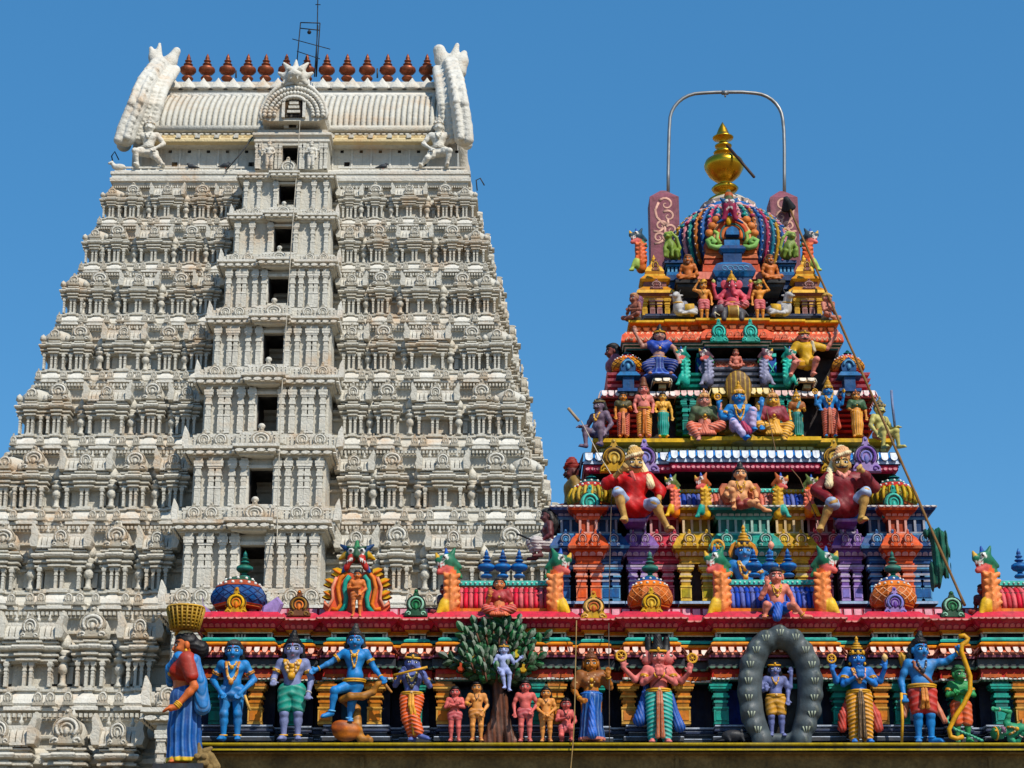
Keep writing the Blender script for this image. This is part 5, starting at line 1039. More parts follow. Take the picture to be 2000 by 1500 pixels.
# blue side pedestals for the green beasts
for cx in (1318, 1538):
    m = GMB(); Yp_ = Y3 + .25; w = 19 * MPX(530, Yp_); X = XS(cx, 530, Yp_)
    for a, b, y0, y1, c in ((.7, .8, 560, 545, bl), (.85, .85, 545, 535, bl), (.8, .7, 535, 528, bl2), (.7, .7, 528, 518, bl), (.85, 1.0, 518, 513, bl2), (1.0, .95, 513, 508, bl)): m.box(X - w * a, X + w * a, Yp_ + .4 - .4 * a, Yp_ + 1, ZY(y0, Yp_), ZY(y1, Yp_), c)
    for k in range(4): x = X - w * .6 + w * .4 * k; m.box(x - .02, x + .02, Yp_ + .08, Yp_ + .15, ZY(528, Yp_), ZY(519, Yp_), lb)
    gbuild(m, 'side_pedestal')
# side lion heads on the flanks of the dome
LS = lion(lin('c86a2c'), lin('1c3c4c'), 'lime', lin('d8602c'))
for x, sg in ((1251, -1), (1580, 1)): h = ZY(448, Y3 + 1) - ZY(530, Y3 + 1); sub(G, 'lion_bracket', LS, Vector(P(x, 530, Y3 + 1)) - Vector(GO), (sg * h * .9, h * .9, h))
# ---- the two mauve pillars, painted with cream scrolls, and the lamp hoop between them
YP = Y3 + 1.6; mau = lin('8a5660')
def pillar(x0, x1, yt, yb, label, swap):
    t = thing('scroll_pillar', label, 'pillar', P((x0 + x1) / 2, yb, YP), 'mauve pillars beside the dome'); o = np.array(t.location); m = MB(Tm(-o)); z = lambda py: ZY(py, YP); X = lambda x: XS(x, 430, YP); h = (X(x1) - X(x0))
    m.box(X(x0), X(x1), YP, YP + h, z(yb), z(yt + 10), mau); m.box(X(x0), X(x1), YP, YP + h, z(yt + 10) + .001, ZY(yt, YP + h * .5), mau, tx=h * .42, ty=h * .42); m.build('shaft', PAINT, t); t['kind'] = 'thing'
    m = MB(Tm(-o)); cs = lin('dcae9c'); u = lambda pts: [(X(x0) + a * h, YP - .004, z(482) + b * (z(yt + 12) - z(482))) for a, b in pts]
    def spiral(cx, cy, r, a0, turns, d=1): return u([(cx + d * r * (1 - k / 22) * cos(a0 + turns * 2 * pi * k / 20), cy + r * .55 * (1 - k / 22) * sin(a0 + turns * 2 * pi * k / 20)) for k in range(21)])
    for cx, cy, r, a0, tn, d in ((.55, .86, .26, 2.6, -1.2, 1), (.62, .62, .22, 2.4, -1.2, 1), (.36, .42, .2, .4, 1.1, 1), (.7, .34, .2, 2.6, -1.2, 1), (.28, .18, .2, .2, 1.2, 1), (.7, .12, .2, 2.8, -1.2, 1)): m.tube(spiral(cx if not swap else 1 - cx, cy, r, a0 if not swap else pi - a0, tn if not swap else -tn, d), [.03 - .001 * k for k in range(21)], cs, n=5, flat=.12)
    for pts in ([(.3, .9), (.18, .75), (.22, .6), (.38, .5), (.5, .42)], [(.5, .42), (.62, .48), (.6, .55)], [(.5, .42), (.5, .3), (.42, .2), (.5, .06)], [(.1, .32), (.3, .3), (.46, .38)], [(.9, .2), (.7, .22), (.52, .3)], [(.12, .06), (.3, .08), (.46, .14)]):
        if swap: pts = [(1 - a, b) for a, b in pts]
        m.tube(u(pts), .028, cs, n=5, flat=.12)
    m.build('scroll_painting', PAINT, t)
pillar(1270, 1327, 374, 560, 'mauve pillar with cream scrolls carrying the end of the steel hoop away from the pole', False)
pillar(1506, 1560, 375, 560, 'mauve pillar with cream scrolls that has a lamp on a pole against its face', True)
m = MB(); hp = [(1305, 384), (1305, 340), (1306, 290), (1307, 255)] + [(1369 - 61 * cos(t), 238 - 56 * sin(t)) for t in np.linspace(.15, pi / 2, 8)] + [(1395, 180.5), (1420, 180), (1450, 180)] + [(1470 + 59 * sin(t), 238 - 56 * cos(t)) for t in np.linspace(.1, pi / 2 - .1, 8)] + [(1531, 255), (1532, 290), (1532, 340), (1532, 384)]
hc = P(1418, 384, YP + .25); hs_ = np.array(hc)
H3 = [np.array(P(a, b, YP + .25)) - hs_ for a, b in hp]; m.tube(H3, .036, lin('9a9a98'), n=10)
hoop = thing('steel_hoop', 'bent steel pipe hoop arching over the brass finial between two pillars', 'hoop', hc); m.build('pipe', STEEL, hoop)
m = MB(); q = np.array(P(1416, 181, YP + .25)) - hs_; m.ball(q + np.array((0, -.02, -.02)), .05, 'grey', 8, 6); m.tube([q + np.array((-.07, 0, 0)), q + np.array((.07, 0, 0))], .048, 'grey', n=10); m.tube([q + np.array((0, -.02, -.03)), q + np.array((0, -.02, -.11))], .02, 'grey'); m.build('hook', STEEL, hoop)
# ================================================================== statues
def rotz(a): c, s = cos(a), sin(a); return np.array([[c, -s, 0], [s, c, 0], [0, 0, 1.0]])
def roty(a): c, s = cos(a), sin(a); return np.array([[c, 0, s], [0, 1, 0], [-s, 0, c]])
def rotx(a): c, s = cos(a), sin(a); return np.array([[1, 0, 0], [0, c, -s], [0, s, c]])
DEF = dict(pelvis=(0, 0, .495), waist=(0, -.005, .585), chest=(0, 0, .695), neck=(0, .005, .80), head=(0, -.012, .893),
           shL=(-.122, 0, .765), elL=(-.172, .01, .62), haL=(-.155, -.05, .485), hipL=(-.06, 0, .49), knL=(-.068, -.015, .268), anL=(-.068, .012, .045), toL=(-.085, -.085, .022))
for k_ in ('sh', 'el', 'ha', 'hip', 'kn', 'an', 'to'): v_ = DEF[k_ + 'L']; DEF[k_ + 'R'] = (-v_[0], v_[1], v_[2])
POSES = dict(
    akimbo=dict(elL=(-.205, .05, .615), haL=(-.105, -.085, .475), elR=(.205, .05, .615), haR=(.105, -.085, .475)),
    namaste=dict(elL=(-.165, -.05, .615), haL=(-.018, -.155, .69), elR=(.165, -.05, .615), haR=(.018, -.155, .69), fing=(0, 0, 1)),
    crossed=dict(elL=(-.17, -.04, .62), haL=(.03, -.125, .66), elR=(.17, -.04, .62), haR=(-.04, -.135, .645)),
    half=dict(elL=(-.175, .0, .615), haL=(-.14, -.12, .60), elR=(.175, .0, .615), haR=(.14, -.12, .60)))
def fingers(s, w, d, side, skin, S=1.0, curl=.35):
    """palm, four fingers of different lengths and a thumb; w wrist, d direction"""
    d = np.array(d, float); d /= np.linalg.norm(d); f = np.array((0, -1.0, 0)); 
    if abs(d @ f) > .85: f = np.array((0, 0, -1.0))
    f -= d * (d @ f); f /= np.linalg.norm(f); u = np.cross(d, f)             # u across the palm
    s.cap(w, w + d * .035, .021, .026, skin, .015); p = w + d * .045
    for i, L in enumerate((.042, .052, .05, .038)):
        b = p + u * (i - 1.5) * .0155; m = b + (d * cos(curl) + f * sin(curl) * .6) * L * .6; e = m + (d * cos(curl * 2) + f * sin(curl * 2) * .6) * L * .55
        s.cap(b, m, .0098, .0092, skin, .006); s.cap(m, e, .0092, .0075, skin, .006)
    t = w + d * .02 + u * side * .022; s.cap(t, t + (d * .6 + u * side * .8) * .03, .0115, .009, skin, .008)
def fig(label, px, py, Hpx, Y, skin, pose=None, rz=0, roll=0, up=(0, 0, 0), wear=(), hair=('bun', 'black'), head=(0, 0), hs=1.16, belly=0.0, arms=(), name='statue', cat='statue', group=None, face=True, bust=0.0, must=None, vox=None, cut=None, lean=0.0, muzzle=None, trunk=False, ears=1.0, nohead=False, wide=1.0, tilak=True, mat=None, toes=True, lips='b05048', curl=.35):
    base = P(px, py, Y); S = ZY(py - Hpx, Y) - base.z; mat = mat or FIGM
    J = {k: np.array(v, float) for k, v in DEF.items()}; upv = np.array(up, float)
    for k in J:
        if k[:2] in ('pe', 'wa', 'ch', 'ne', 'he', 'sh', 'hi', 'el', 'ha'): J[k] += upv
    if lean:
        for k in J:
            if k[:2] in ('wa', 'ch', 'ne', 'he', 'sh', 'el', 'ha'): J[k][0] += lean * (J[k][2] - J['pelvis'][2])
    ps = {}; pose = [] if pose is None else pose if isinstance(pose, (list, tuple)) else [pose]
    for p in pose: ps.update(POSES.get(p, p) if isinstance(p, str) else p)
    rel = [k for k in ps if k in J]
    for k in rel: J[k] = np.array(ps[k], float) + (upv if k[:2] in ('el', 'ha') else 0)
    if 'anL' in ps and 'toL' not in ps: J['toL'] = J['anL'] + np.array((-.02, -.095, -.023))
    if 'anR' in ps and 'toR' not in ps: J['toR'] = J['anR'] + np.array((.02, -.095, -.023))
    sk = C(skin); s = SD(); E = lambda c, r, col=sk, k=.03, tag='t': s.ell(c, r, col, k, None, tag)
    ch, pe, wa = J['chest'], J['pelvis'], J['waist']
    E(ch, (.108 * wide, .072, .105)); s.cap(J['shL'] + (.02, 0, -.012), J['shR'] + (-.02, 0, -.012), .05, .05, sk, .04, 't'); s.cap(ch, pe, .076 * wide, .078 * wide, sk, .03, 't'); E(wa + (0, -.012 - belly * .5, -.01), (.078 * wide + belly * .6, .062 + belly * .7, .075 + belly * .4)); E(pe, (.098 * wide, .075, .07))
    if bust:
        for sg in (-1, 1): E(ch + (sg * .05, -.062, -.005), bust, sk, .012)
    else:
        for sg in (-1, 1): E(ch + (sg * .048, -.05, .02), (.05, .03, .04), sk, .03)
    for sg in (-1, 1): s.cap(J['neck'] + (sg * .015, -.035, -.045), J['sh' + 'LR'[sg > 0]] * .8 + J['neck'] * .2 + (0, -.03, .01), .011, .012, sk, .018, 't')
    s.cap(J['neck'] + (0, 0, -.03), J['neck'] * .4 + J['head'] * .6, .036, .036, sk, .03, 't')
    for q in 'LR':
        sh, el, ha = J['sh' + q], J['el' + q], J['ha' + q]; sd = -1 if q == 'L' else 1
        s.cap(sh, el, .040, .029, sk, .025, 'a'); s.cap(el, ha, .031, .0195, sk, .015, 'a'); E(sh * .45 + el * .55 + (0, -.006, 0), .035, sk, .02, 'a'); E(el * .72 + ha * .28, .031, sk, .015, 'a'); 
        fd = ps.get('fing' + q, ps.get('fing')); fingers(s, ha, fd if fd is not None else ha - el, -sd, sk, curl=curl)
        hi, kn, an, to = J['hip' + q], J['kn' + q], J['an' + q], J['to' + q]
        s.cap(hi, kn, .066, .043, sk, .025, 'l'); s.cap(kn, an, .041, .026, sk, .02, 'l'); m = kn * .68 + an * .32; E(m + (0, .014, 0), .041, sk, .025, 'l'); E(kn + (0, -.008, 0), .043, sk, .012, 'l')
        s.cap(an + (0, .01, -.012), to, .03, .024, sk, .02, 'l'); 
        if toes:
            dv = to - an; dv[2] = 0; dv /= np.linalg.norm(dv) + 1e-9; pv = np.array((-dv[1], dv[0], 0))
            for i in range(5): s.cap(to + pv * (i - 2) * .011 - (0, 0, .006), to + pv * (i - 2) * .012 + dv * (.026 - .003 * abs(i - 2)) - (0, 0, .010), .009, .008, sk, .006, 'l')
    for sh, el, ha, *fd in arms:
        sh, el, ha = [np.array(v, float) + upv for v in (sh, el, ha)]; s.cap(sh, el, .038, .03, sk, .03, 'a'); s.cap(el, ha, .031, .021, sk, .02, 'a'); fingers(s, ha, fd[0] if fd else ha - el, 1 if ha[0] < 0 else -1, sk)
    # ---- head, in its own frame
    R = rotz(radians(head[0])) @ roty(radians(head[1])) @ rotx(radians(head[2] if len(head) > 2 else 9)); hc = J['head']
    hl = lambda v: hc + R @ (np.array(v, float) * hs)
    H = SD(); H.ell((0, .004, .012), (.060, .068, .072), sk, .02); H.ell((0, -.014, -.032), (.045, .05, .045), sk, .03)
    H.cap((0, -.062, .008), (0, -.079, -.016), .010, .0135, sk, .012)
    for sg in (-1, 1): H.ell((sg * .062 * (1 if ears <= 1 else 1.1), .008, -.006), (.012, .018 * ears, .028 * ears), sk, .008); H.ell((sg * .028, -.05, -.02), (.02, .016, .016), sk, .02)
    if muzzle: H.ell((0, -.066, -.026), (.036, .036, .028), muzzle, .02)
    if trunk:
        H.chain([(0, -.06, .01), (0, -.10, -.04), (.005, -.105, -.10), (.02, -.11, -.15), (.05, -.12, -.165)], [.034, .03, .025, .02, .017], sk, .02)
        for sg in (-1, 1): H.ell((sg * .095, .01, .0), (.05, .016, .06), sk, .015); H.cap((sg * .03, -.07, -.03), (sg * .045, -.11, -.045), .01, .006, 'white', .006)
    if not nohead:
        for q in H.p:
            if q[0] == 'c': s.cap(hl(q[1]), hl(q[2]), q[3] * hs, q[4] * hs, q[5], q[6] * hs, 'h')
            else: s.ell(hl(q[1]), q[2] * hs, q[5], q[6] * hs, R, 'h')
    root = thing(name, label, cat, base, group); root.rotation_euler = (0, radians(roll), radians(rz))
    vx = vox or 1 / 125
    sd_obj('body', s, vx, root, sc=S, mat=mat)
    T_ = SD(); T_.p = [q for q in s.p if q[7] == 't' ]
    A_ = SD(); A_.p = [q for q in s.p if q[7] in 'tal']
    M0 = Tm(sc=S); HM = np.eye(4); HM[:3, :3] = R * hs; HM[:3, 3] = hc; HMS = M0 @ HM
    mk = lambda: MB(M0); mh = lambda: MB(HMS)
    if face and not nohead:
        fr = lambda x, z: (H.front(x, z, -.2) or -.06)
        for sg in (-1, 1):
            m = mh(); x = sg * .0265; z = .006; y = fr(x, z)
            m.ball((x, y + .004, z), (.0225, .0085, .0135), 'black', 10, 6); m.ball((x, y + .001, z - .001), (.0185, .0085, .0092), 'white', 10, 6); m.ball((x + .001, y - .004, z), (.0082, .0058, .0092), 'black', 8, 5)
            m.tube([(sg * a, fr(sg * a, b) - .001, b) for a, b in ((.008, .026), (.02, .033), (.035, .033), (.048, .024))], [.0045, .0058, .005, .003], 'black', n=5)
            m.build('eye', mat, root)
        m = mh(); ym = -.066
        if muzzle: m.ball((0, -.099, -.033), (.02, .006, .006), lin('8a3030'), 8, 5)
        elif not trunk: 
            zf = fr(0, -.044); lc = mixc(sk, lin(lips), .6); m.ball((0, zf + .003, -.040), (.019, .006, .0042), lc, 8, 5); m.ball((0, zf + .003, -.046), (.015, .006, .0042), lc, 8, 5)
        if m.v: m.build('lips', mat, root)
        if must:
            m = mh(); yy = fr(0, -.034) - .003
            for sg in (-1, 1): m.tube([(0, yy - .004, -.033), (sg * .016, yy - .002, -.036), (sg * .032, fr(sg * .032, -.033) - .004, -.033), (sg * .046, fr(sg * .044, -.022) - .004, -.018)], [.007, .0085, .006, .002], must, n=6)
            m.build('moustache', mat, root)
        if tilak:
            m = mh(); m.tube([(0, fr(0, .03) - .001, .028), (0, fr(0, .055) - .001, .055)], .0035, 'red', n=4); m.build('forehead_mark', mat, root)
    # ---- hair and headgear
    def hobj(nm, sdl, vx_=None, disp=None):
        q2 = SD()
        for q in sdl.p:
            if q[0] == 'c': q2.cap(hl(q[1]), hl(q[2]), q[3] * hs, q[4] * hs, q[5], q[6] * hs)
            else: q2.ell(hl(q[1]), q[2] * hs, q[5], q[6] * hs, R)
        return sd_obj(nm, q2, vx_ or vx, root, sc=S, mat=mat, disp=disp)
    if hair:
        kind, hcol = hair[0], C(hair[1]); h = SD()
        if kind != 'none' and kind != 'turban':
            h.ell((0, .022, .026), (.066, .066, .072), hcol, .02)
            h.ell((0, -.004, .062), (.056, .056, .03), hcol, .02)
            if kind in ('bun', 'topknot'): h.ell((0, .01, .105), (.034, .034, .03), hcol, .012); h.ell((.004, .01, .135), (.02, .02, .02), hcol, .012)
            if kind == 'tall': h.cap((0, .01, .08), (0, .015, .16), .05, .036, hcol, .02)
            if kind in ('long', 'bun', 'tall'):
                for sg in (-1, 1): h.chain([(sg * .06, .03, .02), (sg * .07, .04, -.05), (sg * .075, .035, -.11)], [.025, .022, .016], hcol, .02)
            if kind == 'long': h.chain([(0, .05, 0), (0, .06, -.10), (.0, .06, -.2)], [.05, .055, .04], hcol, .03)
            if kind == 'back': h.ell((0, .105, -.04), (.06, .05, .055), hcol, .02); h.cap((0, .06, -.01), (0, .1, -.03), .05, .05, hcol, .03)
            fn = lambda G_: .0022 * np.sin((G_[..., 0] * 1.0 + G_[..., 2] * .6) * 260)
            hobj('hair', h, disp=fn)
        if kind == 'turban':
            h = SD(); h2 = C(hair[2]) if len(hair) > 2 else hcol
            h.ell((0, .018, .052), (.067, .07, .04), hcol, .015); h.ell((.008, .008, .082), (.064, .066, .036), hcol, .012); h.ell((.012, .012, .112), (.052, .055, .032), hcol, .012); h.ell((.0, .02, .135), (.034, .036, .022), h2, .012)
            h.chain([(-.064, -.02, .045), (-.02, -.058, .06), (.04, -.05, .08), (.066, 0, .095)], [.013] * 4, h2, .012)
            tl = hair[3] if len(hair) > 3 else 0
            if tl: h.chain([(tl * .06, .04, .04), (tl * .085, .01, -.04), (tl * .095, -.05, -.11), (tl * .105, -.095, -.17)], [.022, .026, .03, .032], h2, .02)
            hobj('turban', h, disp=lambda G_: .003 * np.sin((G_[..., 0] * .7 * tl + G_[..., 2]) * 230) if not tl else .003 * np.sin((G_[..., 0] * 1.2 + G_[..., 2] * .5) * 260))
    for w in wear:
        k = w[0]; c = C(w[1]) if len(w) > 1 and not isinstance(w[1], (int, float)) else None
        a = w[2:] 
        if k in ('dhoti', 'shorts', 'trousers'):
            c2 = C(a[0]) if a and a[0] is not None else None; t = a[1] if len(a) > 1 else (.86 if k == 'dhoti' else -.45); d = SD(); inf = .012 if k == 'shorts' else .012
            d.ell(pe + (0, 0, .012), (.100 * wide + inf, .076 + inf, .062), c, .03); d.ell(pe + (0, -.005, -.045), (.07, .075 + inf, .05), c, .03)
            for q in 'LR':
                hi, kn, an = J['hip' + q], J['kn' + q], J['an' + q]
                if t < 0: e = hi + (kn - hi) * -t * 1.2; d.cap(hi, e, .070 + inf, .058 + inf, c, .016)
                elif k == 'trousers': d.cap(hi, kn, .072, .050, c, .014); d.cap(kn, kn + (an - kn) * max(t, .05), .049, .047, c, .014)
                else: d.cap(hi, kn, .070 + inf, .055 + inf, c, .014); d.cap(kn, kn + (an - kn) * t, .053 + inf, .045 + inf, c, .014)
            fq = 150 if k == 'dhoti' else 90; am = .0045 if k == 'dhoti' else .0025; lt = mixc(c, C('white'), .28)
            ph = lambda G_: np.sin((G_[..., 2] + .35 * np.abs(G_[..., 0] - pe[0])) * fq)
            sd_obj('dhoti' if k == 'dhoti' else k, d, vx, root, sc=S, mat=mat, disp=lambda G_: am * ph(G_), colf=lambda V, VC, I: VC + (np.clip(-ph(V), 0, 1) ** 2)[:, None] * (np.array(lt) - VC) * (.8 if k == 'dhoti' else .35))
            if c2 is not None:
                d = SD(); y0 = pe[1] - .1; zb = (J['anL'][2] + J['anR'][2]) / 2 + .02 if t > 0 else pe[2] - .16; xm = (J['anL'][0] + J['anR'][0]) / 2
                for j in (-1, 1): d.chain([(pe[0] + j * .012, y0 + .012, pe[2] + .05), (pe[0] + j * .016, y0 - .015, pe[2] - .1), (xm * .6 + pe[0] * .4 + j * .02, y0 + .0, (pe[2] + zb) / 2 - .03), (xm + j * .026, y0 + .02, zb)], [.016, .02, .021, .024], c2, .006)
                sd_obj('front_pleat', d, vx, root, sc=S, mat=mat, disp=lambda G_: .003 * np.cos(G_[..., 0] * 300), colf=lambda V, VC, I: VC + (np.clip(np.cos(V[:, 0] * 300), 0, 1) ** 3)[:, None] * (np.array(lt) - VC) * .5)
        elif k == 'skirt':
            hem = C(a[0]) if a and a[0] is not None else c; rr = a[1] if len(a) > 1 else .13; zb = a[2] if len(a) > 2 else .03; d = SD(); x1 = a[3] if len(a) > 3 else 0; y1 = a[4] if len(a) > 4 else 0
            d.ell(pe + (0, 0, .01), (.122 * wide, .095, .075), c, .03); d.cap(pe + (0, 0, 0), (pe[0] * .6 + x1 * .5, y1 * .5, (pe[2] + zb) * .52), .118, .115, c, .04); d.cap((pe[0] * .6 + x1 * .5, y1 * .5, (pe[2] + zb) * .52), (x1, y1, zb + .02), .112, rr, c, .04)
            lt = mixc(c, lin('9ccdf0') if c[2] > c[0] * 2 else C('white'), .33); an_ = lambda G_: np.arctan2(G_[..., 0] - x1 * (1 - G_[..., 2] / .5), -(G_[..., 1] - y1 * (1 - G_[..., 2] / .5)))
            ph = lambda G_: np.cos(an_(G_) * 15 + np.sin(G_[..., 2] * 9) * 1.2)
            sd_obj('skirt', d, vx, root, sc=S, mat=mat, disp=lambda G_: .006 * ph(G_) * np.clip((pe[2] + .02 - G_[..., 2]) * 4, 0, 1), cut=lambda G_: zb - G_[..., 2],
                   colf=lambda V, VC, I: np.where((V[:, 2] < zb + .035)[:, None], np.array(hem), VC + (np.clip(-ph(V), 0, 1) ** 3)[:, None] * (np.array(lt) - VC) * .75))
        elif k in ('shirt', 'blouse'):
            sl = a[0] if a else .6; d = SD(); long_ = a[1] if len(a) > 1 else 0; inf = .018
            d.ell(ch, (.112 * wide + inf, .076 + inf, .105), c, .03); d.ell(ch + (0, -.055, .02), (.09, .045, .055), c, .03); d.cap(J['shL'] + (.02, 0, -.012), J['shR'] + (-.02, 0, -.012), .05 + inf, .05 + inf, c, .04)
            if bust:
                for sg in (-1, 1): d.ell(ch + (sg * .05, -.066, -.005), bust + .01, c, .012)
            if k == 'shirt': d.cap(ch, pe + (0, 0, .0), .076 * wide + inf, .088 * wide + inf, c, .03)
            if long_:
                d.ell(pe + (0, -.01, -.01), (.125 * wide, .108, .085), c, .03)
                for q in 'LR': d.cap(J['hip' + q], J['hip' + q] + (J['kn' + q] - J['hip' + q]) * long_, .085, .08, c, .03)
            for q in 'LR':
                sh, el, ha = J['sh' + q], J['el' + q], J['ha' + q]
                if sl <= 1: d.cap(sh, sh + (el - sh) * sl, .043 + inf, .037 + inf, c, .03)
                else: d.cap(sh, el, .043 + inf, .036 + inf, c, .03); d.cap(el, el + (ha - el) * (sl - 1), .036 + inf, .03 + inf, c, .02)
            lt = mixc(c, C('white'), .2)
            sd_obj(k, d, vx, root, sc=S, mat=mat, disp=lambda G_: .002 * np.sin((G_[..., 2] * .5 + G_[..., 0] * .9) * 70 + 2 * np.sin(G_[..., 2] * 22)) , colf=lambda V, VC, I: VC + (np.clip(np.sin((V[:, 2] + V[:, 0] * .8) * 95), 0, 1) ** 3)[:, None] * (np.array(lt) - VC) * .1)
        elif k in ('drape', 'cloth'):
            d = SD(); d.chain([np.array(v) + (upv if k == 'drape' else 0) for v in a[0]], a[1] if len(a) > 1 else .02, c, .02); lt = mixc(c, C('white'), .3)
            sd_obj('shawl' if k == 'drape' else 'cloth', d, vx, root, sc=S, mat=mat, disp=lambda G_: .003 * np.sin((G_[..., 0] + G_[..., 2] * .3) * 200), colf=lambda V, VC, I: VC + (np.clip(np.sin((V[:, 0] + V[:, 2] * .3) * 200), 0, 1) ** 3)[:, None] * (np.array(lt) - VC) * .4)
        elif k == 'necklace':
            wd = a[0] if a else .05; dp = a[1] if len(a) > 1 else .10; r_ = a[2] if len(a) > 2 else .008; m = mk(); nk = J['neck'] + (0, 0, -.02); pts = []
            for t in np.linspace(-1, 1, 13):
                x = nk[0] + wd * t * (1 if abs(t) < .8 else .9); z = nk[2] - dp * (1 - abs(t) ** 2.2); y = T_.front(x, z, nk[1] - .3)
                if y is not None and y < nk[1] + .06: pts.append((x, y - r_ * .4, z))
            if len(pts) > 3:
                m.tube(pts, r_, c, n=6)
                if r_ > .006:
                    for q in pts[1:-1:2]: m.ball((q[0], q[1] - r_ * .8, q[2]), r_ * .9, mixc(c, C('white'), .3), 6, 4)
                    q = pts[len(pts) // 2]; m.ball((q[0], q[1] - r_, q[2] - r_ * 1.2), r_ * 2.0, c, 8, 5)
                m.build('necklace', mat, root)
        elif k in ('armlet', 'bracelet', 'anklet'):
            for q in 'LR':
                p0, p1, r0, r1 = {'armlet': (J['sh' + q], J['el' + q], .041, .034), 'bracelet': (J['el' + q], J['ha' + q], .030, .020), 'anklet': (J['kn' + q], J['an' + q], .046, .03)}[k]
                t = {'armlet': .55, 'bracelet': .88, 'anklet': .93}[k]; cpt = p0 + (p1 - p0) * t; d_ = (p1 - p0) / np.linalg.norm(p1 - p0); u_ = np.cross(d_, (0, 1, .1)); u_ /= np.linalg.norm(u_); v2 = np.cross(d_, u_); rr = (r0 + (r1 - r0) * t) * 1.12
                m = mk()
                for o_ in ((-.008, .008) if k == 'armlet' else (0, .013, -.013) if a else (0,)): m.tube([cpt + d_ * o_ + (u_ * cos(b) + v2 * sin(b)) * rr for b in np.linspace(0, 2 * pi, 15)[:-1]], .0085, c, n=6, closed=True)
                if k == 'armlet': m.ball(cpt + np.array((0, -rr - .004, .0)), .014, mixc(c, C('white'), .2), 7, 5)
                m.build(k, mat, root)
        elif k == 'belt':
            m = mk(); z = pe[2] + .052
            for o_, r_ in ((0, .013), (-.02, .009)): m.tube([(pe[0] + (.104 * wide + .014) * cos(b), pe[1] + (.082 + .016 + belly * .5) * sin(b), z + o_) for b in np.linspace(0, 2 * pi, 25)[:-1]], r_, c, n=6, closed=True)
            m.ball((pe[0], pe[1] - .1, z - .005), (.022, .014, .02), mixc(c, C('white'), .25), 8, 5); m.build('belt', mat, root)
        elif k == 'thread':
            m = mk(); q = [J['shL'] + (.06, 0, .03), None]; pts = []
            for t in np.linspace(0, 1, 10):
                p = (J['shR'] if a and a[0] > 0 else J['shL']) * (1 - t) + (wa + np.array(((-1 if a and a[0] > 0 else 1) * .09, 0, -.03))) * t; 
                if t < .12: p = p * .7 + J['neck'] * .3
                y = T_.front(p[0], p[2], p[1] - .3)
                if y is not None: pts.append((p[0], y - .004, p[2]))
            r_ = a[1] if len(a) > 1 else .008
            if len(pts) > 3: m.tube(pts, r_, c, n=6, flat=.5); m.build('cross_strap', mat, root)
        elif k == 'crown':
            hgt = a[0] if a else .12; c2 = mixc(c, C('dgold'), .6); m = mh(); n_ = 5; pr = [(.066, .03, c), (.072, .036, c2), (.074, .05, c), (.064, .056, c2)]
            for j in range(n_):
                z = .06 + hgt * j / n_; r_ = .06 * (1 - (j / n_) ** 1.3); r2 = .06 * (1 - ((j + 1) / n_) ** 1.3); pr += [(r_ * 1.02, z, c), (r_ * .98, z + hgt / n_ * .65, c2), (max(r2, .012) * .85, z + hgt / n_ * .8, c2)]
            pr += [(.013, .06 + hgt, c), (.016, .07 + hgt, c), (0, .095 + hgt, c)]; m.lathe(pr, c, n=14, c=(0, .012, 0)); 
            for sg in (-1, 0, 1): m.ball((sg * .045, -.058 + abs(sg) * .012, .052), (.016, .01, .022), c, 7, 5)
            m.build('crown', mat, root)
        elif k == 'band':
            m = mh(); m.tube([(.068 * cos(b), .01 + .071 * sin(b), .046) for b in np.linspace(0, 2 * pi, 19)[:-1]], .011, c, n=6, closed=True); m.ball((0, -.065, .06), (.014, .01, .02), c, 7, 5); m.build('headband', mat, root)
        elif k == 'earring':
            for sg in (-1, 1): m = mh(); m.ball((sg * .066, -.004, -.046), (.012, .012, .016), c, 7, 5); m.build('earring', mat, root)
        elif k == 'disc':                                                    # wheel or conch held in a raised hand
            m = mk(); q = np.array(a[0]) + upv; R_ = a[1] if len(a) > 1 else .045
            m.tube([(q[0] + R_ * cos(b), q[1], q[2] + R_ * sin(b)) for b in np.linspace(0, 2 * pi, 15)[:-1]], R_ * .28, c, n=6, closed=True); m.ball(q, (R_ * .35, R_ * .3, R_ * .35), c, 7, 5)
            for b in range(6): m.tube([q, q + R_ * np.array((cos(b * pi / 3), 0, sin(b * pi / 3)))], R_ * .1, c, n=4)
            m.build('wheel', mat, root)
        elif k == 'conch': m = mk(); m.lathe([(0, -.045), (.018, -.03), (.034, 0), (.028, .02), (.014, .035), (0, .05)], c, n=10, c=np.array(a[0]) + upv); m.build('conch', mat, root)
        elif k == 'rod': m = mk(); m.tube([np.array(v) for v in a[0]], a[1] if len(a) > 1 else .012, c, n=7); m.build(a[2] if len(a) > 2 else 'staff', mat, root)
        elif k == 'beard': h = SD(); h.chain([(-.035, -.05, -.03), (0, -.058, -.07), (0, -.05, -.11)], [.018, .026, .012], c, .02).cap((.035, -.05, -.03), (0, -.058, -.07), .018, .026, c, .02); hobj('beard', h)
        elif k == 'halo':
            m = mh()
            for sg in (-1, 1): m.plate([(sg * .05, -.03), (sg * .11, -.05), (sg * .125, .0), (sg * .10, .06), (sg * .06, .09)], .03, .05, c, bev=.1)
            m.build('ear_fans', mat, root)
        elif k == 'wings':
            for sg in (-1, 1): m = mk(); m.plate([(ch[0] + sg * .06, ch[2] - .05), (ch[0] + sg * .16, ch[2] + .10), (ch[0] + sg * .24, ch[2] + .10), (ch[0] + sg * .29, ch[2] + .02), (ch[0] + sg * .27, ch[2] - .10), (ch[0] + sg * .2, ch[2] - .2), (ch[0] + sg * .08, ch[2] - .2)], ch[1] + .08, ch[1] + .12, c, edge='brick', bev=.15); m.build('wing', mat, root)
    return root, J, S
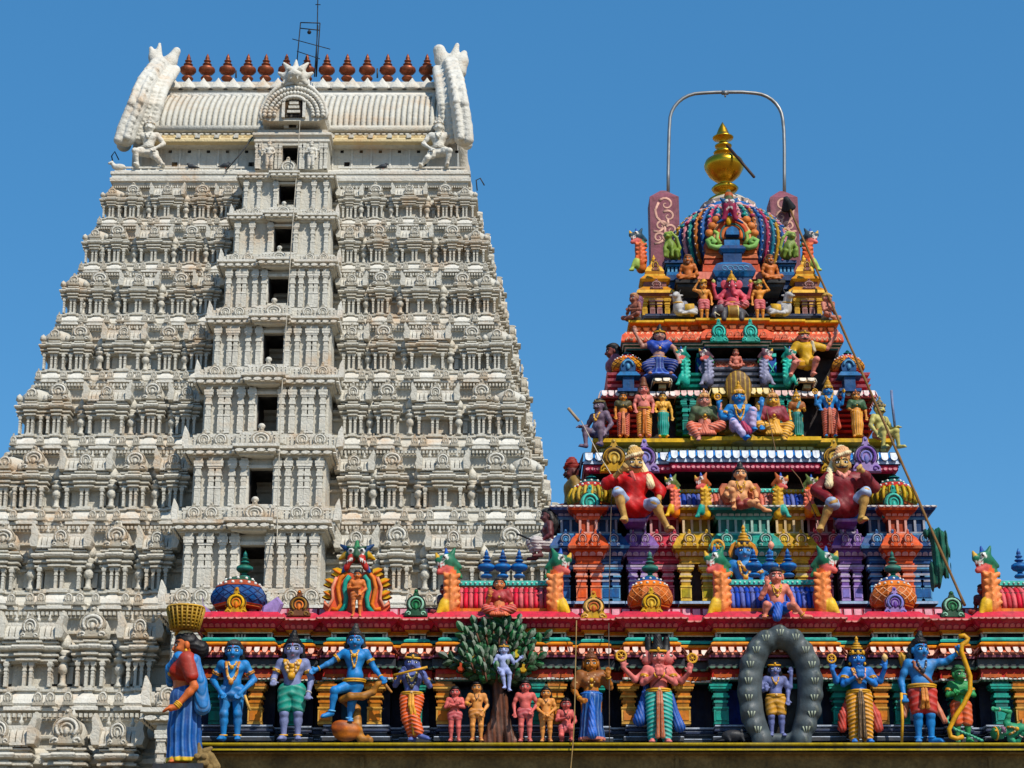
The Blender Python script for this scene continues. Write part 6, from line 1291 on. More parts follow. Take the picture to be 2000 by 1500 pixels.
# ================================================================== statues along the ledge
YS = 28.27
def lfig(label, px, py, H, skin, **k): return fig(label, px, py, H, k.pop('Y', YS), skin, vox=k.pop('vox', 1 / 140), **k)
BB = lin('2478b8'); LAV = lin('7880a8'); gd = lin('d0982c')
# L1 woman carrying a basket, in profile
r, J, S = fig('woman statue in profile wearing a blue sari and carrying a gold basket on her head', 352, 1496, 262, 27.95, lin('cc6a36'), rz=-76, vox=1 / 150, bust=.033,
    pose=dict(elR=(.165, .06, .56), haR=(.165, -.07, .405), fingR=(-.1, -.75, -.15), elL=(-.15, -.05, .88), haL=(-.10, -.06, 1.02), fingL=(.3, 0, 1), knL=(-.05, .02, .27), knR=(.05, .02, .27), anL=(-.05, .03, .05), anR=(.05, .03, .05), chest=(0, -.015, .695), pelvis=(0, .015, .495), hipL=(-.055, .02, .49), hipR=(.055, .02, .49)),
    hair=('back', 'black'), hs=1.1, wear=[('skirt', lin('0a4a90'), lin('d8b030'), .135, .02, 0, .03), ('blouse', lin('a02818'), .62), ('drape', lin('2270b0'), [(-.08, -.10, .62), (-.02, -.11, .72), (.07, -.06, .795), (.12, .05, .76), (.13, .10, .6), (.12, .13, .42)], [.03, .035, .035, .045, .05, .06]), ('necklace', gd, .055, .09, .01), ('bracelet', gd, 1), ('earring', gd)])
m = MB(Tm(sc=S)); bz0, bz1 = 1.01, 1.172; Rb = lambda z: .098 + (.137 - .098) * (z - bz0) / (bz1 - bz0)
m.lathe([(.0, bz0, 'dgold'), (Rb(bz0), bz0, lin('7a5a1c')), (Rb(bz1), bz1, lin('7a5a1c')), (Rb(bz1) * 1.06, bz1 + .004, 'gold'), (Rb(bz1) * 1.05, bz1 + .015, 'gold'), (Rb(bz1) * .9, bz1 + .01, 'brown'), (.08, bz1 - .03, 'brown')], 'gold', n=26, c=(0, -.02, 0))
for z in np.linspace(bz0 + .02, bz1 - .015, 6): m.tube([(Rb(z) * cos(b), -.02 + Rb(z) * sin(b), z) for b in np.linspace(0, 2 * pi, 27)[:-1]], .0085, lin('96701f'), n=5, closed=True)
for k in range(22): b = 2 * pi * k / 22; m.tube([((Rb(z) + .006) * cos(b), -.02 + (Rb(z) + .006) * sin(b), z) for z in (bz0, (bz0 + bz1) / 2, bz1)], .008, lin('a8842c'), n=5)
m.lathe([(.05, .955, 'cream'), (.062, .975, 'cream'), (.05, 1.0, 'cream'), (.0, 1.01, 'cream')], 'cream', n=14, c=(0, -.01, 0)); m.build('basket', FIGM, r)
# the corner bracket she stands on, with a stone beast's head beside it
bt = thing('corner_bracket', 'carved stone bracket with a beast head under the sari woman at the corner', 'bracket', P(385, 1500, 28.0)); bo = np.array(bt.location)
m = MB(Tm(-bo)); zt = ZY(1496.5, 27.95); m.box(XS(300, 1500, 27.7), XS(404, 1500, 28), 27.62, 28.9, zt - .12, zt, 'dgrey'); m.box(XS(318, 1500, 27.8), XS(404, 1500, 28), 27.8, 29, zt - .5, zt - .12, 'stone', tx=-.02, ty=-.02); m.box(XS(340, 1500, 28.0), XS(404, 1500, 28), 28.1, 30, -.1, zt - .5, 'stone'); m.build('corbel', PAINT, bt)
l = SD(); c0 = np.array(P(393, 1484, 27.85)) - bo; u = .05
for a, b_, r0 in (((0, 0, -.3), (2.7, 2.4, 2.4), 0), ((.8, -2.0, -1.4), (1.7, 1.5, 1.1), 0), ((-2.4, -.6, -.8), (1.2, 1.2, 1.5), 0), ((2.6, -.8, -2.6), (1.3, 1.2, 1.3), 0), ((-1.2, -1.8, -2.8), (1.3, 1.0, 1.0), 0), ((3.8, -.3, -4.2), (1.1, 1, 1), 0)): l.ell(c0 + np.array(a) * u, np.array(b_) * u, 'stone', .012)
l.cap(c0 + np.array((-.6, 0, 2)) * u, c0 + np.array((-.9, 0, 4.6)) * u, .055, .02, 'stone', .012); l.cap(c0 + np.array((1, 0, 2.4)) * u, c0 + np.array((2.6, 0, 3.2)) * u, .05, .03, 'stone', .012); l.cap(c0 + np.array((2.6, 0, 1)) * u, c0 + np.array((4, 0, -2)) * u, .06, .08, 'stone', .012)
for a in ((-.9, -2.7, .6), (1.1, -2.9, .4)): l.ell(c0 + np.array(a) * u, .045, lin('a08860'), .02)
sd_obj('beast_head', l, .016, bt, mat=STONE)
# L2
lfig('bright blue standing statue with hands on hips and a gold garland', 449, 1448, 196, BB, pose=['akimbo', dict(fingL=(.55, -.3, -.7), fingR=(-.55, -.3, -.7))], hs=1.22, belly=.02, wide=.96, hair=('long', 'black'), wear=[('necklace', gd, .045, .05, .011), ('necklace', lin('b8762c'), .075, .20, .014), ('necklace', lin('d8b050'), .066, .18, .008), ('armlet', lin('b87a30')), ('anklet', gd), ('shorts', lin('2270ae'), None, -.2), ('rod', lin('d0a050'), [(.14, -.1, .44), (.17, -.09, .36), (.20, -.08, .29)], .014, 'dagger')])
# L3
lfig('lavender standing statue in teal shorts with a broad gold collar', 567, 1448, 200, LAV, pose=dict(elL=(-.18, .0, .62), haL=(-.17, -.12, .56), elR=(.18, .02, .61), haR=(.165, -.07, .44)), hs=1.26, hair=('bun', 'black'), curl=1.1, wear=[('necklace', gd, .06, .05, .014), ('necklace', gd, .085, .14, .02), ('necklace', gd, .078, .10, .014), ('shorts', lin('128a78'), None, -.62), ('armlet', gd), ('bracelet', lin('c0b8b0')), ('anklet', gd)])
# L4 on the snake
r, J, S = lfig('blue statue with one leg raised standing over a brown snake', 690, 1413, 180, BB, pose=dict(elL=(-.26, -.02, .655), haL=(-.40, -.06, .575), elR=(.21, .0, .60), haR=(.30, -.08, .475), hipL=(-.06, -.01, .40), hipR=(.03, 0, .40), pelvis=(0, 0, .41), waist=(.01, -.005, .52), knL=(-.20, -.14, .33), anL=(-.225, -.12, .10), toL=(-.31, -.16, .055), knR=(-.02, -.03, .21), anR=(-.045, .01, .045)), hs=1.24, belly=.015, hair=('bun', 'black'), wear=[('necklace', gd, .05, .05, .011), ('necklace', gd, .04, .17, .009), ('armlet', gd), ('belt', gd), ('anklet', lin('6ab0d8')), ('bracelet', gd)])
sn = SD(); sc_ = lin('b0742c'); V3 = lambda a, b, y: (np.array(P(a, b, YS + y)) - np.array(r.location))
sn.chain([V3(765, 1352, -.12), V3(748, 1332, -.12), V3(738, 1336, -.12), V3(728, 1352, -.1), V3(708, 1360, -.14), V3(684, 1360, -.15), V3(668, 1366, -.05), V3(680, 1374, .1), V3(696, 1384, .12), V3(697, 1405, .05), V3(699, 1428, .0), V3(706, 1444, -.04), V3(722, 1446, -.05), V3(718, 1439, .05)], [.015, .03, .04, .05, .055, .055, .05, .055, .06, .065, .065, .06, .05, .03], sc_, .02)
sn.ell(V3(676, 1428, -.06), (.20, .09, .15), lin('b8641c'), .04); sn.ell(V3(664, 1420, -.1), (.13, .06, .1), lin('a8521c'), .04)
sd_obj('snake', sn, .012, r, colf=lambda V, VC, I: VC * (.8 + .25 * np.sin(V[:, 2] * 60)[:, None]))
# L5 flute player
lfig('dark blue statue playing a flute in an orange dhoti with crossed legs', 803, 1449, 172, lin('52609c'), pose=dict(elL=(-.19, -.0, .64), haL=(-.12, -.14, .735), fingL=(.5, 0, .9), elR=(.2, .0, .63), haR=(.10, -.15, .77), fingR=(-.5, 0, .9), knL=(-.05, -.03, .26), anL=(.03, .01, .045), toL=(.0, -.08, .022), knR=(.03, -.06, .27), anR=(.10, -.08, .07), toR=(.19, -.12, .025), chest=(.0, 0, .695)), hs=1.22, head=(4, 4), hair=('long', 'black'), wear=[('dhoti', lin('d8561c'), lin('d89a2c'), .8), ('band', gd), ('rod', gd, [(-.20, -.17, .725), (0, -.19, .77), (.18, -.18, .815)], .014, 'flute'), ('necklace', lin('c8b060'), .06, .08, .012), ('necklace', lin('3a3020'), .075, .16, .013), ('belt', gd), ('armlet', gd)])
# the tree of leaves with small bathers
tr = thing('sculpted_tree', 'sculpted tree with rows of dark green leaves and a split brown trunk', 'tree', P(975, 1449, YS + .12)); to = np.array(tr.location); Tq = lambda a, b, y=0.0: np.array(P(a, b, YS + .12 + y)) - to
t = SD(); br = lin('5c3626')
for pts, rr in (([(955, 1450), (962, 1420), (970, 1390), (972, 1355), (975, 1325)], [.10, .08, .07, .075, .1]), ([(1000, 1450), (992, 1425), (986, 1395), (982, 1360)], [.11, .07, .06, .07]), ([(940, 1452), (958, 1440)], [.05, .07]), ([(1015, 1452), (998, 1438)], [.05, .07]), ([(975, 1450), (975, 1380)], [.05, .05])): t.chain([Tq(a, b) for a, b in pts], rr, br, .03)
sd_obj('trunk', t, .014, tr, disp=lambda G_: .006 * np.sin(G_[..., 0] * 90 + G_[..., 2] * 8), colf=lambda V, VC, I: VC * (1 + .5 * np.clip(np.sin(V[:, 0] * 90 + V[:, 2] * 8), -1, 1))[:, None])
m = MB(); lg = [lin('154a28'), lin('1c5a30'), lin('246a3c'), lin('103c20')]
m.lathe([(a, b) for a, b in ((.0, -.38), (.42, -.25), (.60, 0), (.55, .25), (.32, .45), (0, .55))], lin('0c2a18'), n=14, c=Tq(975, 1285, .12), sy=.22)
def leaf(c, d, w, L, y, col, highlight):
    d = np.array((d[0], d[1])); d /= np.linalg.norm(d); n_ = np.array((-d[1], d[0])); 
    o = [(0, 0), (.3, .42), (.62, .46), (.88, .26), (1, 0), (.88, -.26), (.62, -.46), (.3, -.42)]
    V = [(c[0], y + .0, c[1])]; V = [(c[0] + d[0] * a * L + n_[0] * b * w, y + .02 + .03 * abs(b) * 2 - .03 * sin(a * pi), c[1] + d[1] * a * L + n_[1] * b * w) for a, b in o] + [(c[0] + d[0] * .55 * L, y - .02, c[1] + d[1] * .55 * L)]
    Fs = [(8, i, (i + 1) % 8) for i in range(8)]; m.add(V, Fs, [col if i < 4 else mixc(col, C('white'), highlight) for i in range(8)])  # one half of each leaf is lightened as a painted highlight
    V2 = [(v[0], y + .06, v[2]) for v in V[:8]]; m.add(V[:8] + V2, [(i, 8 + i, 8 + (i + 1) % 8, (i + 1) % 8) for i in range(8)], mixc(col, C('black'), .5))
def spray(a0, b0, a1, b1, n, wpx, y):
    p0, p1 = Tq(a0, b0), Tq(a1, b1); d = (p1 - p0)[[0, 2]]; L = np.linalg.norm(d); d /= L; nn_ = np.array((-d[1], d[0])); u = wpx * .0122
    m.tube([p0 + (0, y, 0), p1 + (0, y, 0)], .015, br, n=5)
    for k in range(n):
        t_ = (k + .3) / n; q = (p0 + (p1 - p0) * t_)[[0, 2]]
        for sg in (-1, 1): leaf(q, d * .75 + nn_ * sg * .75, u * .62, u * .95, p0[1] + y - .01 * k, random.choice(lg), .03 + .09 * random.random())
    leaf(p1[[0, 2]], d, u * .62, u, p0[1] + y - .1, random.choice(lg), .2)
tm = SD()
for q_ in range(26):
    a_ = 2.399 * q_; r_ = sqrt(q_ / 26); tm.ell(Tq(972 + 68 * r_ * cos(a_), 1282 + 52 * r_ * sin(a_), .02), (.15, .10, .13), [lin('0e2e1a'), lin('123a20'), lin('0a2414')][q_ % 3], .05)
sd_obj('leaf_mass', tm, .022, tr, disp=lambda G_: .015 * np.sin(G_[..., 0] * 40) * np.sin(G_[..., 2] * 40))
for q in ((960, 1325, 905, 1235, 7, 15, .0), (968, 1320, 930, 1226, 7, 15, -.05), (975, 1315, 957, 1220, 7, 15, .02), (978, 1310, 981, 1213, 8, 16, -.08), (985, 1310, 1010, 1224, 7, 16, .0), (990, 1315, 1032, 1250, 6, 15, -.04), (990, 1325, 1062, 1248, 6, 15, .03), (955, 1330, 876, 1288, 6, 14, -.06), (960, 1330, 905, 1300, 4, 14, -.12), (990, 1330, 1050, 1290, 5, 14, -.08), (960, 1300, 935, 1262, 4, 16, -.14), (992, 1300, 1000, 1255, 4, 15, -.14), (955, 1332, 962, 1290, 3, 16, -.18), (1000, 1330, 1030, 1300, 3, 14, -.15), (958, 1310, 945, 1290, 3, 18, -.2), (975, 1335, 992, 1318, 3, 15, -.12)): spray(*q)
for k_ in range(34):
    a_ = 2.399 * k_; r_ = .35 + .65 * sqrt(k_ / 34); a0 = 972 + 62 * r_ * cos(a_); b0 = 1284 + 50 * r_ * sin(a_); spray(a0, b0 + 9, a0 + 9 * cos(a_), b0 - 9, 2, 12, -.16 - .1 * random.random())
m.build('crown', PAINT, tr)
for (a, b, col, nm) in ((922, 1276, 'yellow', 'yellow'), (1022, 1304, 'yellow', 'y2'), (1035, 1272, 'brick', 'r'), (900, 1302, lin('b0503c'), 'r2'), (931, 1303, 'orange', 'o'), (1008, 1276, lin('d8c050'), 'y3')):
    f_ = MB(); p = Tq(a, b, -.24); f_.plate([(p[0] + x * .062, p[2] + z * .07) for x, z in [(-.3, 1), (.5, .8), (.25, .2), (.9, -.5), (.3, -1), (-.6, -.9), (-.9, -.2), (-.3, .2)]], p[1], p[1] + .09, col, bev=.15); f_.build('hanging_cloth', PAINT, tr)
r, J, S = lfig('small pale blue statue sitting among the dark green leaves of the sculpted tree', 984, 1354, 102, lin('9aa4d0'), Y=YS - .16, up=(0, 0, -.06), pose=dict(elL=(-.18, -.02, .63), haL=(-.10, -.08, .52), elR=(.2, -.03, .62), haR=(.3, -.06, .70), knL=(-.02, -.12, .33), anL=(.02, -.1, .10), knR=(.11, -.14, .35), anR=(.10, -.12, .05)), hs=1.3, hair=('bun', 'black'), wear=[('band', gd), ('cloth', 'red', [(.03, .05, .98), (.06, .06, .9)], .025)], vox=1 / 110)
sk1, sk2 = lin('c8605a'), lin('d08a46')
lfig('small pink statue with arms folded at the far left of the tree trunk', 888, 1449, 108, sk1, pose='crossed', hair=('long', 'black'), wear=[('shorts', lin('bc565a'), None, -.25), ('anklet', 'brick'), ('necklace', lin('a84038'), .04, .05, .007)], vox=1 / 110, hs=1.22)
lfig('small orange statue with one arm down next to the left side of the tree trunk', 931, 1449, 118, sk2, pose=dict(elL=(-.18, -.03, .63), haL=(-.13, -.12, .6), elR=(.18, .02, .61), haR=(.10, -.09, .47)), hair=('long', 'black'), bust=.03, wear=[('shorts', lin('c4803e'), None, -.25), ('necklace', 'brown', .04, .08, .007), ('anklet', 'brick'), ('bracelet', 'gold')], vox=1 / 110, hs=1.2)
lfig('pink statue of a youth with a hand on the hip right of the tree trunk', 1026, 1450, 121, sk1, pose=dict(elL=(-.185, .0, .61), haL=(-.17, -.06, .46), elR=(.2, .03, .62), haR=(.11, -.08, .49)), hair=('long', 'black'), wear=[('shorts', lin('bc565a'), None, -.25), ('anklet', 'brick')], vox=1 / 110, hs=1.22)
lfig('small orange statue with long black hair standing between two pink ones', 1067, 1450, 107, sk2, pose=dict(elL=(-.17, 0, .62), haL=(-.05, -.12, .50), elR=(.17, 0, .62), haR=(.05, -.13, .5)), hair=('long', 'black'), bust=.03, wear=[('shorts', lin('c4803e'), None, -.25), ('necklace', 'brown', .04, .05, .007), ('anklet', 'brick')], vox=1 / 110, hs=1.26)
lfig('smallest pink statue kneeling with hands folded beside the hanging rope', 1106, 1450, 112, sk1, up=(0, 0, -.235), pose=dict(elL=(-.16, -.03, .62), haL=(-.0, -.13, .64), elR=(.16, -.03, .6), haR=(.09, -.11, .5), knL=(-.09, -.16, .10), anL=(-.07, .05, .05), knR=(.09, -.15, .22), anR=(.08, -.08, .045)), hair=('long', 'black'), wear=[('shorts', lin('bc565a'), None, -.25), ('necklace', 'brown', .04, .06, .008), ('anklet', 'brick')], vox=1 / 110, hs=1.24)
# L12 bronze woman
lfig('bronze coloured woman statue in a blue skirt with a flared pink hem', 1156, 1451, 172, lin('b06a24'), pose=dict(elL=(-.20, .0, .60), haL=(-.13, -.10, .475), fingL=(.7, -.3, -.3), elR=(.22, -.0, .625), haR=(.19, -.12, .735), fingR=(0, 0, 1)), hs=1.2, bust=.042, hair=('bun', 'brown'), ears=1.3, wear=[('skirt', lin('0e4488'), lin('c87868'), .15, .02), ('blouse', lin('8a5020'), .75), ('necklace', gd, .055, .07, .013), ('necklace', gd, .07, .14, .01), ('belt', lin('2a6cc0')), ('bracelet', gd), ('armlet', gd), ('cloth', lin('1a5cb8'), [(0, -.10, .5), (.0, -.125, .35), (.0, -.15, .18), (0, -.165, .08)], [.02, .035, .045, .06])])
# L13 many-headed
rot_l = SD()
r, J, S = lfig('pink statue with several faces, four arms and a rippled teal dhoti', 1289, 1453, 190, lin('d0706a'), pose=['namaste'], hs=1.24, hair=('tall', 'black'), arms=[((-.12, .02, .75), (-.24, -.0, .655), (-.365, -.08, .77), (0, -.1, 1)), ((.12, .02, .75), (.24, -.0, .64), (.315, -.08, .72), (.1, -.1, 1))], wide=1.04, wear=[('dhoti', lin('1fa094'), lin('b8623c'), .88), ('belt', gd), ('band', gd), ('armlet', gd), ('bracelet', gd), ('thread', lin('7a3a34'), 1), ('disc', gd, (-.385, -.10, .885), .05), ('disc', gd, (.345, -.10, .86), .046), ('cloth', lin('144c9c'), [(-.12, .06, .6), (-.16, .05, .4), (-.2, .03, .25)], [.03, .05, .07]), ('cloth', lin('144c9c'), [(.13, .06, .5), (.17, .05, .3), (.21, .03, .18)], [.03, .04, .06])])
for sg in (-1, 1):
    h = SD(); c0 = J['head'] + np.array((sg * .095, .055, .005)); R = rotz(radians(sg * 62)); f_ = lambda v: c0 + R @ (np.array(v) * 1.15); sk_ = lin('d0706a')
    h.ell(c0, np.array((.058, .066, .082)) * 1.1, sk_, .03, R); h.ell(f_((0, -.014, -.032)), np.array((.045, .05, .045)) * 1.1, sk_, .03, R); h.cap(f_((0, -.062, .008)), f_((0, -.079, -.016)), .012, .016, sk_, .012); h.ell(f_((0, .022, .04)), np.array((.066, .066, .07)) * 1.12, 'black', .02, R); h.cap(f_((0, .01, .08)), f_((0, .0, .16)), .05, .036, 'black', .02)
    for s2 in (-1, 1): h.ell(f_((s2 * .028, -.058, .006)), (.017, .014, .009), 'white', .004, R); h.ell(f_((s2 * .028, -.068, .006)), .0075, 'black', .003); h.cap(f_((s2 * .012, -.063, .028)), f_((s2 * .04, -.052, .03)), .004, .004, 'black', .004)
    h.ell(f_((0, -.062, -.044)), (.017, .012, .008), lin('b04048'), .004, R)
    sd_obj('side_head', h, 1 / 150, r, sc=S)
# L14 dark garland ring with a figure inside
rg = thing('garland_ring', 'dark grey oval garland ring of large lumps framing a lavender statue', 'garland', P(1520, 1449, YS - .02)); ro = np.array(rg.location); s = SD(); q = lambda a, b, y=0.0: np.array(P(a, b, YS - .02 + y)) - ro
gy = lin('465054'); path = [(1488, 1440), (1470, 1400), (1464, 1350), (1468, 1300), (1486, 1262), (1517, 1246), (1550, 1256), (1574, 1290), (1582, 1340), (1578, 1390), (1562, 1440)]
pp_ = np.array([q(a, b) for a, b in path]); s.chain(pp_, [.14, .165, .175, .17, .16, .145, .16, .17, .175, .165, .14], gy, .03); s.cap(q(1490, 1442), q(1560, 1442), .07, .07, gy, .05)
d_ = np.cumsum([0] + [np.linalg.norm(b - a) for a, b in zip(pp_[:-1], pp_[1:])])
for t_ in np.linspace(0, d_[-1], 17): 
    c = np.array([np.interp(t_, d_, pp_[:, i]) for i in range(3)]); cen = q(1522, 1350); o_ = (c - cen); o_ /= np.linalg.norm(o_); s.ell(c + o_ * .05 + np.array((0, -.1, 0)), (.14, .12, .135), gy, .06); s.ell(c + o_ * .09 + np.array((.02, -.19, .03)), (.028, .03, .05), lin('565e58'), .03)  # small paler ball on each lump is a highlight put into the colour
for t_ in np.linspace(d_[-1] * .04, d_[-1] * .96, 15):
    c = np.array([np.interp(t_, d_, pp_[:, i]) for i in range(3)]); o_ = c - cen; o_ /= np.linalg.norm(o_)
    stk = MB()
    for j in (-1, 0, 1):
        pts_ = [(c[0] + o_[0] * .05 + j * .035 + a * .3 * j, c[2] + o_[2] * .05 + a) for a in (-.045, .045)]; pts_ = [(x, s.front(x, z, -.6), z) for x, z in pts_]
        if all(v[1] is not None for v in pts_): stk.tube([(x, y - .002, z) for x, y, z in pts_], [.006, .014], lin('98a08c'), n=5, flat=.5)
    if stk.v: stk.build('leaf_mark', FIGM, rg)
sd_obj('ring', s, .016, rg); m = MB(Tm(-ro)); m.plate([(XS(1522 + 58 * cos(a), 1350, YS + .2), ZY(1352 - 100 * sin(a), YS + .2)) for a in np.linspace(0, 2 * pi, 30)[:-1]], YS + .16, YS + .25, 'black'); m.build('backing', FIGM, rg)
lfig('lavender statue in gold shorts standing inside the dark garland ring', 1518, 1440, 148, lin('666e9e'), Y=YS + .0, pose=dict(elL=(-.18, -.02, .61), haL=(-.13, -.12, .60), fingL=(0, 0, 1)), arms=[((-.1, .02, .75), (-.2, -.02, .66), (-.215, -.06, .80), (0, 0, 1)), ((.1, .02, .75), (.2, -.0, .66), (.215, -.04, .82), (0, 0, 1))], hair=('long', 'black'), wear=[('shorts', lin('c08a2c'), None, -.6), ('band', gd), ('necklace', gd, .05, .08, .01), ('belt', gd), ('conch', gd, (-.215, -.07, .9))], vox=1 / 120)
# dark mouse
ms = SD(); p0 = P(1432, 1449, YS - .05); z_ = lambda v: np.array(v)
ms.ell((0, 0, .09), (.16, .08, .085), lin('26282c'), .03).ell((.15, -.02, .09), (.075, .05, .05), lin('26282c'), .03).cap((.19, -.02, .085), (.24, -.02, .07), .03, .012, lin('26282c'), .02).cap((-.14, 0, .06), (-.3, .05, .02), .02, .008, lin('26282c'), .02)
for a in ((.12, -.06, .15), (.12, .03, .15)): ms.ell(a, (.02, .012, .025), lin('3a3c40'), .01)
for a in (-.08, .12): ms.cap((a, -.05, .06), (a + .03, -.06, .01), .025, .018, lin('26282c'), .02)
mo = sd_obj('mouse_statue', ms, .01, None, p0); tag(mo, 'small dark grey mouse statue on the ledge left of the garland ring', 'statue')
# L15
lfig('blue statue praying in a yellow dhoti and tall tapering gold crown', 1683, 1453, 186, lin('2a72c0'), pose='namaste', hs=1.2, hair=('long', 'black'), arms=[((-.12, .02, .75), (-.23, -.0, .655), (-.28, -.08, .765), (0, 0, 1)), ((.12, .02, .75), (.23, -.0, .655), (.275, -.08, .78), (0, 0, 1))], wear=[('dhoti', lin('d8921c'), lin('4a3a28'), .9), ('crown', gd, .105), ('belt', gd), ('armlet', gd), ('anklet', lin('5aa0d0')), ('bracelet', lin('d8a0a0')), ('earring', gd), ('necklace', gd, .06, .08, .012), ('necklace', lin('d89a60'), .08, .13, .012), ('disc', gd, (-.285, -.10, .875), .042), ('conch', lin('d8b070'), (.275, -.1, .885)), ('cloth', lin('b83a2c'), [(-.12, .04, .45), (-.17, .03, .3), (-.19, .02, .17)], [.03, .05, .05]), ('cloth', lin('b83a2c'), [(.12, .04, .45), (.17, .03, .3), (.19, .02, .17)], [.03, .05, .05])])
# L16 archer
lfig('large blue archer statue in red shorts holding a tall golden bow', 1808, 1453, 205, BB, pose=dict(elR=(.24, -.03, .775), haR=(.36, -.1, .86), fingR=(.2, -.2, 1), elL=(-.19, .02, .60), haL=(-.185, -.06, .43), chest=(0, 0, .695), knL=(-.055, -.015, .268), anL=(-.06, .012, .045), knR=(.06, -.015, .268), anR=(.06, .0, .045), toR=(.14, -.06, .022)), head=(22, 0), hs=1.2, belly=.02, wide=1.1, hair=('bun', 'black'), curl=1.2, wear=[('shorts', lin('b8342c'), lin('d0802c'), -.62), ('belt', gd), ('thread', lin('8a4a2c'), 0, .016), ('necklace', lin('10203c'), .05, .09, .012), ('bracelet', gd), ('anklet', lin('2a80c0')), ('cloth', gd, [(-.16, .04, .84), (-.12, .08, .74)], [.04, .05]), ('rod', lin('d8a02c'), [(-.215, -.08, .47), (-.22, -.07, .2), (-.235, -.05, .005)], .014, 'arrow'),
    ('rod', lin('d0961c'), [(.36, -.12, 1.0), (.41, -.12, 1.01), (.445, -.12, .98), (.43, -.12, .95), (.38, -.13, .92), (.37, -.13, .86), (.40, -.13, .75), (.435, -.13, .62), (.425, -.13, .48), (.36, -.13, .36), (.27, -.13, .24), (.20, -.13, .12), (.21, -.13, .05), (.27, -.13, .03), (.33, -.13, .05)], .023, 'bow'), ('cloth', lin('b86a4c'), [(.1, .05, .45), (.16, .03, .3), (.2, .02, .22)], [.03, .03, .03]), ('cloth', lin('a86a50'), [(-.13, .05, .42), (-.18, .03, .27)], [.03, .03])])
# L17 green monkey
lfig('green monkey-faced statue in orange shorts standing with arms folded behind the bow', 1882, 1452, 150, lin('2c8a4c'), Y=YS + .1, pose='crossed', head=(20, 0), muzzle=lin('4a9a5c'), hs=1.3, hair=('short', lin('1c5a34')), wide=1.08, wear=[('shorts', lin('c8582c'), None, -.8), ('armlet', gd), ('cloth', lin('3a9a78'), [(-.1, .05, .42), (-.2, .0, .3), (-.12, -.08, .17), (.05, -.14, .09), (.2, -.18, .01)], .018)], vox=1 / 115)
# L18 lying green figure
lfig('green statue lying on its side at the right end of the ledge, one arm raised', 2070, 1410, 135, lin('2a8a62'), roll=-100, pose=dict(elL=(-.2, -.06, .70), haL=(-.1, -.12, .62), elR=(.26, -.04, .68), haR=(.32, -.1, .86), fingR=(.3, 0, 1)), hs=1.3, head=(18, 0), muzzle=lin('8a6a80'), hair=('short', 'green'), wear=[('band', gd), ('dhoti', lin('d87a2c'), None, .5), ('necklace', gd, .06, .1, .016), ('bracelet', lin('d0b0a0'))], vox=1 / 110)
# ================================================================== statues on the roofs and on the painted tower
YT = YB - PR - .02
ufig = lambda label, px, py, H, Y, skin, **k: fig(label, px, py, H, Y, skin, vox=k.pop('vox', 1 / 105), **k)
cross = dict(knL=(-.19, -.13, .11), anL=(.02, -.16, .05), toL=(.09, -.17, .04), knR=(.19, -.13, .11), anR=(-.02, -.17, .07), toR=(-.09, -.18, .05), hipL=(-.06, 0, .10), hipR=(.06, 0, .10))
SIT = (0, 0, -.395)
def sit(**k): d = dict(cross); d.pop('hipL'); d.pop('hipR'); d.update(k); return d
ufig('red clad woman statue sitting on the roof before the red ribbed barrel shrine', 975, 1207, 130, YT - .08, lin('d07a48'), up=SIT, pose=sit(elL=(-.17, -.03, .62), haL=(-.13, -.13, .72), fingL=(0, 0, 1), elR=(.18, .0, .6), haR=(.12, -.14, .45)), hair=('long', 'black'), bust=.035, wear=[('blouse', lin('a02c30'), .6), ('dhoti', lin('c04434'), None, .7), ('cloth', lin('d0603c'), [v_ for k_ in range(7) for v_ in ((0, -.14, .14), (-.12 + .04 * k_, -.19, .02))], .02), ('necklace', gd, .05, .08, .01), ('bracelet', gd)])
ufig('pink boy statue with a blue loincloth sitting before the blue ribbed barrel shrine', 1519, 1213, 152, YT - .06, lin('d07a66'), up=(0, 0, -.33), pose=dict(elL=(-.2, -.02, .62), haL=(-.13, -.10, .78), fingL=(0, 0, 1), elR=(.2, .02, .61), haR=(.2, -.10, .45), knL=(-.15, -.14, .18), anL=(-.17, -.1, .04), knR=(.18, -.16, .17), anR=(.3, -.12, .05), toR=(.4, -.12, .03)), hs=1.28, belly=.02, hair=('short', 'black'), ears=1.2, wear=[('shorts', lin('1450a8'), None, -.35), ('cloth', lin('1454b4'), [(0, -.12, .16), (-.03, -.16, .02)], .06), ('necklace', gd, .055, .07, .011), ('necklace', gd, .07, .14, .009), ('anklet', gd)], vox=1 / 120)
ufig('orange standing statue framed by the large scrolled fan crest', 696, 1206, 92, YK - .05, lin('d07438'), pose=dict(elL=(-.17, 0, .62), haL=(.02, -.12, .60), elR=(.18, .02, .61), haR=(.1, -.1, .5)), hair=('short', 'black'), wear=[('shorts', lin('c46a30'), None, -.3)])
ufig('blue four-armed gold-crowned statue rising behind three blue pot finials', 1456, 1172, 188, 30.0, BB, up=SIT, pose=sit(elL=(-.19, 0, .6), haL=(-.14, -.13, .5), elR=(.19, 0, .6), haR=(.14, -.13, .5)), hs=1.22, hair=('long', 'black'), arms=[((-.12, .02, .75), (-.23, .0, .66), (-.26, -.06, .80), (0, 0, 1)), ((.12, .02, .75), (.23, .0, .66), (.26, -.06, .80), (0, 0, 1))], wear=[('crown', gd, .13), ('halo', lin('d88a2c')), ('necklace', gd, .06, .07, .014), ('necklace', gd, .075, .16, .014), ('disc', gd, (-.27, -.08, .93), .06), ('conch', 'salmon', (.27, -.08, .94)), ('armlet', gd), ('dhoti', 'orange', None, .7)])
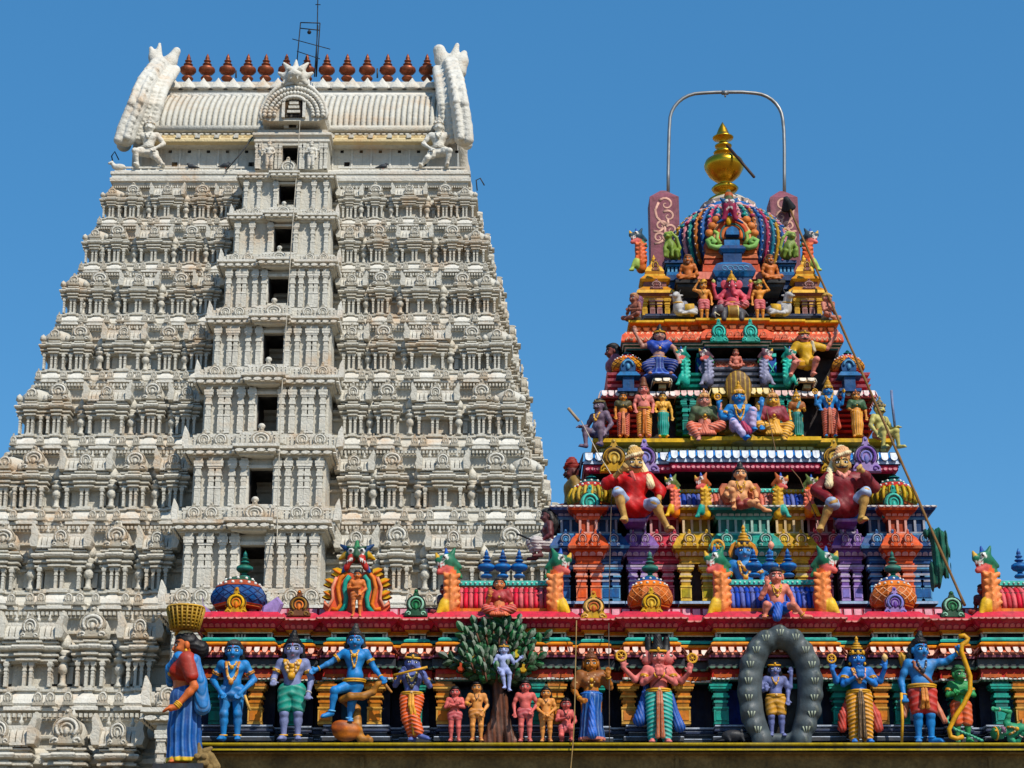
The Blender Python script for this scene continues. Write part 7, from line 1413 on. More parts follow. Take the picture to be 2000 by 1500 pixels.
ufig('shade-coloured maroon woman statue in profile crouching at the left edge of the painted tower', 1068, 1092, 140, 32.7, lin('5c2a2e'), rz=-80, up=(0, .02, -.30), pose=dict(elR=(.17, .0, .6), haR=(.12, -.14, .5), elL=(-.17, 0, .6), haL=(-.1, -.15, .5), knL=(-.1, -.2, .25), anL=(-.08, -.14, .04), knR=(.1, -.18, .22), anR=(.08, -.10, .04)), hair=('long', 'black'), bust=.035, wear=[('dhoti', lin('b4aca8'), None, .5), ('rod', 'black', [(.1, -.14, .2), (.05, -.42, .32)], .014)])  # skin colour holds the shade of the tower's left edge
for px, lb_ in ((868, 'dark red faced statue peeping out beside the red ribbed barrel shrine'), (1922, 'dark red faced statue peeping out behind the rightmost lion bracket')):
    ufig(lb_, px, 1205, 105, YB + .02, lin('8a3428'), up=SIT, rz=-50, pose=sit(haL=(-.1, -.12, .5), haR=(.1, -.12, .5)), hair=('short', 'black'), wear=[('blouse', 'maroon', .6)])
# ---- the two moustached men in turbans
YM = 32.28; tn = lin('bc9450')
ufig('moustached turbaned man statue in a bright red shirt with a fist at his chin', 1241, 1046, 208, YM, tn, up=(0, 0, -.235), pose=dict(elL=(-.25, -.06, .70), haL=(-.12, -.17, .80), fingL=(.5, -.2, .5), elR=(.235, .03, .66), haR=(.20, -.12, .50), knL=(-.16, -.19, .35), anL=(-.10, -.15, .115), knR=(.16, -.17, .26), anR=(.285, -.09, .045), chest=(0, -.02, .46), hipL=(-.06, 0, .255), hipR=(.06, 0, .255)), head=(12, 0, 4), hs=1.2, curl=1.2, hair=('turban', lin('c89a50'), lin('e0c89a'), 1), must='black', wear=[('shirt', lin('b81c1c'), 1.3, .3), ('trousers', lin('98acc8'), None, .0), ('drape', lin('d05a50'), [(-.03, -.1, .79), (0, -.11, .72)], .02), ('bracelet', lin('9a7a40'))], vox=1 / 140)
ufig('moustached man statue in a dark red shirt resting one hand on his knee', 1651, 1046, 208, YM, tn, up=(0, 0, -.235), pose=dict(elL=(-.235, .02, .66), haL=(-.13, -.15, .52), elR=(.27, -.05, .67), haR=(.16, -.16, .79), fingR=(-.5, -.1, .5), knL=(-.14, -.18, .26), anL=(-.235, -.09, .045), knR=(.17, -.19, .35), anR=(.12, -.15, .115), chest=(0, -.02, .46), hipL=(-.06, 0, .255), hipR=(.06, 0, .255)), head=(-8, 0, 4), hs=1.2, curl=1.2, hair=('turban', lin('d8a070'), lin('e0cca0'), -1), must='black', wear=[('shirt', lin('7a1a22'), 1.75, .32), ('trousers', lin('98acc8'), None, .0), ('drape', lin('e08a78'), [(-.05, -.09, .80), (0, -.11, .75), (.05, -.09, .80)], .018)], vox=1 / 140)
for cx in (1240, 1652):                                                      # blue cushions they sit on
    m = MB(); c = P(cx, 1006, YM + .12); m.ball((0, 0, 0), (.24, .2, .13), lin('2a64a8'), 14, 8); m.lathe([(.2, -.22, 'purple'), (.24, -.16, 'lilac'), (.27, -.12, 'lilac'), (.24, -.1, 'purple')], 'lilac', n=4, rot=pi / 4); o = m.build('cushion', PAINT, None, c); tag(o, 'blue cushion under the seated man in the %s red shirt' % ('bright' if cx < 1400 else 'dark'), 'cushion')
ufig('peach winged statue kneeling on the teal centre of the painted tower', 1448, 1003, 138, YA - .3, lin('d89a68'), up=(0, 0, -.345), pose=dict(elL=(-.2, 0, .62), haL=(-.14, -.15, .50), elR=(.21, 0, .62), haR=(.19, -.15, .5), knL=(-.14, -.2, .27), anL=(-.11, -.14, .05), knR=(.15, -.18, .10), anR=(.3, -.06, .05), toR=(.38, -.04, .03)), hs=1.2, belly=.02, hair=('bun', 'black'), wear=[('wings', lin('c8764c')), ('necklace', gd, .055, .08, .01), ('necklace', gd, .07, .15, .008), ('armlet', gd), ('shorts', lin('a04840'), None, -.3), ('bracelet', 'brown')])
# ---- the row on the yellow ledge
YC3 = YC + .16
yl = lin('d8a03c')
st = dict(elL=(-.165, .0, .62), haL=(-.16, -.04, .47), elR=(.165, -.02, .62), haR=(.14, -.13, .62))
ufig('small orange skinned woman statue left of the portly pink one', 1218, 855, 88, YC3, lin('cf7f30'), bust=.035, pose=st, hair=('long', 'black'), wear=[('dhoti', lin('b8482c'), lin('d07a4c'), .9), ('blouse', lin('4a4424'), .3), ('necklace', gd, .05, .08, .009)])
ufig('portly pink statue in an orange dhoti on the yellow ledge', 1259, 855, 104, YC3 - .05, lin('d0776a'), belly=.05, wide=1.05, pose=dict(haL=(-.15, -.06, .5), haR=(.15, -.06, .5)), hair=('tall', 'brown'), wear=[('dhoti', lin('d88a28'), lin('c86a20'), .95), ('necklace', lin('d88a60'), .055, .08, .01), ('belt', gd)], hs=1.25)
ufig('yellow skinned woman statue in a teal skirt right of the portly pink one', 1296, 855, 88, YC3, yl, bust=.035, pose=dict(elL=(-.17, 0, .63), haL=(-.16, -.12, .56), elR=(.18, .0, .61), haR=(.19, -.02, .45)), hair=('long', 'black'), wear=[('skirt', lin('118a76'), lin('2fb09a'), .10), ('necklace', gd, .05, .09, .009), ('belt', gd)])
def lady(px, label, sk_, dc, bl_, sgn):
    a = dict(elL=(-.18, .02, .6), haL=(-.19, -.1, .43), elR=(.18, -.02, .62), haR=(.2, -.1, .75), fingR=(0, 0, 1))
    if sgn > 0: a = dict(elR=(.18, .02, .6), haR=(.19, -.1, .43), elL=(-.18, -.02, .62), haL=(-.2, -.1, .75), fingL=(0, 0, 1))
    lg_ = dict(knL=(-.19, -.12, .11), anL=(-.10, -.17, -.06), toL=(-.11, -.22, -.10), knR=(.21, -.13, .12), anR=(.02, -.17, .07)) if sgn < 0 else dict(knR=(.19, -.12, .11), anR=(.10, -.17, -.06), toR=(.11, -.22, -.10), knL=(-.21, -.13, .12), anL=(-.02, -.17, .07))
    ufig(label, px, 853, 138, YC3 - .08, sk_, bust=.036, up=SIT, pose=sit(**{**a, **lg_}), hs=1.16, hair=('long', lin('c89a60')), wear=[('blouse', bl_, .75), ('dhoti', dc, None, .75), ('cloth', dc, [v_ for k_ in range(7) for v_ in ((0, -.15, .15), (-.12 + .04 * k_, -.205 + .01 * abs(k_ - 3), -.01))], .02), ('crown', lin('c88a50'), .06), ('necklace', gd, .05, .1, .01), ('necklace', gd, .06, .16, .008)], vox=1 / 115)
lady(1377, 'salmon clad seated woman statue left of the blue statue under the serpent hood', lin('d08a78'), lin('cc6448'), lin('4a5a3c'), -1)
lady(1512, 'yellow clad seated woman statue right of the blue statue under the serpent hood', yl, lin('d89a2c'), lin('8a2c3c'), 1)
r, J, S = ufig('blue statue in lilac trousers sitting on a coiled serpent under its broad hood', 1446, 870, 150, YC3 - .16, BB, up=(0, 0, -.275), pose=dict(elL=(-.2, -.02, .62), haL=(-.13, -.14, .58), fingL=(0, -.2, 1), elR=(.22, -.02, .62), haR=(.25, -.1, .5), knL=(-.10, -.2, .24), anL=(.04, -.2, .05), toL=(.06, -.28, .03), knR=(.15, -.16, .40), anR=(.14, -.13, .17), toR=(.16, -.22, .15)), arms=[((-.12, .02, .75), (-.23, .0, .66), (-.26, -.06, .80), (0, 0, 1)), ((.12, .02, .75), (.24, .0, .66), (.28, -.06, .78), (0, 0, 1))], hair=('long', lin('c89a60')), hs=1.18, wear=[('trousers', lin('b8a8cc'), None, .8), ('crown', gd, .09), ('necklace', gd, .055, .08, .012), ('necklace', gd, .07, .18, .012), ('armlet', gd), ('disc', gd, (-.27, -.08, .88), .04), ('cloth', lin('a82c50'), [(.02, -.16, .24), (.08, -.2, .12)], [.03, .05])], vox=1 / 120)
sn = SD(); W3 = lambda a, b, y: np.array(P(a, b, YC3 - .16 + y)) - np.array(r.location); hb_ = lin('6a4a1c')
sn.ell(W3(1442, 757, .32), (.25, .06, .33), hb_, .05).ell(W3(1442, 800, .3), (.14, .08, .3), hb_, .08)
for a, y in ((1425, 848), (1450, 852), (1470, 858)): pass
for k, (b, rx) in enumerate(((846, .30), (858, .34), (870, .35))): sn.ell(W3(1447, b, .12), (rx, .26, .075), lin('7c6a2c'), .03)
sd_obj('serpent', sn, .013, r, colf=lambda V, VC, I: np.where(((V[:, 2] > .3) & (np.abs(np.sin(V[:, 0] * 38)) < .35))[:, None], np.array(lin('b08a2c')), VC))
ufig('small yellow skinned woman statue in a green skirt with a gold crown', 1559, 855, 85, YC3, yl, pose=st, hair=('long', lin('c8a060')), wear=[('skirt', lin('0f6a5c'), lin('3a9a88'), .12), ('crown', gd, .10), ('blouse', lin('9a5a2c'), .5), ('drape', lin('4a8a98'), [(.05, -.09, .78), (.0, -.1, .66)], .03)])
ufig('standing blue four-armed statue in a red dhoti with a tall gold crown', 1622, 855, 102, YC3 - .04, BB, pose=dict(haL=(-.16, -.1, .52), haR=(.17, -.1, .52)), wide=1.05, arms=[((-.12, .02, .75), (-.23, .0, .64), (-.24, -.06, .76), (0, 0, 1)), ((.12, .02, .75), (.24, .0, .64), (.27, -.06, .76), (0, 0, 1))], hair=('long', lin('b89a60')), hs=1.25, wear=[('dhoti', lin('b8482c'), lin('c86a48'), .92), ('crown', gd, .13), ('necklace', gd, .055, .07, .014), ('necklace', gd, .075, .15, .014), ('disc', gd, (-.25, -.08, .86), .045), ('conch', gd, (.275, -.07, .87)), ('cloth', lin('b8482c'), [(.13, .0, .5), (.17, .0, .2)], [.03, .04])])
ufig('orange skinned woman statue in a golden skirt right of the standing blue one', 1676, 855, 90, YC3, lin('d08a40'), bust=.036, pose=dict(elL=(-.17, 0, .63), haL=(-.12, -.12, .56), elR=(.18, .0, .61), haR=(.19, -.02, .45)), hair=('long', 'brown'), wear=[('skirt', lin('d8922c'), lin('e0b050'), .10), ('crown', lin('c87a48'), .04), ('blouse', lin('3a5a3c'), .8), ('necklace', gd, .05, .09, .009), ('belt', gd)])
ufig('shade-coloured lilac guardian statue seated sideways at the left end of the yellow ledge', 1172, 880, 132, YC3 - .1, lin('6a5668'), rz=-38, up=(0, 0, -.24), belly=.03, pose=dict(elL=(-.2, -.02, .62), haL=(-.22, -.14, .6), elR=(.19, .02, .6), haR=(.15, -.08, .46), knL=(-.12, -.19, .28), anL=(-.1, -.2, .05), knR=(.13, -.18, .28), anR=(.13, -.16, .04)), hair=('long', 'black'), must='black', wear=[('shorts', lin('3c3c60'), None, -.3), ('band', lin('7a6a40')), ('rod', lin('a08c70'), [(-.2, -.22, .42), (-.34, -.28, .62)], .022, 'horn'), ('necklace', gd, .05, .1, .012)])  # purple-grey skin has the shade on this side painted in
ufig('pale green round-bellied guardian statue with a mace right of the yellow ledge', 1722, 884, 128, YC3 - .1, lin('b4aa62'), rz=34, up=(0, 0, -.24), belly=.05, pose=dict(elL=(-.19, .0, .62), haL=(-.15, -.1, .46), elR=(.2, -.02, .62), haR=(.2, -.13, .62), knL=(-.12, -.19, .30), anL=(-.12, -.16, .04), knR=(.13, -.19, .30), anR=(.16, -.19, .08)), hair=('short', 'dgrey'), must='black', wear=[('shorts', lin('c07050'), None, -.3), ('crown', lin('9a8a5c'), .08), ('rod', lin('6a7a9c'), [(.18, -.12, .4), (.2, -.08, .75), (.24, -.04, .98)], .02, 'mace'), ('necklace', lin('8a8a50'), .05, .08, .01), ('cloth', lin('8c9470'), [(.2, .1, .5), (.3, .1, .42), (.36, .08, .32)], [.03, .04, .03])])
ufig('shade-coloured red hatted man statue in profile at the left flank below the petal eave', 1120, 1040, 168, 33.2, lin('5a2420'), rz=-80, up=(0, 0, -.2), pose=dict(knL=(-.1, -.15, .25), anL=(-.1, -.1, .05), knR=(.1, -.15, .25), anR=(.1, -.1, .05)), hair=('turban', lin('8a2c24'), lin('9a3428')), must='black', wear=[('shirt', lin('8a6a2c'), 1.0)])  # left-flank shade is put into the dark skin colour
ufig('shade-coloured woman statue in profile behind the left yellow dome', 1200, 792, 150, 34.4, lin('7a4038'), rz=-80, pose=dict(), up=(0, 0, -.2), hair=('long', 'black'), wear=[('blouse', lin('8a4a5c'), .8), ('dhoti', 'maroon', None, .8)])  # skin and cloth are coloured darker for the flank's shade
# ---- dancers under the lattice eave
YDn = YD2 - .12
ufig('dancing woman statue in a blue blouse with orange sleeves and a fanned blue skirt', 1287, 741, 126, YDn, lin('a87868'), bust=.036, up=(0, 0, -.225), lean=.06, pose=dict(elL=(-.225, 0, .73), haL=(-.34, -.05, .93), fingL=(0, 0, 1), elR=(.235, -.02, .70), haR=(.28, -.1, .50), knL=(-.19, -.14, .16), anL=(-.12, -.12, .05), knR=(.21, -.13, .19), anR=(.14, -.12, .05)), hair=('bun', 'black'), wear=[('skirt', lin('16307c'), lin('4a6cc0'), .26, .0), ('dhoti', lin('16307c'), None, .6), ('blouse', lin('1a3f9c'), .2), ('band', gd), ('necklace', gd, .05, .09, .012), ('belt', gd)])
for sg in (-1, 1): pass
ufig('dancing man statue in a yellow shirt with one arm flung up under the lattice eave', 1578, 741, 128, YDn, lin('d08070'), up=(0, 0, -.255), lean=-.06, pose=dict(elL=(-.235, -.02, .64), haL=(-.17, -.14, .51), elR=(.30, 0, .72), haR=(.42, -.05, .90), fingR=(.2, 0, 1), knL=(-.20, -.15, .19), anL=(-.25, -.08, .045), knR=(.11, -.18, .24), anR=(.05, -.1, .05)), hair=('short', 'brown'), must='black', wear=[('shirt', lin('c89a1c'), .7), ('shorts', lin('c08a1c'), None, -.45), ('band', gd), ('drape', lin('c0b090'), [(.08, -.06, .8), (.1, -.08, .66)], .025)], vox=1 / 115)
ufig('tiny brick coloured statue seated on the grey barrel shrine', 1438, 722, 64, Y2 + .0, lin('b4604c'), up=SIT, pose=sit(haL=(-.12, -.15, .48), haR=(.12, -.15, .48)), belly=.03, hair=('short', 'brown'), wear=[('shorts', 'brick', None, -.3)], hs=1.3)
# ---- top storey group
YG = YE + .18; og = lin('d08430')
ufig('orange skinned man statue in pink shorts with one hand up at his turban', 1376, 627, 76, YG - .04, og, pose=dict(elL=(-.24, -.0, .80), haL=(-.13, -.05, .98), elR=(.18, .0, .61), haR=(.18, -.04, .46)), hair=('turban', gd, 'dgold'), wear=[('shorts', lin('c85a5c'), None, -.6), ('necklace', gd, .05, .08, .01)], hs=1.2)
ufig('orange skinned man statue in pink shorts carrying a flat green bundle on his head', 1485, 627, 75, YG - .04, og, pose=dict(elR=(.24, -.0, .80), haR=(.13, -.05, .98), elL=(-.18, .0, .61), haL=(-.18, -.04, .46)), hair=('turban', lin('7a8a3a'), 'olive'), wear=[('shorts', lin('c85a5c'), None, -.6), ('cloth', 'olive', [(-.10, 0, 1.0), (.12, 0, 1.01)], .035)], hs=1.2)
gp = lin('c44a58')
ufig('pink elephant-headed statue with four arms and a gold crown', 1431, 612, 112, YG, gp, up=SIT, belly=.045, wide=1.1, pose=sit(elL=(-.2, -.02, .62), haL=(-.15, -.15, .55), elR=(.2, -.02, .62), haR=(.15, -.15, .55)), arms=[((-.12, .02, .75), (-.26, .0, .66), (-.3, -.06, .82), (0, 0, 1)), ((.12, .02, .75), (.26, .0, .66), (.3, -.06, .82), (0, 0, 1))], trunk=True, hair=('none', 'black'), hs=1.25, wear=[('crown', gd, .10), ('belt', gd), ('dhoti', lin('c05058'), None, .7), ('conch', lin('b8b060'), (-.3, -.06, .92)), ('conch', gd, (.3, -.06, .92))], vox=1 / 120)
def beast(label, cat, name, px, py, Y, prims, vox, parts=(), sc=1.0, rz=0):
    s = SD(); prims(s); t = thing(name, label, cat, P(px, py, Y)); t.rotation_euler = (0, 0, rz); t.scale = (1, 1, 1) if sc == 1 else (sc, 1, 1); sd_obj('body', s, vox, t)
    for nm, fn in parts: m = MB(); fn(m); m.build(nm, FIGM, t)
    return t
def elephant(s):
    g_ = lin('3c3a40'); s.ell((0, 0, .17), (.27, .12, .13), g_, .05).ell((-.26, -.05, .2), (.11, .1, .11), g_, .05).chain([(-.33, -.1, .17), (-.36, -.13, .08), (-.32, -.15, .02)], [.045, .035, .02], g_, .03)
    for x in (-.16, .17): s.cap((x, -.07, .12), (x, -.09, .02), .055, .05, g_, .03).cap((x, .07, .12), (x, .07, .02), .055, .05, g_, .03)
    s.ell((-.22, -.14, .22), (.06, .025, .08), lin('5a5458'), .02).cap((-.33, -.14, .13), (-.25, -.19, .05), .014, .008, 'cream', .01).cap((.26, 0, .2), (.31, -.02, .1), .012, .01, g_, .02)
beast('dark grey elephant statue with a gold saddle cloth under the pink elephant-headed one', 'statue', 'elephant_statue', 1430, 628, YG - .22, elephant, .013, [('saddle_cloth', lambda m: (m.lathe([(.135, -.1, 'gold'), (.14, -.08, 'dgold'), (.14, .08, lin('d8c070')), (.135, .1, 'gold')], 'gold', n=16, M=Tm((.02, 0, .175), ry=pi / 2)))) , ('eye', lambda m: m.ball((-.31, -.13, .23), .014, 'white', 6, 4))])
def bull(s):
    w_ = lin('b4b0ac'); gr = lin('6c6a72'); s.ell((.05, 0, .15), (.22, .12, .12), gr, .05).ell((-.10, -.01, .17), (.12, .11, .13), w_, .05).chain([(-.12, -.03, .24), (-.15, -.06, .36), (-.16, -.08, .42)], [.09, .07, .06], w_, .05).cap((-.16, -.09, .43), (-.20, -.19, .38), .06, .042, w_, .04).ell((-.2, -.2, .38), (.035, .02, .025), lin('8a6a6a'), .01).ell((.0, .0, .29), (.06, .05, .05), gr, .04)
    for sg in (-1, 1): s.cap((-.16 + sg * .05, -.07, .47), (-.16 + sg * .09, -.05, .55), .018, .008, lin('3a3430'), .01).ell((-.16 + sg * .09, -.06, .43), (.045, .015, .02), w_, .015).ell((-.175 + sg * .04, -.14, .435), .014, 'black', .004)
    s.chain([(-.10, -.1, .08), (.02, -.15, .05), (-.06, -.18, .03)], [.04, .032, .025], w_, .02).chain([(.18, -.09, .1), (.08, -.16, .06), (.2, -.17, .03)], [.06, .035, .025], w_, .03).chain([(.26, 0, .18), (.3, -.03, .26), (.25, -.06, .28)], [.015, .012, .02], gr, .01)
for px, sg, lb_ in ((1338, 1, 'lying grey bull statue beside the man with the turban'), (1524, -1, 'lying grey bull statue beside the man with the green bundle')):
    beast(lb_, 'statue', 'bull_statue', px, 621, YG + .02, bull, .012, [('saddle_cloth', lambda m: m.lathe([(.122, -.09, 'gold'), (.125, .09, 'tan')], 'gold', n=14, M=Tm((.08, 0, .155), ry=pi / 2))), ('collar', lambda m: m.tube([(-.13 + .085 * cos(a), -.04 + .085 * sin(a), .29 + .02 * sin(a)) for a in np.linspace(0, 2 * pi, 15)[:-1]], .015, 'gold', closed=True))], sc=sg)
bk = lin('a8664c')
ufig('brown seated statue in profile at the left end of the orange ledge', 1240, 630, 92, YG - .05, lin('8a5240'), up=SIT, rz=-45, pose=sit(elL=(-.17, -.03, .62), haL=(-.03, -.14, .63), elR=(.17, -.03, .62), haR=(.02, -.14, .63)), hair=('short', lin('a87850')), wear=[('shorts', 'grey', None, -.4), ('cloth', lin('7a4a6a'), [(0, .12, .5), (0, .1, .2)], [.1, .06])], hs=1.3)
ufig('pinkish brown praying statue at the right end of the orange ledge', 1617, 630, 92, YG - .05, lin('b4705c'), up=SIT, rz=40, pose=[sit(), 'namaste'], hair=('short', lin('c8a050')), wear=[('shorts', 'grey', None, -.4), ('crown', lin('c89a50'), .03)], hs=1.3)
for px, sg, lb_ in ((1345, -1, 'orange bearded ascetic statue beside the left blue pedestal'), (1505, 1, 'orange bearded ascetic statue beside the right blue pedestal')):
    ufig(lb_, px, 552, 88, Y3 + .0, lin('b8662c'), up=SIT, rz=12 * sg, pose=sit(haL=(-.14, -.16, .46), haR=(.14, -.16, .46)), hair=('long', lin('7a4a24')), wear=[('beard', 'brown'), ('shorts', lin('a0522c'), None, -.4), ('cloth', gd, [(-.12, -.05, .01), (.12, -.05, .01)], .03)], hs=1.25)
    m = MB(); c = P(px, 552, Y3); w_ = .26; m.box(-w_, w_, -.16, .5, -.06, 0, 'black'); m.box(-w_ * .8, w_ * .8, -.1, .5, -.12, -.06, 'dgrey', tx=-.03); o = m.build('statue_bracket', PAINT, None, c); tag(o, 'dark bracket under the ascetic at the %s of the blue shrine' % ('left' if sg < 0 else 'right'), 'bracket')
def greenbeast(s):
    g_ = lin('6a8028'); s.chain([(.06, 0, .12), (.0, -.02, .28), (-.03, -.03, .38)], [.12, .10, .075], g_, .05).ell((-.05, -.06, .47), (.075, .08, .075), g_, .03).ell((-.06, -.13, .45), (.04, .04, .035), lin('8a9a40'), .02)
    for sg in (-1, 1): s.chain([(-.02 + sg * .05, -.06, .34), (-.05 + sg * .07, -.13, .2), (-.05 + sg * .07, -.14, .03)], [.04, .032, .03], g_, .02).chain([(.06 + sg * .08, -.02, .1), (.0 + sg * .1, -.13, .14), (.03 + sg * .1, -.12, .02)], [.06, .045, .03], g_, .02).ell((-.05 + sg * .07, -.04, .5), (.02, .02, .03), g_, .01).ell((-.06 + sg * .03, -.135, .49), .012, 'black', .004)
    s.chain([(.12, .02, .08), (.18, .0, .25), (.12, -.04, .45), (.02, -.04, .56), (-.1, -.06, .54)], [.035, .032, .03, .028, .02], lin('8aa03c'), .02)
for px, sg, lb_ in ((1310, 1, 'seated green monkey statue on the left blue pedestal'), (1543, -1, 'seated green monkey statue on the right blue pedestal')): beast(lb_, 'statue', 'monkey_statue', px, 508, Y3 + .34, greenbeast, .013, sc=sg)
# ---- white statues on the white tower
ww = lambda label, px, py, H, Y, **k: fig(label, px, py, H, Y, cw2, mat=WHITE, face=False, tilak=False, vox=1 / 100, toes=False, **k)
Yw = WYs[0] + .35
for px, sg, lb_ in ((287, -1, 'white kneeling guardian statue under the left horn of the vaulted roof'), (856, 1, 'white kneeling guardian statue under the right horn of the vaulted roof')):
    q = lambda x: (-sg * x[0], x[1], x[2]); a = {'el' + ('L' if sg < 0 else 'R'): (sg * .27, -.0, .80), 'ha' + ('L' if sg < 0 else 'R'): (sg * .28, -.05, 1.02), 'el' + ('R' if sg < 0 else 'L'): (-sg * .23, .0, .62), 'ha' + ('R' if sg < 0 else 'L'): (-sg * .12, -.1, .5)}
    a.update({'kn' + ('L' if sg < 0 else 'R'): (sg * .17, -.14, .24), 'an' + ('L' if sg < 0 else 'R'): (sg * .13, -.08, .04), 'kn' + ('R' if sg < 0 else 'L'): (-sg * .16, -.10, .14), 'an' + ('R' if sg < 0 else 'L'): (-sg * .25, -.06, .04)})
    ww(lb_, px, 331, 118, Yw, up=(0, 0, -.2), pose=a, hair=('none', cw2), wear=[('crown', cw2, .08), ('shorts', cw2, None, -.4), ('necklace', cw, .05, .08, .012), ('belt', cw)])
for px, sg, lb_ in ((525, -1, 'white doorkeeper statue left of the topmost dark doorway'), (607, 1, 'white doorkeeper statue right of the topmost dark doorway')):
    ww(lb_, px, 330, 52, Yp - .25, pose=dict(elL=(-.18, 0, .62), haL=(-.12, -.1, .55), elR=(.18, 0, .62), haR=(.12, -.1, .55)) if sg < 0 else dict(elL=(-.18, 0, .62), haL=(-.05, -.1, .6), elR=(.18, 0, .62), haR=(.17, -.06, .46)), hair=('none', cw2), arms=[((sg * .12, .02, .75), (sg * .25, 0, .7), (sg * .27, -.04, .88))], wear=[('crown', cw2, .08), ('dhoti', cw2, None, .5), ('belt', cw)])
cwl = SD(); cwl.ell((0, 0, .3), (.55, .25, .28), cw2, .1).chain([(-.4, 0, .4), (-.6, -.05, .65)], [.2, .14], cw2, .1).cap((-.6, -.05, .66), (-.8, -.1, .6), .15, .1, cw2, .08).cap((-.6, .05, .75), (-.62, .1, .95), .05, .02, cw2, .04)
o = sd_obj('bull_statue', cwl, .035, None, P(232, 333, WYs[0] + .1), sc=.62, mat=WHITE); tag(o, 'small white lying bull statue at the left corner of the white tower', 'statue')
# ================================================================== poles, ropes, antenna
def strand(name, label, cat, pts, r, col, mat=PAINT, n=6, sub_=1):
    Q = [np.array(P(*p)) for p in pts]; c = Q[0]; m = MB()
    t = np.linspace(0, 1, len(Q)); tt = np.linspace(0, 1, (len(Q) - 1) * sub_ + 1); D = np.stack([np.interp(tt, t, [q[i] for q in Q]) for i in range(3)], -1) - c
    m.tube(D, r, col, n=n); o = m.build(name, mat, None, Vector(c)); return tag(o, label, cat)
YP2 = YP - .12
bp0 = thing('bamboo_pole', 'long bamboo pole leaning on the painted tower with a lamp at its top', 'pole', P(1884, 1182, 29.2)); b0 = np.array(bp0.location)
m = MB(); q0, q1 = np.zeros(3), np.array(P(1540, 402, YP2)) - b0; pts = [q0 + (q1 - q0) * t for t in np.linspace(0, 1, 30)]; m.tube(pts, [.022 if k % 3 else .026 for k in range(30)], lin('7a5a34'), n=8); m.build('shaft', PAINT, bp0)
m = MB(); c = q1 + np.array((-.03, -.08, .0)); dirn = Tm(c, ry=radians(-28), rx=radians(50)); m.lathe([(.05, .16, 'dgrey'), (.07, .1, 'dgrey'), (.13, -.05, 'dgrey'), (.15, -.10, 'black'), (.12, -.09, 'grey'), (0, -.06, 'grey')], 'dgrey', n=14, M=dirn); m.tube([c + (0, 0, .02), q1 + (.02, 0, -.25)], .02, 'black'); m.build('lamp', IRON, bp0)
t_ = .15 + .0; pc = np.array(P(1820, 1045, 29.2 + (YP2 - 29.2) * .175))
fl = SD(); dg = lin('0a5c48'); e = lambda a, b, y=0: np.array(P(a, b, pc[1] - .1 + y)) - pc
fl.chain([e(1815, 1042), e(1832, 1048), e(1836, 1075), e(1832, 1110), e(1828, 1138)], [.09, .12, .13, .12, .09], dg, .04).chain([e(1832, 1050), e(1843, 1080), e(1847, 1105), e(1853, 1128)], [.08, .07, .05, .03], dg, .03).chain([e(1822, 1045), e(1828, 1085), e(1820, 1150)], [.07, .06, .03], dg, .03)
o = sd_obj('green_cloth', fl, .018, None, Vector(pc), disp=lambda G_: .02 * np.sin(G_[..., 0] * 55 + G_[..., 2] * 5) + .012 * np.sin(G_[..., 0] * 120), mat=PAINT); tag(o, 'tattered dark green cloth tied to the bamboo pole', 'cloth')
o = strand('bamboo_stick', 'short dark stick leaning against the brass finial', 'stick', [(1420, 284, YDm - .3), (1445, 313, YDm - .55), (1473, 346, YDm - .8)], [.03] * 3 if False else .03, 'dbrown')
rope = lin('a08458')
strand('hanging_rope', 'twisted rope hanging from the pink cornice down past the ledge', 'rope', [(1126, 1212, 28.2), (1124, 1300, 28.05), (1122, 1400, 27.95), (1119, 1452, 27.92), (1113, 1520, 27.92)], .009, rope, sub_=4)
strand('hanging_rope', 'thin rope hanging from the left turbaned man down to the ledge', 'rope', [(1196, 940, 32.2), (1193, 1010, 31.9), (1190, 1150, 30.0), (1189, 1230, 28.2), (1190, 1350, 28.1), (1190, 1448, 28.1)], .008, lin('4a3c30'), sub_=3)
strand('hanging_rope', 'pale cord slung from the left guardian statue to the turbaned man', 'rope', [(1135, 822, 33.2), (1168, 885, 32.7), (1200, 937, 32.25)], .008, lin('c8bca8'), sub_=3)
strand('hanging_rope', 'cord slung from the yellow seated woman to the right turbaned man', 'rope', [(1497, 800, 33.0), (1515, 880, 32.8), (1562, 935, 32.6), (1590, 1000, 32.3), (1602, 1045, 32.2)], .008, lin('7a5c40'), sub_=3)
strand('hanging_cable', 'pale cable hanging down the central bay of the white tower', 'cable', [(586, 235, Yk - .4), (580, 330, WYs[0] - 1.6), (570, 460, WYs[2] - 2.2), (560, 620, WYs[3] - 2.6), (548, 800, WYs[5] - 2.2), (543, 960, WYs[6] - 2.4), (541, 1070, WYs[7] - 2.2)], .022, lin('b8b0a0'), sub_=4)
strand('loose_wire', 'thin wire slanting from the eave to the left of the porch', 'cable', [(498, 262, WYs[0] - .3), (470, 300, WYs[0] - .3), (440, 335, WYs[0] - .2)], .03, 'dgrey')
for a, lb_ in ((((222, 325), (218, 305), (224, 296), (232, 312)), 'thin curved lightning wire at the left corner of the white tower'), (((932, 372), (930, 352), (938, 348), (946, 362)), 'thin curved lightning wire at the right corner of the white tower')):
    strand('lightning_wire', lb_, 'wire', [(x, y, WYs[0] + .3) for x, y in a], .035, 'dgrey', sub_=1)
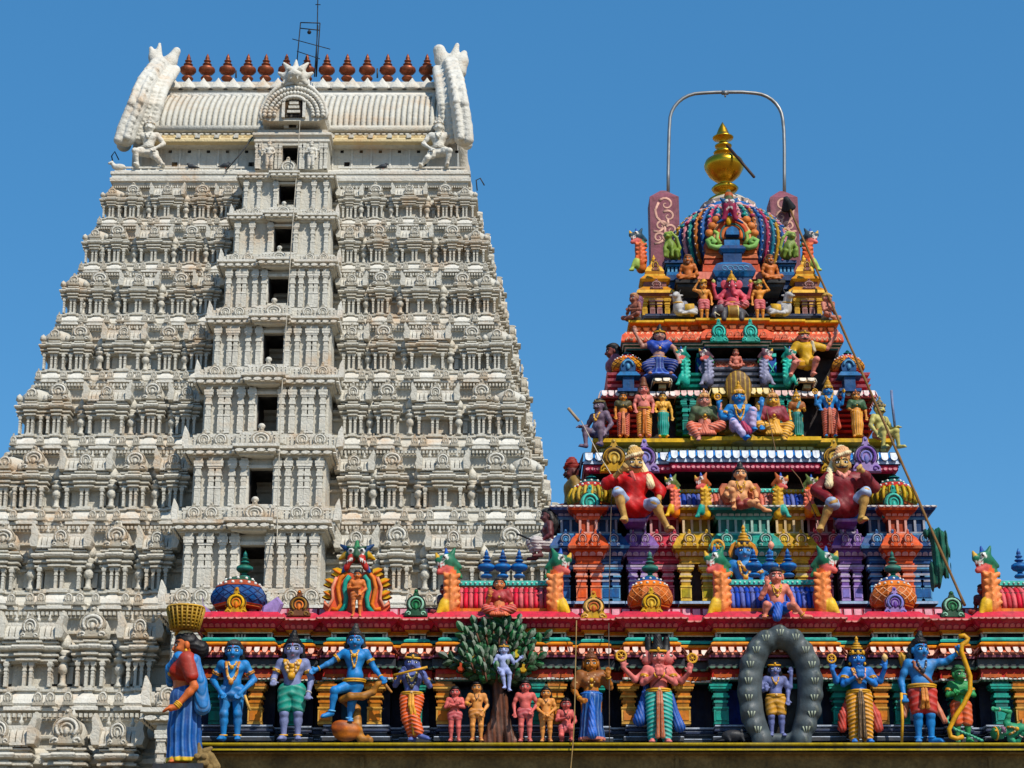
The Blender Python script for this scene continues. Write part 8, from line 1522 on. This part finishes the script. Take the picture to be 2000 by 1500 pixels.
YAn = WYR - 1.2; an = thing('antenna_frame', 'leaning metal antenna frame with a tall thin mast above the white roof', 'antenna', P(600, 150, YAn)); ao = np.array(an.location); u = lambda a, b, y=0.0: np.array(P(a, b, YAn + y)) - ao
m = MB()
for pts in ([(579, 130), (587, 44)], [(587, 44), (625, 45)], [(625, 45), (618, 150)], [(586, 55), (624, 59)], [(621, 50), (614, 150)]): m.tube([u(*p) for p in pts], .032, 'dgrey', n=5)
m.build('frame', IRON, an); m = MB(); m.tube([u(617, 150, .1), u(620, 40, .1), u(621, -20, .1)], .03, 'dgrey', n=5); m.build('mast', IRON, an)
for pts in ([(571, 76), (645, 96)], [(580, 100), (625, 115)], [(616, 9), (626, 9)]): m = MB(); m.tube([u(*p) for p in pts], .025, 'dgrey', n=5); m.build('crossbar', IRON, an)
m = MB(); m.ball(u(604, 63), .12, 'dgrey', 6, 4); m.tube([u(604, 63), u(604, 57)], .03, 'dgrey'); m.build('hanging_lamp', IRON, an)
for x, y0_, y1_ in ((461, 152, 138), (737, 152, 134)): o = strand('lightning_rod', 'thin spike between the copper finials %s of the antenna' % ('left' if x < 600 else 'right'), 'rod', [(x, y0_, WYR - .8), (x, y1_, WYR - .8)], .05, 'dgrey')

for (bx, by, sg), lb_ in zip(((440, 329, 1), (374, 331, -1), (748, 331, 1)), ('dark pigeon on the slab just left of the porch of the white tower', 'dark pigeon on the slab nearest the left kneeling white guardian', 'dark pigeon on the slab between the porch and the right kneeling guardian')):
    pg = SD(); pg.ell((0, 0, .17), (.2, .1, .12), 'dgrey', .04).ell((sg * .17, 0, .3), .07, 'dgrey', .05).cap((sg * .1, 0, .2), (sg * .16, 0, .28), .08, .06, 'dgrey', .04).cap((-sg * .1, 0, .16), (-sg * .38, 0, .1), .08, .03, 'dgrey', .04).cap((sg * .22, 0, .29), (sg * .3, 0, .27), .025, .01, 'black', .01).cap((0, .03, .1), (0, .03, -.01), .015, .015, 'brick', .01).cap((0, -.03, .1), (0, -.03, -.01), .015, .015, 'brick', .01)
    o = sd_obj('pigeon', pg, .022, None, P(bx, by, WYs[0] + .05)); tag(o, lb_, 'bird')
